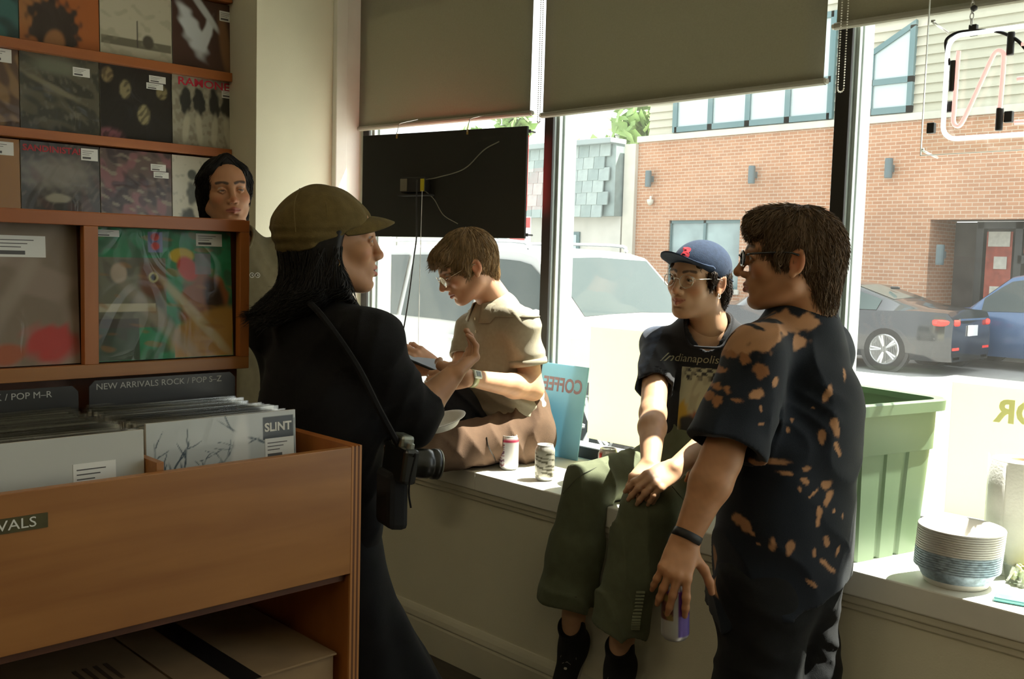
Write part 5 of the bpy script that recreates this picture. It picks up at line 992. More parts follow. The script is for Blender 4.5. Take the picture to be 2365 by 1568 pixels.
# paper bowls
BW = mat('paper_bowl_white', (.62, .60, .56), .7, var=.05, vscale=40, bump=.1, bscale=200); BB = mat('paper_bowl_blue', (.30, .38, .45), .7, var=.45, vscale=70)
c = onZ(2207, 1345, ZS); bmesh_ = {}
for i in range(18):
    blue = i < 8; e = empty('paper_bowl', (c[0] + .0005 * i, c[1] - .0004 * i, ZS + .0056 * i), random.uniform(0, 6), label='white paper bowl with a blue printed side, low in the stack on the sill' if blue else 'plain white paper bowl in the upper half of the stack on the sill', cat='bowl', group='stacked paper bowls')
    if blue not in bmesh_:
        o = MB().lathe([(0, .0012), (.066, .0012), (.070, .003), (.090, .039), (.0950, .0395), (.0958, .0420), (.0945, .0445), (.0880, .043), (.068, .006), (.064, .004), (0, .004)], 48).build('bowl_shell', BB if blue else BW, e, smooth=True); bmesh_[blue] = o
    else: o = bmesh_[blue].copy(); COL.objects.link(o); o.parent = e
    if i == 0: MB().lathe([(.0675, .0), (.0705, .002), (.0800, .022), (.0795, .0225), (.0670, .001)], 48).build('bowl_foot', BW, e, smooth=True)
# paper towel roll
TOW = mat('paper_towel', (.78, .78, .74), .9, var=.03, vscale=60, bump=.25, bscale=160, translucent=((.8, .8, .76), .2)); c = onZ(2338, 1318, ZS); e = empty('paper_towel_roll', (c[0], c[1], ZS), label='white paper towel roll standing on the sill beside the tote', cat='paper towel')
MB().lathe([(.021, .0), (.062, 0), (.064, .003), (.064, .276), (.062, .279), (.021, .279), (.0205, .27), (.0205, .008), (.021, 0)], 40).build('roll', TOW, e, smooth=True); MB().lathe([(.0205, .001), (.0205, .2785), (.0185, .2785), (.0185, .001)], 24).build('cardboard_core', CARTON, e, smooth=True)
pts = [(.0645 * math.cos(t), .0645 * math.sin(t)) for t in np.linspace(2.2, 3.5, 8)]; d = V(math.cos(3.5 + math.pi / 2), math.sin(3.5 + math.pi / 2)); pts = [tuple(np.array(pts[0]) + 0)] ; pts = [(.066 * math.cos(t), .066 * math.sin(t)) for t in np.linspace(4.6, 3.45, 10)]; tdir = V(math.sin(3.45), -math.cos(3.45)); lo_ = [tuple(np.array(pts[-1]) + tdir * s + V(-.25, -.15) * s * s * 4) for s in np.linspace(.012, .075, 6)]; pts += lo_
v = [(x, y, z) for z in (.004, .276) for x, y in pts]; n = len(pts); o = meshobj('loose_sheet', v, [(i, i + 1, n + i + 1, n + i) for i in range(n - 1)], TOW, e, True); o.modifiers.new('t', 'SOLIDIFY').thickness = .0006
# salad box
c = onZ(2362, 1352, ZS); e = empty('salad_container', (c[0] + .02, c[1] + .03, ZS), label='clear plastic tub of pasta salad on the sill by the towel roll', cat='food container'); PLC = clear_film('clear_plastic', (.92, .95, .92), .08, .06)
MB().lathe([(0, .001), (.060, .001), (.066, .004), (.078, .050), (.081, .051), (.081, .053), (.076, .052), (.064, .006), (0, .003)], 32).build('tub', PLC, e, smooth=True); mb = MB(); rg = np.random.default_rng(3)
FOOD = [mat('pasta_%d' % i, cc, .5) for i, cc in enumerate(((.62, .52, .22), (.70, .64, .40), (.30, .36, .12)))]
for i in range(90):
    a, r = rg.uniform(0, 6.28), .058 * math.sqrt(rg.uniform()); z = .012 + .05 * (1 - (r / .06) ** 2) * rg.uniform(.2, 1); q = nrm(rg.normal(size=3)) * .010; mb.tube([V(r * math.cos(a), r * math.sin(a), z) - q, V(r * math.cos(a), r * math.sin(a), z + .004), V(r * math.cos(a), r * math.sin(a), z) + q], .0045, 6, mi=int(rg.integers(0, 3)))
mb.build('salad', FOOD, e, smooth=True)['kind'] = 'stuff'
c = onZ(2340, 1388, ZS); tag(MB().box((c[0] + .035, c[1] - .005, ZS + .006), (.14, .035, .011), R=np.array([[math.cos(.25), -math.sin(.25), 0], [math.sin(.25), math.cos(.25), 0], [0, 0, 1]]), bev=.004).build('plastic_cutlery_pack', mat('teal_plastic', (.15, .42, .44), .3, coat=.5)), 'teal plastic packet lying on the sill before the salad', 'packet')
# ---------------------------------------------------------------- the five people
SKINM = mat('skin', (.5, .3, .2), .52, attr='Col', sss=.12, spec=.4, bump=.05, bscale=600)
def cloth(name, col, **k): return mat(name, col, k.pop('rough', .9), sheen=k.pop('sheen', .03), bump=k.pop('bump', .18), bscale=k.pop('bscale', 500), spec=.2, **k)
def hairm(name, col): return mat(name, col, .55, var=.45, vscale=90, stretch=(1, 1, .25), spec=.3)
def poly(s, h, name, m, par, cols=None, smooth=0):
    v, f = polygonise(s, h)
    if smooth: v = smooth_mesh(v, f, smooth)
    o = fast_mesh(name, v, f, m, par, None if cols is None else cols(v)); return o, v, f
def rel(R, c, sc=1.): return lambda *p: np.asarray(c) + R @ (np.array(p, float) * sc)
def hairdo(name, par, R, c, sc, shell, flow, mcol, n=1500, L=.05, seed=1, h=.0036, rootmask=None, r=.0013, lift=.004, steps=7, jit=.22, grav=0.):
    """shell: sdf in head space; strands laid over it; all one hair mesh"""
    v, f = polygonise(shell, h); rg = np.random.default_rng(seed); ok = np.arange(len(v)) if rootmask is None else np.nonzero(rootmask(v))[0]
    ix = rg.choice(ok, min(n, len(ok)), replace=False); sv, sf = strands(shell, v[ix], flow, L, steps=steps, r=r, lift=lift, seed=seed, jit=jit, grav=grav)
    V_ = np.concatenate([v, sv]); F_ = np.concatenate([f, sf + len(v)]); return fast_mesh(name, (V_ * sc) @ R.T + c, F_, mcol, par)
def tee(s, pel, chest, neck, sL, sR, face, w=(.165, .150, .170), flat=1.5, sh=.062, grow=0.):
    """torso volume from pelvis up to the neck root"""
    fl = (nrm(face), flat); mid = (np.asarray(pel) * .45 + np.asarray(chest) * .55)
    s.cone(pel, mid, w[0] + grow, w[1] + grow, k=.05, flat=fl); s.cone(mid, chest, w[1] + grow, w[2] + grow, k=.05, flat=fl)
    up = np.asarray(neck) * .35 + (np.asarray(sL) + sR) / 2 * .65
    s.cone(chest, up, w[2] * .95 + grow, .105 + grow, k=.05, flat=fl)
    for q in (sL, sR): s.cone(up - UP * .02, q - UP * .012, .078 + grow, sh + grow - .006, k=.05)
    s.cone(up, neck, .082 + grow, .066 + grow, k=.04); return s
def shoe(p, R, sc, col, par, sole=(.5, .48, .42), stripes=None):
    """x right, y toe, z up; p at the ankle over the heel"""
    W = rel(R, p, sc); s = S(); s.cone(W(0, -.02, -.05), W(0, .02, -.05), .040 * sc, .038 * sc, k=.02); s.cone(W(0, .02, -.055), W(.004, .16, -.066), .040 * sc, .034 * sc, k=.03, flat=(R[:, 2], 1.25)); s.cone(W(0, -.01, -.03), W(0, -.005, .03), .042 * sc, .043 * sc, k=.03); s.plane(W(0, 0, -.088), -R[:, 2]); s.ell(W(0, .01, .055), V(.034, .045, .03) * sc, R, k=.006, sub=True)
    o, v, f = poly(s, .0048, 'shoe', col, par); s2 = S(); s2.cone(W(0, -.03, -.085), W(.004, .165, -.088), .040 * sc, .037 * sc, k=.02, flat=(R[:, 2], 3.0)); poly(s2, .0048, 'sole', mat('shoe_sole', sole, .7), o)
    if stripes:
        for sd in (-1, 1):
            for k in range(3):
                a = W(sd * .052, .030 + .022 * k, -.078); b = W(sd * .048, .060 + .020 * k, -.030); m_ = MB().tube([a, b], .004 * sc, 6).build('shoe_stripe', mat('shoe_stripe', stripes, .6), o); wrap(m_, s, -R[:, 0] * sd, .0006, .05)
    return o
UP = V(0, 0, 1)
def rib(neck, face, sdf, par, m, r=.066, fwd=.02, name='collar_rib', th=.0045, drop=.05):
    f = nrm(face - UP * (face @ UP)); l = np.cross(UP, f); a = np.linspace(0, 2 * np.pi, 40, endpoint=False); P = np.array([neck + f * fwd + (f * math.cos(t) + l * math.sin(t)) * r + UP * .10 for t in a]); Q = march(P, np.tile(-UP, (40, 1)), sdf, .10 + drop)
    for _ in range(3): Q = (np.roll(Q, 1, 0) + 2 * Q + np.roll(Q, -1, 0)) / 4
    return MB().tube(Q, th, 8, closed=True).build(name, m, par, smooth=True)
# ================================================================ woman with the olive cap
hc = atd(768, 566, 2.30); Rh = head_frame(RIGHT * math.cos(.30) + FWD * math.sin(.30) + UP * .05)
skinA = (.47, .245, .13); neck = atd(728, 690, 2.33)
hv, hf, hC, hs = build_head(Rh, hc, 1.0, neck, dict(skin=skinA, lip=(.40, .10, .08)), dict(nose=.85, jaw=.98, open=.003, smile=.5, cheek=1.1))
fa = nrm(RIGHT * .62 + FWD * .78); ra_ = np.cross(fa, UP); ra_ = nrm(ra_)   # chest direction, her right
shc = atd(742, 752, 2.34); sR, sL = shc + ra_ * .165 - UP * .01, shc - ra_ * .165
el, wr = atd(948, 968, 2.36), atd(1046, 866, 2.44)
hd = nrm(atd(1100, 818, 2.53) - wr); sA, tips = arm_sdf(sR, el, wr, (.05, .042, .036, .0255), dict(R=frame_from(hd, nrm(-UP * .75 + RIGHT * .55 + FWD * .25)), side=1, curl=((6, 8, 6), (28, 30, 15), (40, 42, 20), (48, 45, 20)), spread=(10, 2, -4, -8), thumb=((.80, .45, -.35), (.62, .75, -.15), (.50, .85, .05)), sc=.95))
av, af = polygonise(sA, .0028)
sb = S(); tee(sb, shc - UP * .50 + fa * .01, shc - UP * .18, neck, sL, sR, fa, (.15, .125, .14), grow=-.028); bv, bf = polygonise(sb, .009)
lA = S(); elL = sL - UP * .25 + fa * .06; lA.cone(sL, elL, .05, .042); lA.cone(elL, elL + fa * .20 - UP * .05, .042, .027); hand_cones(lA, elL + fa * .20 - UP * .05, frame_from(fa, UP), -1, sc=.95); lv, lf = polygonise(lA, .007)
legs = S(); pel = shc - UP * .50 + fa * .01; leg0 = V(pel[0], pel[1], 0)
for q in (-1, 1): legs.cone(pel + ra_ * q * .06, leg0 + ra_ * q * .09 + UP * .48, .065, .055); legs.cone(leg0 + ra_ * q * .09 + UP * .48, leg0 + ra_ * q * .09 + UP * .07, .055, .04)
gv, gf = polygonise(legs, .010)
V_, F_, C_ = join_parts([(hv, hf, hC), (av, af, skin_cols(av, skinA)), (bv, bf, skin_cols(bv, skinA)), (lv, lf, skin_cols(lv, skinA)), (gv, gf, skin_cols(gv, skinA))])
PA = tag(fast_mesh('person', V_, F_, SKINM, None, C_), 'standing person in an olive cap, black sweater and long dark skirt gesturing with one hand', 'person')
BLK = cloth('black_knit', (.006, .006, .0065), var=.25, vscale=60, sheen=.03); SKIRT = cloth('dark_skirt', (.0065, .007, .008), var=.3, vscale=20)
s = S(); tee(s, shc - UP * .46 + fa * .01, shc - UP * .18, neck + (shc - neck) * .25, sL, sR, fa, (.170, .155, .162), 1.35, .066, .0)
cuff = el + (wr - el) * .42; s.cone(sR - UP * .01, el, .068, .064, k=.05); s.add(sleeve(el, cuff, .062, .050, .043), k=.03); s.cone(sL - UP * .01, elL, .068, .062, k=.05); s.cone(elL, elL + fa * .17, .060, .048, k=.04)
s.post.append(folds(.0055, 34, nrm(RIGHT * .5 - UP * .8 + FWD * .3), 3)); poly(s, .0058, 'sweater', BLK, PA)
s = S(); wst = shc - UP * .40 + fa * .0; hem = V(wst[0], wst[1] + .10, .10) + fa * .03 + RIGHT * .09
s.cone(wst, wst - UP * .22, .160, .178, k=.05, flat=(fa, 1.3)); s.cone(wst - UP * .22, hem + ra_ * .03, .160, .230, k=.06, flat=(fa, 1.1)); s.plane(hem + UP * .02, -UP); s.plane((0, 1.192, 0), (0, -1, 0), .02)
def pleat(P, d): q = P - wst; a = np.arctan2(q @ ra_, q @ fa); dn = np.clip(-(q[:, 2]) - .15, 0, .6); return d + .022 * dn * np.sin(a * 11 + noise3(P, 5, 2) * 1.5) + .003 * noise3(P, 22, 5)
s.post.append(pleat); poly(s, .0075, 'skirt', SKIRT, PA)
for q in (-1, 1): shoe(leg0 + ra_ * q * .09 + UP * .088, np.stack([ra_, fa, UP], 1), 1., cloth('black_shoe', (.01, .01, .01)), PA)
# her hair: shoulder length, flicked out at the back
s = S(); s.ell((0, -.022, .020), (.079, .097, .082), k=.02)
for q in (-1, 1): s.cone((q * .056, -.036, .0), (q * .060, -.050, -.105), .026, .030, k=.03); s.cone((q * .070, .004, .03), (q * .072, -.006, -.085), .015, .017, k=.025)
s.cone((0, -.070, .0), (0, -.085, -.105), .056, .040, k=.04, flat=((0, 1, 0), 1.2)); s.cone((-.02, -.10, -.115), (-.03, -.165, -.145), .034, .012, k=.03); s.cone((.04, -.09, -.12), (.03, -.14, -.160), .034, .012, k=.03); s.cone((.070, .0, -.08), (.066, .030, -.128), .022, .008, k=.02); s.ell((0, .085, -.02), (.062, .06, .085), k=.02, sub=True); s.ell((.075, .050, -.025), (.030, .040, .065), k=.02, sub=True); s.ell((-.075, .050, -.025), (.030, .040, .065), k=.02, sub=True)
def flowA(P): d = np.tile(V(0, -.15, -1), (len(P), 1)); b = P[:, 2] < -.09; d[b] = V(0, -.9, -.35); return d
hairdo('hair', PA, Rh, hc, 1., s, flowA, hairm('black_hair', (.008, .007, .006)), 2300, .075, 3, r=.0011, lift=.010, rootmask=lambda v: (v[:, 2] < .0) & (v[:, 1] < .05))
# her cap
W = rel(Rh, hc); CAPO = cloth('olive_canvas', (.115, .082, .026), var=.2, vscale=50, bump=.3, bscale=300); s = S(); s.ell((0, -.020, .048), (.087, .111, .072), k=.02); s.cone((0, -.034, .022), (0, -.024, .046), .097, .092, k=.03, flat=((1, 0, 0), 1.10)); s.plane((0, 0, .018), (0, .40, -1)); s.ell((0, -.012, .0), (.080, .104, .060), k=.004, sub=True)
s.post.append(lambda P, d: d + .0022 * noise3(P, 60, 4) + .0015 * np.sin(P[:, 2] * 260) * (P[:, 2] < .05)); v, f = polygonise(s, .003); cap = fast_mesh('cap', v @ Rh.T + hc, f, CAPO, PA)
def brim(c, R, par, m, y0, z0, ln, wd, drop, curve, name='brim', under=None, tilt=0.):
    g = []; nu, nv = 20, 10
    for k in range(2):
        for j in range(nv + 1):
            for i in range(nu + 1):
                a = (i / nu - .5) * 2; t = j / nv; ax = a * 1.45; x = math.sin(ax) * wd; y = y0 + math.cos(ax) * .100 - .10 + t * ln * math.cos(ax * .82) ** .7; z = z0 - drop * t * t - curve * (x / wd) ** 2 + tilt * t * ln - k * .004; g.append((x, y, z))
    n1 = (nu + 1) * (nv + 1); F = [(k * n1 + j * (nu + 1) + i, k * n1 + j * (nu + 1) + i + 1, k * n1 + (j + 1) * (nu + 1) + i + 1, k * n1 + (j + 1) * (nu + 1) + i) for k in range(2) for j in range(nv) for i in range(nu)]
    rim_ = [j * (nu + 1) for j in range(nv + 1)] + [nv * (nu + 1) + i for i in range(1, nu + 1)] + [j * (nu + 1) + nu for j in range(nv - 1, -1, -1)]; F += [(a, b, b + n1, a + n1) for a, b in zip(rim_[:-1], rim_[1:])]
    return fixn(meshobj(name, (np.array(g) @ np.asarray(R).T + c), F, m, par, True))
brim(hc, Rh, cap, CAPO, .080, .066, .066, .080, .014, .030)
for yy in (-.09, -.02): m_ = MB().tube(spline([W(.089, yy, .030), W(.080, yy, .090), W(.03, yy * .8, .128)], 14), .0012, 5).build('seam', CAPO, cap)
MB().tube([W(.0865, -.006, -.030) + .010 * (W(0, math.cos(t), math.sin(t) - 1.0) - hc) for t in np.linspace(0, 2 * np.pi, 16, endpoint=False)], .0012, 6, closed=True).build('earring', mat('gold', (.7, .5, .25), .25, metal=1.), PA)
# her camera on its strap
cc = atd(935, 1068, 2.22); cy_ = nrm(atd(1012, 1072, 2.26) - cc); Rc = np.stack([cy_, nrm(np.cross(UP, cy_)), UP], 1)
cm = empty('camera_on_strap', cc, label='black camera with a long lens hanging at the hip of the person in the cap', cat='camera', rot=tuple(Matrix(Rc.tolist()).to_euler()))
BODY = mat('camera_black', (.012, .013, .011), .35, coat=.3); SILV = mat('camera_silver', (.32, .34, .30), .35, metal=.8)
MB().box((-.012, 0, 0), (.036, .125, .078), bev=.008).build('camera_body', BODY, cm); MB().box((-.012, 0, .048), (.034, .060, .032), bev=.008).build('prism_housing', SILV, cm)
Rl = np.array([[0, 0, 1], [0, 1, 0], [-1, 0, 0]]); MB().lathe([(.0, 0), (.030, 0), (.031, .006), (.032, .012), (.032, .034), (.0335, .036), (.0335, .056), (.032, .058), (.032, .064), (.0345, .067), (.0345, .080), (.030, .081), (.028, .074), (0, .072)], 32, R=Rl).build('lens', BODY, cm, smooth=False).data.shade_smooth()
MB().lathe([(.0348, .079), (.0352, .0805), (.0345, .082), (.0338, .081)], 32, R=Rl).build('lens_ring', SILV, cm); MB().lathe([(.009, 0), (.009, .010), (.006, .012), (0, .012)], 14, (-.012, -.045, .039)).build('shutter_dial', SILV, cm); MB().lathe([(.008, 0), (.008, .012), (0, .013)], 14, (-.012, .045, .039)).build('rewind_dial', SILV, cm); MB().tube(spline([(-.01, -.064, .025), (-.012, -.078, .03), (-.016, -.075, -.02), (-.012, -.070, -.055), (-.005, -.075, -.085)], 24), .0022, 6).build('strap_end', BLK, cm)
Ti = Rc.T; stp = [Ti @ (q - cc) for q in (cc + UP * .03 - cy_ * .012, atd(875, 960, 2.12), atd(820, 860, 2.13), atd(745, 760, 2.17), atd(690, 705, 2.25))]; MB().tube(spline(stp, 40), .0075, 6).build('strap', BLK, cm)
pc = atd(905, 1150, 2.24); tag(MB().box(pc, (.05, .09, .13), R=Rc, bev=.014).build('pouch', cloth('grey_nylon', (.022, .024, .026))), 'small dark pouch under the camera at the hip of the person in the cap', 'pouch')
print('A', round(time.time() - T0, 1))
# ================================================================ seated man in the polo shirt
hc = atd(1078, 618, 3.60); Rh = head_frame(-RIGHT * .90 - FWD * .30 - UP * .52); skinB = (.60, .33, .20)
neck = atd(1146, 700, 3.68); hv, hf, hC, hs = build_head(Rh, hc, 1.03, neck, dict(skin=skinB, brow=(.16, .09, .04), lip=(.45, .16, .11), gaze=(0, .9, -.45)), dict(nose=1.15, jaw=.96, lid=.004), neckr=(.052, .060))
fb = nrm(-RIGHT * .85 - FWD * .5); lb_ = nrm(np.cross(UP, fb))      # his left
shc = atd(1158, 752, 3.70); sL, sR = atd(1206, 746, 3.57), atd(1092, 752, 3.82); pel = atd(1192, 985, 3.70)
elL, wrL = atd(1228, 898, 3.58), atd(1078, 872, 3.38); elR, wrR = atd(1062, 870, 3.72), atd(1005, 850, 3.48)
ph = atd(952, 822, 3.44)
hdL = nrm(atd(985, 880, 3.38) - wrL); sA, tl_ = arm_sdf(sL, elL, wrL, (.046, .042, .038, .027), dict(R=frame_from(hdL, nrm(-FWD * .8 + UP * .3 - RIGHT * .2)), side=1, curl=((30, 40, 25),) * 4))
sB, tr_ = arm_sdf(sR, elR, wrR, (.046, .042, .038, .026), dict(R=frame_from(nrm(ph - wrR + UP * .01), nrm(-FWD * .85 + UP * .25)), side=-1, curl=((25, 45, 25), (28, 48, 25), (32, 50, 25), (36, 50, 25)), thumb=((.75, .55, -.35), (.45, .85, -.25), (.25, .95, -.2))))
v1, f1 = polygonise(sA, .0027); v2, f2 = polygonise(sB, .0027); c1 = skin_cols(v1, skinB)
kp = hits(v1, [(1206, 815)])[0]; q = v1 - kp; qa, qb = q @ RIGHT, q @ CAMR[:, 1]                # inked spider-like plant on the upper arm
ink = np.zeros(len(v1))
for a, L in ((-2.7, .026), (-2.2, .034), (-1.7, .036), (-1.2, .034), (-.7, .028), (2.6, .018), (.5, .02)):
    t = np.clip((qa * math.cos(a) + qb * math.sin(a)) / L, 0, 1); bx = t * L * math.cos(a); by = t * L * math.sin(a); ox = .004 * np.sin(t * 6 + a); ink = np.maximum(ink, 1 - sm(np.hypot(qa - bx - ox, qb - by), .0010, .0028))
ink = np.maximum(ink, 1 - sm(np.hypot(qa, qb * 1.3), .005, .009)); c1 = c1 * (1 - .8 * ink[:, None]) + V(.05, .05, .05) * .8 * ink[:, None]
sb = S(); tee(sb, pel, shc - UP * .18 + (pel - shc) * .08, neck, sL, sR, fb, (.15, .14, .15), grow=-.028); bv, bf = polygonise(sb, .009)
# legs: sitting sideways with knees drawn round
hpL, hpR = [V(q[0], q[1], ZS + .098) for q in (pel + lb_ * .085, pel - lb_ * .085)]; knL, knR = atd(940, 1046, 3.32), atd(985, 968, 3.70); anL, anR = atd(1085, 1040, 3.58), atd(1090, 1030, 3.80)
lg = S(); lg.chain([hpL, knL, anL], (.060, .045, .036)); lg.chain([hpR, knR, anR], (.060, .045, .036)); gv, gf = polygonise(lg, .009)
V_, F_, C_ = join_parts([(hv, hf, hC), (v1, f1, c1), (v2, f2, skin_cols(v2, skinB)), (bv, bf, skin_cols(bv, skinB)), (gv, gf, skin_cols(gv, skinB))])
PB = tag(fast_mesh('person', V_, F_, SKINM, None, C_), 'fair-haired person in a grey polo shirt sitting on the sill and looking at a phone', 'person')
POLO = cloth('grey_polo', (.36, .32, .24), var=.06, vscale=80, bump=.3, bscale=700); s = S(); tee(s, pel + UP * .00, shc - UP * .18 + (pel - shc) * .08, neck + (shc - neck) * .30, sL, sR, fb, (.160, .155, .152), 1.35, .060, .003)
slL = sL + (elL - sL) * .60; slR = sR + (elR - sR) * .66; s.add(sleeve(sL - UP * .01, slL, .062, .068, .050), .04); s.add(sleeve(sR - UP * .01, slR, .060, .064, .048), .04)
s.post.append(folds(.0065, 30, nrm(UP * .8 + RIGHT * .5), 7))
s.ell(pel - UP * .16, (.3, .3, .045), k=.02, sub=True)
shB = s; o, pv, pf = poly(s, .0052, 'polo_shirt', POLO, PB)
# collar, placket, buttons
nu = nrm(neck - shc); ins = []; dirs = []
for i in range(33):
    a = -2.75 + 5.5 * i / 32; d = -fb * math.cos(a) + lb_ * math.sin(a); dirs.append(d); ins.append(neck + d * .064 + nu * .022 - UP * (.020 * (1 - math.cos(a)) * .5))
ins = np.array(ins); dirs = np.array(dirs); lowp = ins + dirs * .10 - UP * np.array([.052 + .022 * (abs(-2.75 + 5.5 * i / 32) > 2.2) for i in range(33)])[:, None]
mid_ = ins + dirs * .014 - UP * .008; outp = march(lowp, -dirs, shB, .14) + dirs * .006
v = [tuple(p) for i in range(33) for p in (ins[i] - UP * .03 - dirs[i] * .004, ins[i], mid_[i], outp[i])]; o = meshobj('collar', v, [(4 * i + k, 4 * i + k + 1, 4 * i + k + 5, 4 * i + k + 4) for i in range(32) for k in range(3)], POLO, PB, True); o.modifiers.new('t', 'SOLIDIFY').thickness = .0035
pb = hits(pv, [(1096, 708), (1098, 735), (1100, 765)])
for q in pb[1:]: MB().lathe([(0, 0), (.0055, 0), (.0055, .002), (0, .003)], 12, q - fb * -.001, R=frame_from(np.cross(fb, UP), fb)).build('button', mat('shirt_button', (.5, .42, .28), .4), PB)
for q, e_, rr_ in ((slL, elL - sL, .0705),): Rq = frame_from(np.cross(nrm(e_), V(.3, .2, 1)), e_); MB().lathe([(rr_ - .004, -.012), (rr_ - .001, -.012), (rr_, .0), (rr_ - .001, .010), (rr_ - .005, .010), (rr_ - .006, 0)], 40, q, R=Rq).build('sleeve_cuff', POLO, PB, smooth=True)
PANTS = cloth('brown_trousers', (.105, .062, .038), var=.12, vscale=30, bump=.25); s = S(); s.cone(hpL, hpR, .097, .097, k=.05); s.cone(pel - UP * .02, pel + UP * .05, .150, .150, k=.04, flat=(fb, 1.25)); s.chain([hpL, knL, anL + (knL - anL) * .25], (.094, .074, .060), k=.04); s.chain([hpR, knR, anR + (knR - anR) * .2], (.094, .074, .060), k=.04)
s.post.append(folds(.006, 40, nrm(RIGHT * .9 + UP * .4), 11)); o, tv, tf = poly(s, .0058, 'trousers', PANTS, PB)
zp = hits(tv, [(1124, 1010), (1128, 1030), (1140, 1055), (1146, 1075)]); MB().tube(spline(zp - FWD * .002, 12), .0022, 5).build('pocket_zip', mat('dark_zip', (.03, .022, .016), .5), PB)
shB_ = cloth('black_sneaker', (.012, .012, .012)); shoe(anL + UP * .0, head_frame(nrm(RIGHT * .8 + FWD * .3 - UP * .1)), .95, shB_, PB); shoe(anR, head_frame(nrm(-RIGHT * .2 - FWD * .9 - UP * .2)), .95, shB_, PB)
# hair
def shortshell(thick=.010, front=.052, side=.0, nape=-.055, fringe=.010):
    s = S(); s.ell((0, -.018, .036), (.077 + thick * .7, .097 + thick, .086 + thick), k=.02); s.cone((0, -.068, .02), (0, -.066, nape), .052, .036, k=.03, flat=((0, 1, 0), 1.1)); return s
s = shortshell(.012); s.ell((0, .060, .080), (.062, .040, .028), k=.025); s.cone((-.05, .070, .070), (.05, .076, .066), .020, .022, k=.02)
s.ell((0, .112, -.010), (.075, .055, .068), k=.012, sub=True)
for q in (-1, 1): s.ell((q * .094, .010, -.040), (.034, .050, .055), k=.010, sub=True); s.ell((q * .095, -.014, .0), (.020, .024, .034), k=.008, sub=True); s.cone((q * .076, .026, .020), (q * .075, .024, -.012), .008, .005, k=.01)
def flowB(P): d = P - V(0, -.06, .12); d = d / (np.linalg.norm(d, axis=1)[:, None] + 1e-6) + V(0, .25, -.35); return d
BLOND = hairm('brown_blond_hair', (.26, .165, .075)); hairdo('hair', PB, Rh, hc, 1.03, s, flowB, BLOND, 3000, .055, 5, r=.0011, lift=.006, jit=.25)
def specs(name, par, R, c, lens_r, m, rim=.0014, y=.106, dx=.033, z=.004, temple=True, shape=1., lensm=None):
    W = rel(R, c); g = MB(); e_ = None
    for q in (-1, 1):
        ring = [W(q * dx + lens_r * math.cos(t) * 1.12, y - .010 * (abs(q * dx + lens_r * math.cos(t)) / .06) ** 2, z + lens_r * shape * math.sin(t)) for t in np.linspace(0, 2 * np.pi, 28, endpoint=False)]; g.tube(ring, rim, 6, closed=True)
        if temple: g.tube(spline([W(q * (dx + lens_r * 1.1), y - .012, z + .008), W(q * .073, y - .030, z + .011), W(q * .083, .010, z + .014), W(q * .082, -.018, z + .008)], 16), rim * .95, 6)
    g.tube(spline([W(-.012, y, z + .004), W(0, y + .004, z + .008), W(.012, y, z + .004)], 8), rim, 6); o = g.build(name, m, par, smooth=True)
    for q in (-1, 1):
        ring = [W(q * dx + lens_r * math.cos(t) * 1.12, y - .010 * (abs(q * dx + lens_r * math.cos(t)) / .06) ** 2, z + lens_r * shape * math.sin(t)) for t in np.linspace(0, 2 * np.pi, 28, endpoint=False)]; meshobj('lens', [tuple(p) for p in ring], [tuple(range(28))], lensm or clear_film('spectacle_lens', (.96, .97, .97), .05, .02), o)
    return o
specs('glasses', PB, Rh, hc, .0195, mat('thin_gold_wire', (.55, .48, .38), .25, metal=1.), .0011, .112, z=-.002)
# his watch
wd = nrm(elL - wrL); Rw = frame_from(wd, -FWD + UP * .5); wp = wrL + wd * .022; Rz = np.stack([Rw[:, 0], Rw[:, 2], Rw[:, 1]], 1); WBAND = mat('clear_yellow_resin', (.55, .55, .32), .25, coat=.4)
o = MB().lathe([(.0285, -.010), (.0315, -.010), (.0320, 0), (.0315, .010), (.0285, .010), (.0280, 0)], 36, wp, R=Rz).build('watch', WBAND, PB, smooth=True); fc = wp + Rw[:, 2] * .033; Rf = np.stack([Rw[:, 0], Rw[:, 1], Rw[:, 2]], 1); MB().box(fc, (.030, .034, .010), R=Rf, bev=.005).build('watch_case', mat('pale_resin', (.66, .68, .56), .3), o); MB().box(fc + Rw[:, 2] * .0055, (.018, .018, .002), R=Rf).build('watch_display', mat('watch_lcd', (.10, .11, .08), .3), o)
# phone
pd = nrm(atd(1000, 842, 3.44) - ph); Rp = frame_from(pd, nrm(UP * .75 + RIGHT * .2 - FWD * .35)); e = empty('phone', ph + pd * .03, label='dark smartphone held in both hands by the person in the polo', cat='phone', rot=tuple(Matrix(Rp.tolist()).to_euler())); MB().box((0, 0, 0), (.072, .145, .009), bev=.004).build('phone_case', mat('phone_case', (.02, .02, .02), .4), e); MB().box((0, 0, .005), (.064, .135, .001)).build('screen', mat('phone_screen', (.10, .12, .12), .08, emit=(.5, .55, .55), estr=.15), e); MB().box((-.018, -.050, -.0055), (.026, .030, .003), bev=.001).build('camera_bump', PLAST, e)
# bowl on his lap
bc = atd(1022, 988, 3.30); Rb = frame_from(nrm(np.cross(nrm(UP + RIGHT * -.25 + FWD * -.15), RIGHT)), nrm(UP - RIGHT * .28 - FWD * .12)); e = empty('paper_bowl', bc, label='white paper bowl resting on the lap of the person in the polo', cat='bowl', rot=tuple(Matrix(Rb.tolist()).to_euler())); MB().lathe([(0, .0), (.050, .0), (.054, .003), (.074, .026), (.086, .028), (.087, .030), (.085, .0305), (.072, .0285), (.052, .005), (0, .003)], 40).build('bowl_shell', BW, e, smooth=True)
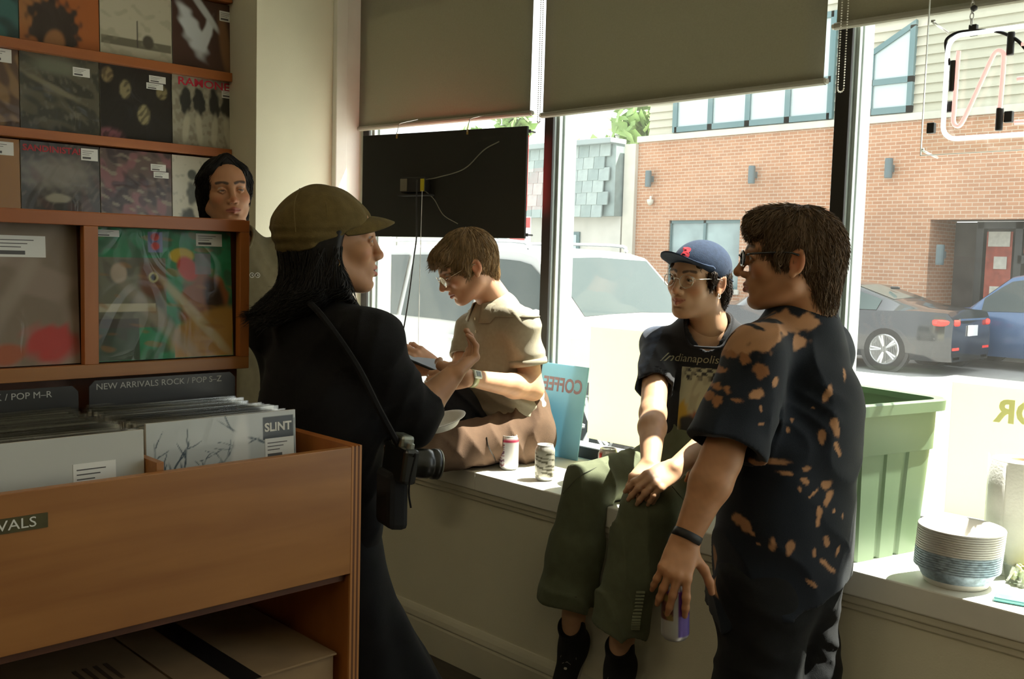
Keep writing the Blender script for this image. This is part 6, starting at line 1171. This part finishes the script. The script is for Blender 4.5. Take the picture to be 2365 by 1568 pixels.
# dark jacket bunched behind his forearm
s = S(); jc = atd(1050, 945, 3.66); s.ell(jc, (.10, .08, .07), k=.04); s.ell(atd(1085, 965, 3.66), (.09, .08, .05), k=.04); s.ell(atd(1040, 985, 3.70), (.12, .09, .06), k=.04); s.cone(jc, V(jc[0] - .04, 2.46, ZS + .04), .09, .10, k=.05); s.plane((0, 0, ZS + .002), (0, 0, -1)); s.post.append(folds(.008, 60, nrm(UP + RIGHT), 4)); tag(poly(s, .0045, 'jacket', cloth('navy_jacket', (.020, .024, .032), var=.3, vscale=25), None)[0], 'dark jacket bunched on the sill beside the person in the polo', 'jacket')
print('B', round(time.time() - T0, 1))
# ================================================================ seated person in the baseball cap
hc = atd(1612, 652, 3.180); Rh = head_frame(-RIGHT * .70 - FWD * .66 - UP * .02, roll=.06); skinC = (.50, .29, .17)
neck = atd(1640, 758, 3.210); optC = dict(nose=.95, jaw=1.05, smile=1.5, cheek=1.15); hv, hf, hC, hs = build_head(Rh, hc, 1.03, neck, dict(skin=skinC, brow=(.04, .025, .015), gaze=(.25, 1, .0), lip=(.36, .12, .08), stubble=.25), optC)
fc_ = nrm(-RIGHT * .42 - FWD * .88); lc = nrm(np.cross(UP, fc_)); shc = atd(1628, 785, 3.235); sR, sL = shc - lc * .158 - UP * .015, shc + lc * .158; pel = V(*(atd(1622, 1050, 3.230)[:2]), ZS + .10)
elR, wrR = atd(1508, 955, 3.020), atd(1502, 1076, 2.800); elL, wrL = atd(1690, 975, 3.000), atd(1556, 1084, 2.740)
sA, ta = arm_sdf(sR, elR, wrR, (.044, .039, .034, .026), dict(R=frame_from(nrm(atd(1466, 1124, 2.700) - wrR), nrm(-RIGHT * .3 - FWD * .8 + UP * .4)), side=-1, curl=((45, 55, 30), (48, 55, 30), (50, 55, 30), (50, 55, 30)), thumb=((.5, .75, -.4), (.2, .9, -.4), (0, .9, -.4)), sc=.92))
sB, tb = arm_sdf(sL, elL, wrL, (.044, .039, .034, .026), dict(R=frame_from(nrm(atd(1462, 1140, 2.660) - wrL), nrm(UP * .55 - FWD * .75)), side=1, curl=((22, 28, 20), (25, 30, 20), (28, 32, 20), (30, 34, 20)), thumb=((.35, .85, -.35), (.15, .95, -.2), (.05, .98, -.1)), sc=.92))
v1, f1 = polygonise(sA, .0027); v2, f2 = polygonise(sB, .0027); sb = S(); tee(sb, pel, shc - UP * .18, neck, sL, sR, fc_, (.14, .125, .14), grow=-.028); bv, bf = polygonise(sb, .009)
hpR, hpL = pel - lc * .085 - UP * .01, pel + lc * .085 - UP * .01; knR = V(*atd(1356, 1140, 3.010)[:2], ZS + .055); knL = V(*atd(1492, 1180, 2.790)[:2], ZS + .046); anR, anL = atd(1322, 1452, 3.050), atd(1432, 1500, 2.870)
lg = S(); lg.chain([hpR, knR, anR], (.060, .050, .036)); lg.chain([hpL, knL, anL], (.060, .050, .036)); gv, gf = polygonise(lg, .008)
V_, F_, C_ = join_parts([(hv, hf, hC), (v1, f1, skin_cols(v1, skinC)), (v2, f2, skin_cols(v2, skinC)), (bv, bf, skin_cols(bv, skinC)), (gv, gf, skin_cols(gv, skinC))])
PC = tag(fast_mesh('person', V_, F_, SKINM, None, C_), 'smiling person in a navy baseball cap and black T-shirt on the sill, hands clasped', 'person')
TEE = cloth('black_tshirt', (.014, .014, .016), var=.2, vscale=40); s = S(); tee(s, pel + UP * .03, shc - UP * .18, neck + (shc - neck) * .45, sL, sR, fc_, (.150, .142, .148), 1.45, .055, .004); slR = sR + (elR - sR) * .66; slL = sL + (elL - sL) * .66; s.add(sleeve(sR - UP * .008, slR, .056, .062, .048), .035); s.add(sleeve(sL - UP * .008, slL, .056, .062, .048), .035); s.post.append(folds(.0045, 34, nrm(UP + RIGHT * .5), 13, lambda P: sm(np.linalg.norm(P - neck, axis=1), .08, .17))); s.cone(neck - UP * .04 + fc_ * .022, neck + UP * .10 + fc_ * .03, .064, .072, k=.006, sub=True)
s2 = S(); shC = s; NAVY = V(.028, .038, .062)
def tcol(v): C = np.tile(V(.012, .012, .014), (len(v), 1)); 
o, cv, cf = poly(s, .0050, 'tshirt', None, PC); C = np.tile(V(.012, .012, .014), (len(cv), 1)); sl = np.minimum(seg_dist(cv, [sR, slR]), seg_dist(cv, [sL, slL])); w = (1 - sm(sl, .060, .078)) * (np.abs((cv - shc) @ lc) > .13); C = C * (1 - w[:, None]) + NAVY * (1 + .5 * noise3(cv, 90, 2))[:, None] * w[:, None]
a_ = o.data.color_attributes.new('Col', 'FLOAT_COLOR', 'POINT'); cc_ = np.ones((len(cv), 4), np.float32); cc_[:, :3] = C; a_.data.foreach_set('color', cc_.ravel()); o.data.materials.append(mat('raglan_jersey', (.02, .02, .02), .9, attr='Col', sheen=.1, bump=.15, bscale=500, spec=.2))
rib(neck, fc_, shC, PC, TEE, .078, .024, drop=.055)
# print on the chest
chp = hits(cv, [(1592, 880)])[0]; xr = nrm(np.cross(UP, -fc_)); xr = nrm(-np.cross(UP, fc_)) ; xr = lc   # reading direction for a viewer in front
Rt = np.stack([lc, UP - fc_ * 0, fc_], 1); base_ = chp + fc_ * .06
CREAM = mat('cream_print', (.46, .42, .27), .8); pr = text('shirt_lettering', 'Indianapolis 500', .036, CREAM, o, base_ + UP * .072 + lc * .032, Rt, .0002, shear=.25); wrap(pr, shC, -fc_, .0020, .2)
nn = 40; u, v_ = np.meshgrid(np.linspace(-.062, .085, nn), np.linspace(-.17, .045, nn)); G = (base_ + lc * .032)[None, None] + u[..., None] * lc + v_[..., None] * UP; pc_ = [(u + .085) / .17, (v_ + .17) / .215, np.tile(V(.36, .34, .23), (nn, nn, 1))]
ch_ = ((np.floor(pc_[0] * 10 + pc_[1] * 3) + np.floor(pc_[1] * 16)) % 2 == 0) & (pc_[1] > .80) & (pc_[0] > .2); pc_[2][ch_] = (.02, .02, .02); p_noise(pc_, (.24, .22, .15), 18, .3, .6, 4); p_blob(pc_, (.20, .06, .03), .62, .22, .3, .16, .3, seed=3); p_blob(pc_, (.42, .26, .03), .22, .28, .12, .2, .3, seed=4); p_blob(pc_, (.02, .02, .02), .32, .14, .18, .14, .3, seed=6)
idx = np.arange(nn * nn).reshape(nn, nn); gm = fast_mesh('shirt_print', G.reshape(-1, 3), np.stack([idx[:-1, :-1], idx[:-1, 1:], idx[1:, 1:], idx[1:, :-1]], -1).reshape(-1, 4), mat('screen_print', (.4, .4, .3), .85, attr='Col'), o, pc_[2].reshape(-1, 3)); wrap(gm, shC, -fc_, .0016, .2)
CARGO = cloth('olive_cargo', (.125, .140, .085), var=.10, vscale=30, bump=.25); s = S(); s.cone(hpL, hpR, .112, .112, k=.05); s.cone(pel, pel + UP * .07, .150, .140, k=.04, flat=(fc_, 1.3))
heR, heL = atd(1308, 1392, 3.030), atd(1432, 1450, 2.850)
for a, b, c in ((hpR, knR, heR), (hpL, knL, heL)):
    s.cone(a, b, .086, .070, k=.05); g = S(); m1 = b * .45 + c * .55; d = nrm(c - b); g.cone(b, m1, .076, .080, k=.04); g.cone(m1, c + d * .06, .080, .094, k=.04); g.plane(c, nrm(d - UP * .3), .003); g.cone(c - d * .025, c + d * .1, .058, .062, k=.004, sub=True); s.add(g, k=.03)
s.post.append(folds(.0080, 30, nrm(RIGHT * .9 + FWD * .3 + UP * .25), 17)); o, tv, tf = poly(s, .0058, 'cargo_trousers', CARGO, PC); ST = mat('trouser_stitch', (.07, .08, .05), .8)
for pts in (((1555, 1122), (1572, 1138), (1586, 1156)), ((1300, 1140), (1340, 1098), (1400, 1068)), ((1290, 1375), (1330, 1378))): hp = hits(tv, pts); MB().tube(spline(hp - FWD * .001, 10), .0015, 5).build('seam', ST, o)
hp = hits(tv, [(1478, 1365), (1474, 1400), (1470, 1430), (1466, 1450)]); mb = MB()
for i, q in enumerate(spline(hp, 14)): mb.tube([q - RIGHT * .012 - FWD * .004, q + RIGHT * .012 - FWD * .006], .004, 6)
mb.build('drawcord_hem', cloth('pale_olive', (.22, .24, .15)), o)['kind'] = 'stuff'
for a, d in ((anR, nrm(-RIGHT * .25 - FWD * .75 - UP * .55)), (anL, nrm(-RIGHT * .25 - FWD * .85 - UP * .45))): shoe(a - UP * .02, head_frame(d), 1.0, cloth('black_suede', (.010, .010, .010)), PC, (.20, .15, .10), (.42, .40, .34))
W = rel(Rh, hc); CAPN = cloth('navy_twill', (.020, .034, .068), var=.2, vscale=80, bump=.3, bscale=400); tl2 = math.radians(-4); s = S(); s.ell((0, -.012, .048), (.087, .112, .088), k=.02); s.plane((0, 0, .022), (0, .42, -1)); s.ell((0, -.012, -.01), (.080, .104, .060), k=.004, sub=True); v, f = polygonise(s, .0028); cap = fast_mesh('baseball_cap', v @ Rh.T + hc, f, CAPN, PC); brim(hc, Rh, cap, CAPN, .086, .066, .084, .082, .006, .036, tilt=.40)
REDL = mat('red_embroidery', (.55, .03, .05), .7); Rt = np.stack([Rh[:, 0] * -1, Rh[:, 2], Rh[:, 1]], 1); Rt = np.stack([-Rh[:, 0], Rh[:, 2], Rh[:, 1]], 1); lo = text('cap_letter', 'B', .072, REDL, cap, W(0, .105, .104), np.stack([-Rh[:, 0], nrm(Rh[:, 2]), Rh[:, 1]], 1), .0012, bold=.003); wrap(lo, (lambda sd: (lambda P, marg=.3: sd((np.asarray(P) - hc) @ Rh, marg)))(s), -nrm(Rh[:, 1] * .8 + Rh[:, 2] * .6), .0015, .2)
MB().box(W(-.060, -.062, .062), (.002, .016, .022), R=Rh, bev=.0005).build('side_emblem', LET, cap); MB().tube(spline([W(-.083, -.02, .030), W(-.075, -.085, .012), W(-.03, -.117, .010)], 12), .0012, 5).build('cap_seam', CAPN, cap)
s = S(); s.ell((0, -.022, .030), (.081, .098, .088), k=.02); s.cone((0, -.075, .0), (0, -.072, -.060), .046, .030, k=.03)
for q in (-1, 1): s.cone((q * .074, .030, .030), (q * .074, .026, -.016), .010, .006, k=.012); s.cone((q * .06, -.06, -.02), (q * .055, -.058, -.075), .024, .014, k=.02); s.ell((q * .094, .006, -.040), (.030, .042, .050), k=.010, sub=True); s.ell((q * .093, -.013, .0), (.018, .022, .032), k=.008, sub=True)
s.ell((0, .105, -.015), (.074, .055, .070), k=.012, sub=True); s.cone((-.045, .066, .052), (.045, .070, .050), .012, .013, k=.014)
hairdo('hair', PC, Rh, hc, 1., s, lambda P: np.tile(V(0, -.2, -1), (len(P), 1)) + (P * V(6, 0, 0)), hairm('dark_brown_hair', (.030, .018, .010)), 1500, .034, 8, lift=.008, rootmask=lambda v: v[:, 2] < .05, jit=.5)
specs('glasses', PC, Rh, hc, .0205, mat('thin_silver_wire', (.6, .58, .52), .25, metal=1.), .0010, .110)
for q in (-1,): MB().tube([W(q * .083, -.004, -.036) + .007 * (W(0, math.cos(t), math.sin(t)) - hc) for t in np.linspace(0, 2 * np.pi, 14, endpoint=False)], .0011, 6, closed=True).build('earring', mat('silver', (.6, .6, .58), .25, metal=1.), PC)
for tp in (ta[1], tb[2]): pass
print('C', round(time.time() - T0, 1))
# ================================================================ standing man in the bleached shirt
hc = atd(1822, 604, 2.30); Rh = head_frame(-RIGHT * .97 + FWD * .22 + UP * .03); skinD = (.42, .205, .10); neck = atd(1868, 722, 2.32)
hv, hf, hC, hs = build_head(Rh, hc, 1., neck, dict(skin=skinD, brow=(.05, .03, .018), lip=(.34, .10, .07)), dict(nose=1.2, jaw=1.0), neckr=(.054, .060))
fd = nrm(-RIGHT * .74 + FWD * .67); ld = nrm(np.cross(UP, fd)); shc = atd(1838, 796, 2.36); sL, sR = shc + ld * .178 - UP * .005, shc - ld * .172 - UP * .005; pel = atd(1800, 1330, 2.36)
elL, wrL = atd(1664, 1062, 2.16), atd(1582, 1250, 2.12); cp = atd(1560, 1400, 2.10)
hR = frame_from(nrm(-RIGHT * .35 - UP * .7 - FWD * .6), nrm(-FWD * .75 + UP * .65)); sA, td = arm_sdf(sL, elL, wrL, (.049, .043, .038, .028), dict(R=hR, side=-1, curl=((30, 16, 12), (40, 12, 10), (44, 14, 10), (46, 18, 12)), spread=(20, 4, -5, -12), thumb=((.85, .38, -.40), (.60, .42, -.65), (.45, .42, -.78)), sc=.92)); v1, f1 = polygonise(sA, .0027)
elR = sR - UP * .26 + fd * .05 - ld * .03; wrR = elR + fd * .2 - UP * .08; sB, _ = arm_sdf(sR, elR, wrR, (.049, .043, .038, .028), dict(R=frame_from(fd, UP), side=1)); v2, f2 = polygonise(sB, .007)
sb = S(); tee(sb, pel, shc - UP * .18, neck, sL, sR, fd, (.15, .14, .155), grow=-.028); bv, bf = polygonise(sb, .009); g0 = V(pel[0], pel[1], 0) - fd * .03; lg = S()
for q in (-1, 1): lg.chain([pel + ld * q * .085 - UP * .03, g0 + ld * q * .10 + UP * .47 + fd * .02, g0 + ld * q * .10 + UP * .08], (.085, .06, .042))
gv, gf = polygonise(lg, .010); V_, F_, C_ = join_parts([(hv, hf, hC), (v1, f1, skin_cols(v1, skinD)), (v2, f2, skin_cols(v2, skinD)), (bv, bf, skin_cols(bv, skinD)), (gv, gf, skin_cols(gv, skinD))])
PD = tag(fast_mesh('person', V_, F_, SKINM, None, C_), 'standing person in glasses and a navy bleach-splashed T-shirt holding a purple can', 'person')
s = S(); tee(s, pel - UP * .17, shc - UP * .20, neck + (shc - neck) * .40, sL, sR, fd, (.202, .172, .172), 1.22, .062, .004); slL = sL + (elL - sL) * .90; slR = sR + (elR - sR) * .85; s.add(sleeve(sL - UP * .01, slL, .066, .100, .068), .05); s.cone(sR - UP * .02 + ld * .02, slR, .062, .08, k=.05); s.cone(shc - UP * .12 - fd * .06, shc - UP * .40 - fd * .05, .10, .09, k=.06)
s.post.append(folds(.0075, 24, nrm(RIGHT * .8 + UP * .35), 21, lambda P: sm(np.linalg.norm(P - neck, axis=1), .07, .17))); s.plane(atd(1790, 1372, 2.36), nrm(-UP * .9 + RIGHT * .30)) ; s.cone(neck + UP * .012, neck + UP * .1, .058, .066, k=.006, sub=True)
v, f = polygonise(s, .0045); C = np.tile(V(.0085, .0125, .020), (len(v), 1)) * (1 + .25 * noise3(v, 12, 3))[:, None]; TAN = (.40, .21, .105); TAN2 = (.26, .115, .045)
blotch(v, C, [(1745, 775, 85, 38, -22), (1690, 790, 45, 30, 40), (1815, 745, 80, 24, 8), (1850, 790, 30, 16, -20), (1770, 760, 60, 40, 0)], TAN, .4, 2)
blotch(v, C, [(1780, 735, 30, 7, 10), (1800, 800, 26, 7, -30), (1730, 750, 40, 5, 25)], (.012, .014, .018), .3, 4)
blotch(v, C, [(1690, 815, 14, 10, 30), (1720, 828, 10, 14, 0), (1752, 850, 14, 22, 15), (1662, 852, 12, 8, 0), (1640, 885, 16, 10, 10), (1680, 905, 10, 14, 0), (1700, 925, 24, 4, 5), (1630, 910, 8, 10, 0), (1655, 930, 8, 14, 10)], TAN2, .5, 6)
blotch(v, C, [(1790, 882, 8, 12, 20), (1752, 908, 18, 10, -20), (1756, 943, 4, 7, 0), (1760, 977, 9, 4, 0), (1912, 905, 9, 26, 22), (1950, 865, 5, 18, 5), (1930, 985, 10, 24, -18), (1898, 1015, 7, 20, -5), (1935, 1035, 6, 18, -25), (1830, 970, 4, 5, 0), (1820, 992, 4, 6, 0), (1880, 940, 3, 3, 0)], TAN, .3, 8)
blotch(v, C, [(1790, 1065, 34, 7, 3), (1760, 1078, 30, 8, 12), (1805, 1092, 18, 5, 8), (1862, 1080, 12, 7, -10), (1862, 1108, 20, 8, 28), (1845, 1128, 6, 9, -20), (1905, 1118, 14, 10, 0), (1912, 1150, 9, 20, 30), (1892, 1180, 8, 16, 0), (1888, 1208, 5, 11, 10), (1880, 1140, 20, 3, -35), (1945, 1190, 5, 7, 0), (1928, 1180, 4, 4, 0)], TAN, .35, 10)
blotch(v, C, [(1708, 1205, 22, 13, 60), (1785, 1252, 9, 20, 10), (1826, 1268, 9, 16, 15), (1735, 1230, 8, 5, 30), (1750, 1258, 6, 3, 30), (1910, 1248, 8, 14, -25), (1880, 1275, 5, 11, 0), (1935, 1275, 5, 14, 20), (1915, 1310, 26, 7, 38), (1875, 1345, 22, 5, 35), (1755, 1380, 9, 9, 30), (1815, 1388, 14, 5, 5), (1690, 1378, 10, 5, 0)], TAN, .35, 12)
rg = np.random.default_rng(4); bk = np.nonzero((v - shc) @ fd > .08)[0]
for i in rg.choice(bk, 26, replace=False):   # same splashes on the front of the shirt
    e_ = np.linalg.norm((v - v[i]) / rg.uniform(.012, .035, 3), axis=1) + .35 * noise3(v, 70, int(i)); w = 1 - sm(e_, .75, 1.1); C = C * (1 - w[:, None]) + V(*TAN) * w[:, None]
rib(neck, fd, s, PD, cloth('navy_rib', (.016, .019, .026)), .064, .012)
o = fast_mesh('bleached_tshirt', v, f, mat('bleached_jersey', (.02, .03, .05), .9, attr='Col', sheen=.08, bump=.2, bscale=500, spec=.2), PD, C); sm_pts = hits(v, [(1650, 805), (1690, 770), (1740, 738), (1790, 722)]); MB().tube(spline(sm_pts - FWD * .0, 16), .0022, 5).build('shoulder_seam', mat('seam_thread', (.05, .035, .03), .9), o)
s = S(); s.cone(pel - ld * .06 - UP * .03, pel + ld * .06 - UP * .03, .112, .112, k=.05)
for q in (-1, 1): kn_ = g0 + ld * q * .10 + UP * .47 + fd * .02; s.chain([pel + ld * q * .08 - UP * .02, kn_, g0 + ld * q * .10 + UP * .07], (.108, .098, .095), k=.04)
s.post.append(folds(.007, 36, nrm(UP + RIGHT * .4), 23)); poly(s, .008, 'trousers', cloth('black_trousers', (.010, .011, .012), var=.2, vscale=20), PD)
for q in (-1, 1): shoe(g0 + ld * q * .10 + UP * .088, np.stack([nrm(np.cross(fd, UP)), fd, UP], 1), 1.05, cloth('black_leather', (.01, .01, .01)), PD)
s = shortshell(.008, nape=-.08); s.cone((0, -.072, -.02), (0, -.080, -.100), .046, .024, k=.04, flat=((0, 1, 0), 1.1)); s.ell((0, .050, .092), (.060, .050, .030), k=.03); s.cone((-.05, .078, .074), (.05, .082, .070), .018, .018, k=.02); s.ell((0, .118, -.012), (.085, .055, .066), k=.012, sub=True)
for q in (-1, 1): s.ell((q * .094, .016, -.056), (.036, .056, .062), k=.010, sub=True); s.ell((q * .092, -.016, -.004), (.022, .030, .038), k=.008, sub=True); s.cone((q * .075, .026, .022), (q * .075, .024, -.004), .008, .004, k=.01)
def flowD(P): d = P - V(0, -.03, .13); d = d / (np.linalg.norm(d, axis=1)[:, None] + 1e-6) + V(0, -.1, -.5); return d
hairdo('hair', PD, Rh, hc, 1., s, flowD, hairm('brown_hair', (.115, .070, .036)), 3300, .040, 9, r=.0010, lift=.010, jit=.4)
specs('glasses', PD, Rh, hc, .0200, mat('black_acetate', (.012, .012, .012), .25, coat=.5), .0026, .108, z=.006, shape=.85)
Rz_ = frame_from(np.cross(nrm(elL - wrL), RIGHT), nrm(elL - wrL)); wp = wrL + (elL - wrL) * .06; o = MB().lathe([(.0290, -.009), (.0320, -.009), (.0325, 0), (.0320, .009), (.0290, .009), (.0285, 0)], 32, wp, R=Rz_).build('wristband', mat('black_rubber', (.010, .010, .010), .6), PD, smooth=True)
mid = (td[0] + td[2] + td[4]) / 3; cpos = atd(1562, 1406, 2.105); hcan = can(cpos - V(0, 0, .064), 0., pf4, 'silver and purple can held in the hand of the person in the bleached shirt', rot=(.02, -.03, math.radians(20))); hcan.scale = (.90, .90, 1.03)
print('D', round(time.time() - T0, 1))
# ================================================================ man behind the rack
hc = atd(522, 447, 3.55); Rh = head_frame(-FWD * .86 + RIGHT * .46 - UP * .08, roll=-.10); skinE = (.46, .225, .115); neck = atd(535, 545, 3.62)
hv, hf, hC, hs = build_head(Rh, hc, 1.02, neck, dict(skin=skinE, brow=(.012, .009, .007), gaze=(-.30, 1, .02), lip=(.36, .11, .08), thick=.0054), dict(nose=.85, jaw=1.14, lid=.0022, cheek=1.2), h=.0027, neckr=(.056, .062)); fe = nrm(-FWD * .80 + RIGHT * .6); le = nrm(np.cross(UP, fe)); shc = atd(545, 585, 3.66); sL, sR = shc + le * .185 - UP * .01, shc - le * .185 - UP * .01; pel = shc - UP * .52
lg = S(); g0 = V(pel[0], pel[1], 0)
for q in (-1, 1): lg.chain([pel + le * q * .09, g0 + le * q * .1 + UP * .5, g0 + le * q * .1 + UP * .08], (.085, .06, .042))
gv, gf = polygonise(lg, .010); sb = S(); tee(sb, pel, shc - UP * .18, neck, sL, sR, fe, (.155, .145, .16), grow=-.028); bv, bf = polygonise(sb, .009); ar = S()
for q, s0 in ((1, sL), (-1, sR)): e1_ = s0 - UP * .28 + le * q * .02; w1_ = e1_ - UP * .24 + fe * .04; ar.cone(s0, e1_, .05, .042); ar.cone(e1_, w1_, .042, .027); hand_cones(ar, w1_, frame_from(-UP, le * q), -q)
av, af = polygonise(ar, .007); V_, F_, C_ = join_parts([(hv, hf, hC), (bv, bf, skin_cols(bv, skinE)), (gv, gf, skin_cols(gv, skinE)), (av, af, skin_cols(av, skinE))]); PE = tag(fast_mesh('person', V_, F_, SKINM, None, C_), 'dark-haired person in an olive T-shirt looking over the album rack', 'person')
OLV = cloth('olive_tshirt', (.175, .150, .085), var=.08, vscale=40); s = S(); tee(s, pel + UP * .0, shc - UP * .18, neck + (shc - neck) * .4, sL, sR, fe, (.175, .165, .175), 1.4, .070, .005)
for q, s0 in ((1, sL), (-1, sR)): e1_ = s0 - UP * .28 + le * q * .02; s.cone(s0, s0 + (e1_ - s0) * .8, .076, .080, k=.05); s.cone(s0 + (e1_ - s0) * .8, e1_, .062, .066, k=.004, sub=True)
s.post.append(folds(.006, 46, nrm(RIGHT + UP * .2), 31)); s.cone(neck - UP * .02 + fe * .02, neck + UP * .1, .066, .074, k=.006, sub=True); o, ov, of = poly(s, .0058, 'olive_tshirt', OLV, PE); shE = s; rib(neck, fe, s, PE, OLV, .070, .02)
for px in (582, 596): q = hits(ov, [(px, 634)])[0] + fe * .002; MB().tube([q + .0085 * (le * math.cos(t) + UP * math.sin(t)) for t in np.linspace(0, 2 * np.pi, 16, endpoint=False)], .0013, 5, closed=True).box(q, (.006, .003, .006)).build('chest_emblem', LET, o)
s = S(); s.cone(pel - le * .07, pel + le * .07, .12, .12, k=.05)
for q in (-1, 1): s.chain([pel + le * q * .08, g0 + le * q * .1 + UP * .5, g0 + le * q * .1 + UP * .06], (.112, .09, .085), k=.04)
poly(s, .010, 'trousers', MATS['black_trousers'], PE)
for q in (-1, 1): shoe(g0 + le * q * .1 + UP * .088, np.stack([nrm(np.cross(fe, UP)), fe, UP], 1), 1., MATS['black_leather'], PE)
s = S(); s.ell((0, -.022, .038), (.083, .102, .092), k=.02)
for q in (-1, 1): s.cone((q * .070, -.006, .050), (q * .076, -.010, -.040), .020, .012, k=.03); s.cone((q * .056, -.06, .0), (q * .060, -.06, -.085), .032, .022, k=.03)
s.cone((0, -.075, 0), (0, -.080, -.08), .046, .036, k=.03); s.cone((.0, .045, .112), (.052, .048, .080), .020, .014, k=.02); s.cone((.0, .045, .112), (-.056, .044, .078), .020, .014, k=.02); s.ell((0, .098, -.015), (.080, .074, .098), k=.014, sub=True); s.ell((0, .090, .048), (.056, .052, .050), k=.018, sub=True); s.ell((-.085, .03, -.05), (.03, .05, .06), k=.012, sub=True)
hairdo('hair', PE, Rh, hc, 1.02, s, lambda P: np.stack([np.sign(P[:, 0]) * .7 * (P[:, 2] > .04), -.2 * np.ones(len(P)), -np.ones(len(P))], 1), MATS['black_hair'], 1800, .07, 12, lift=.004, jit=.18)
print('E', round(time.time() - T0, 1))
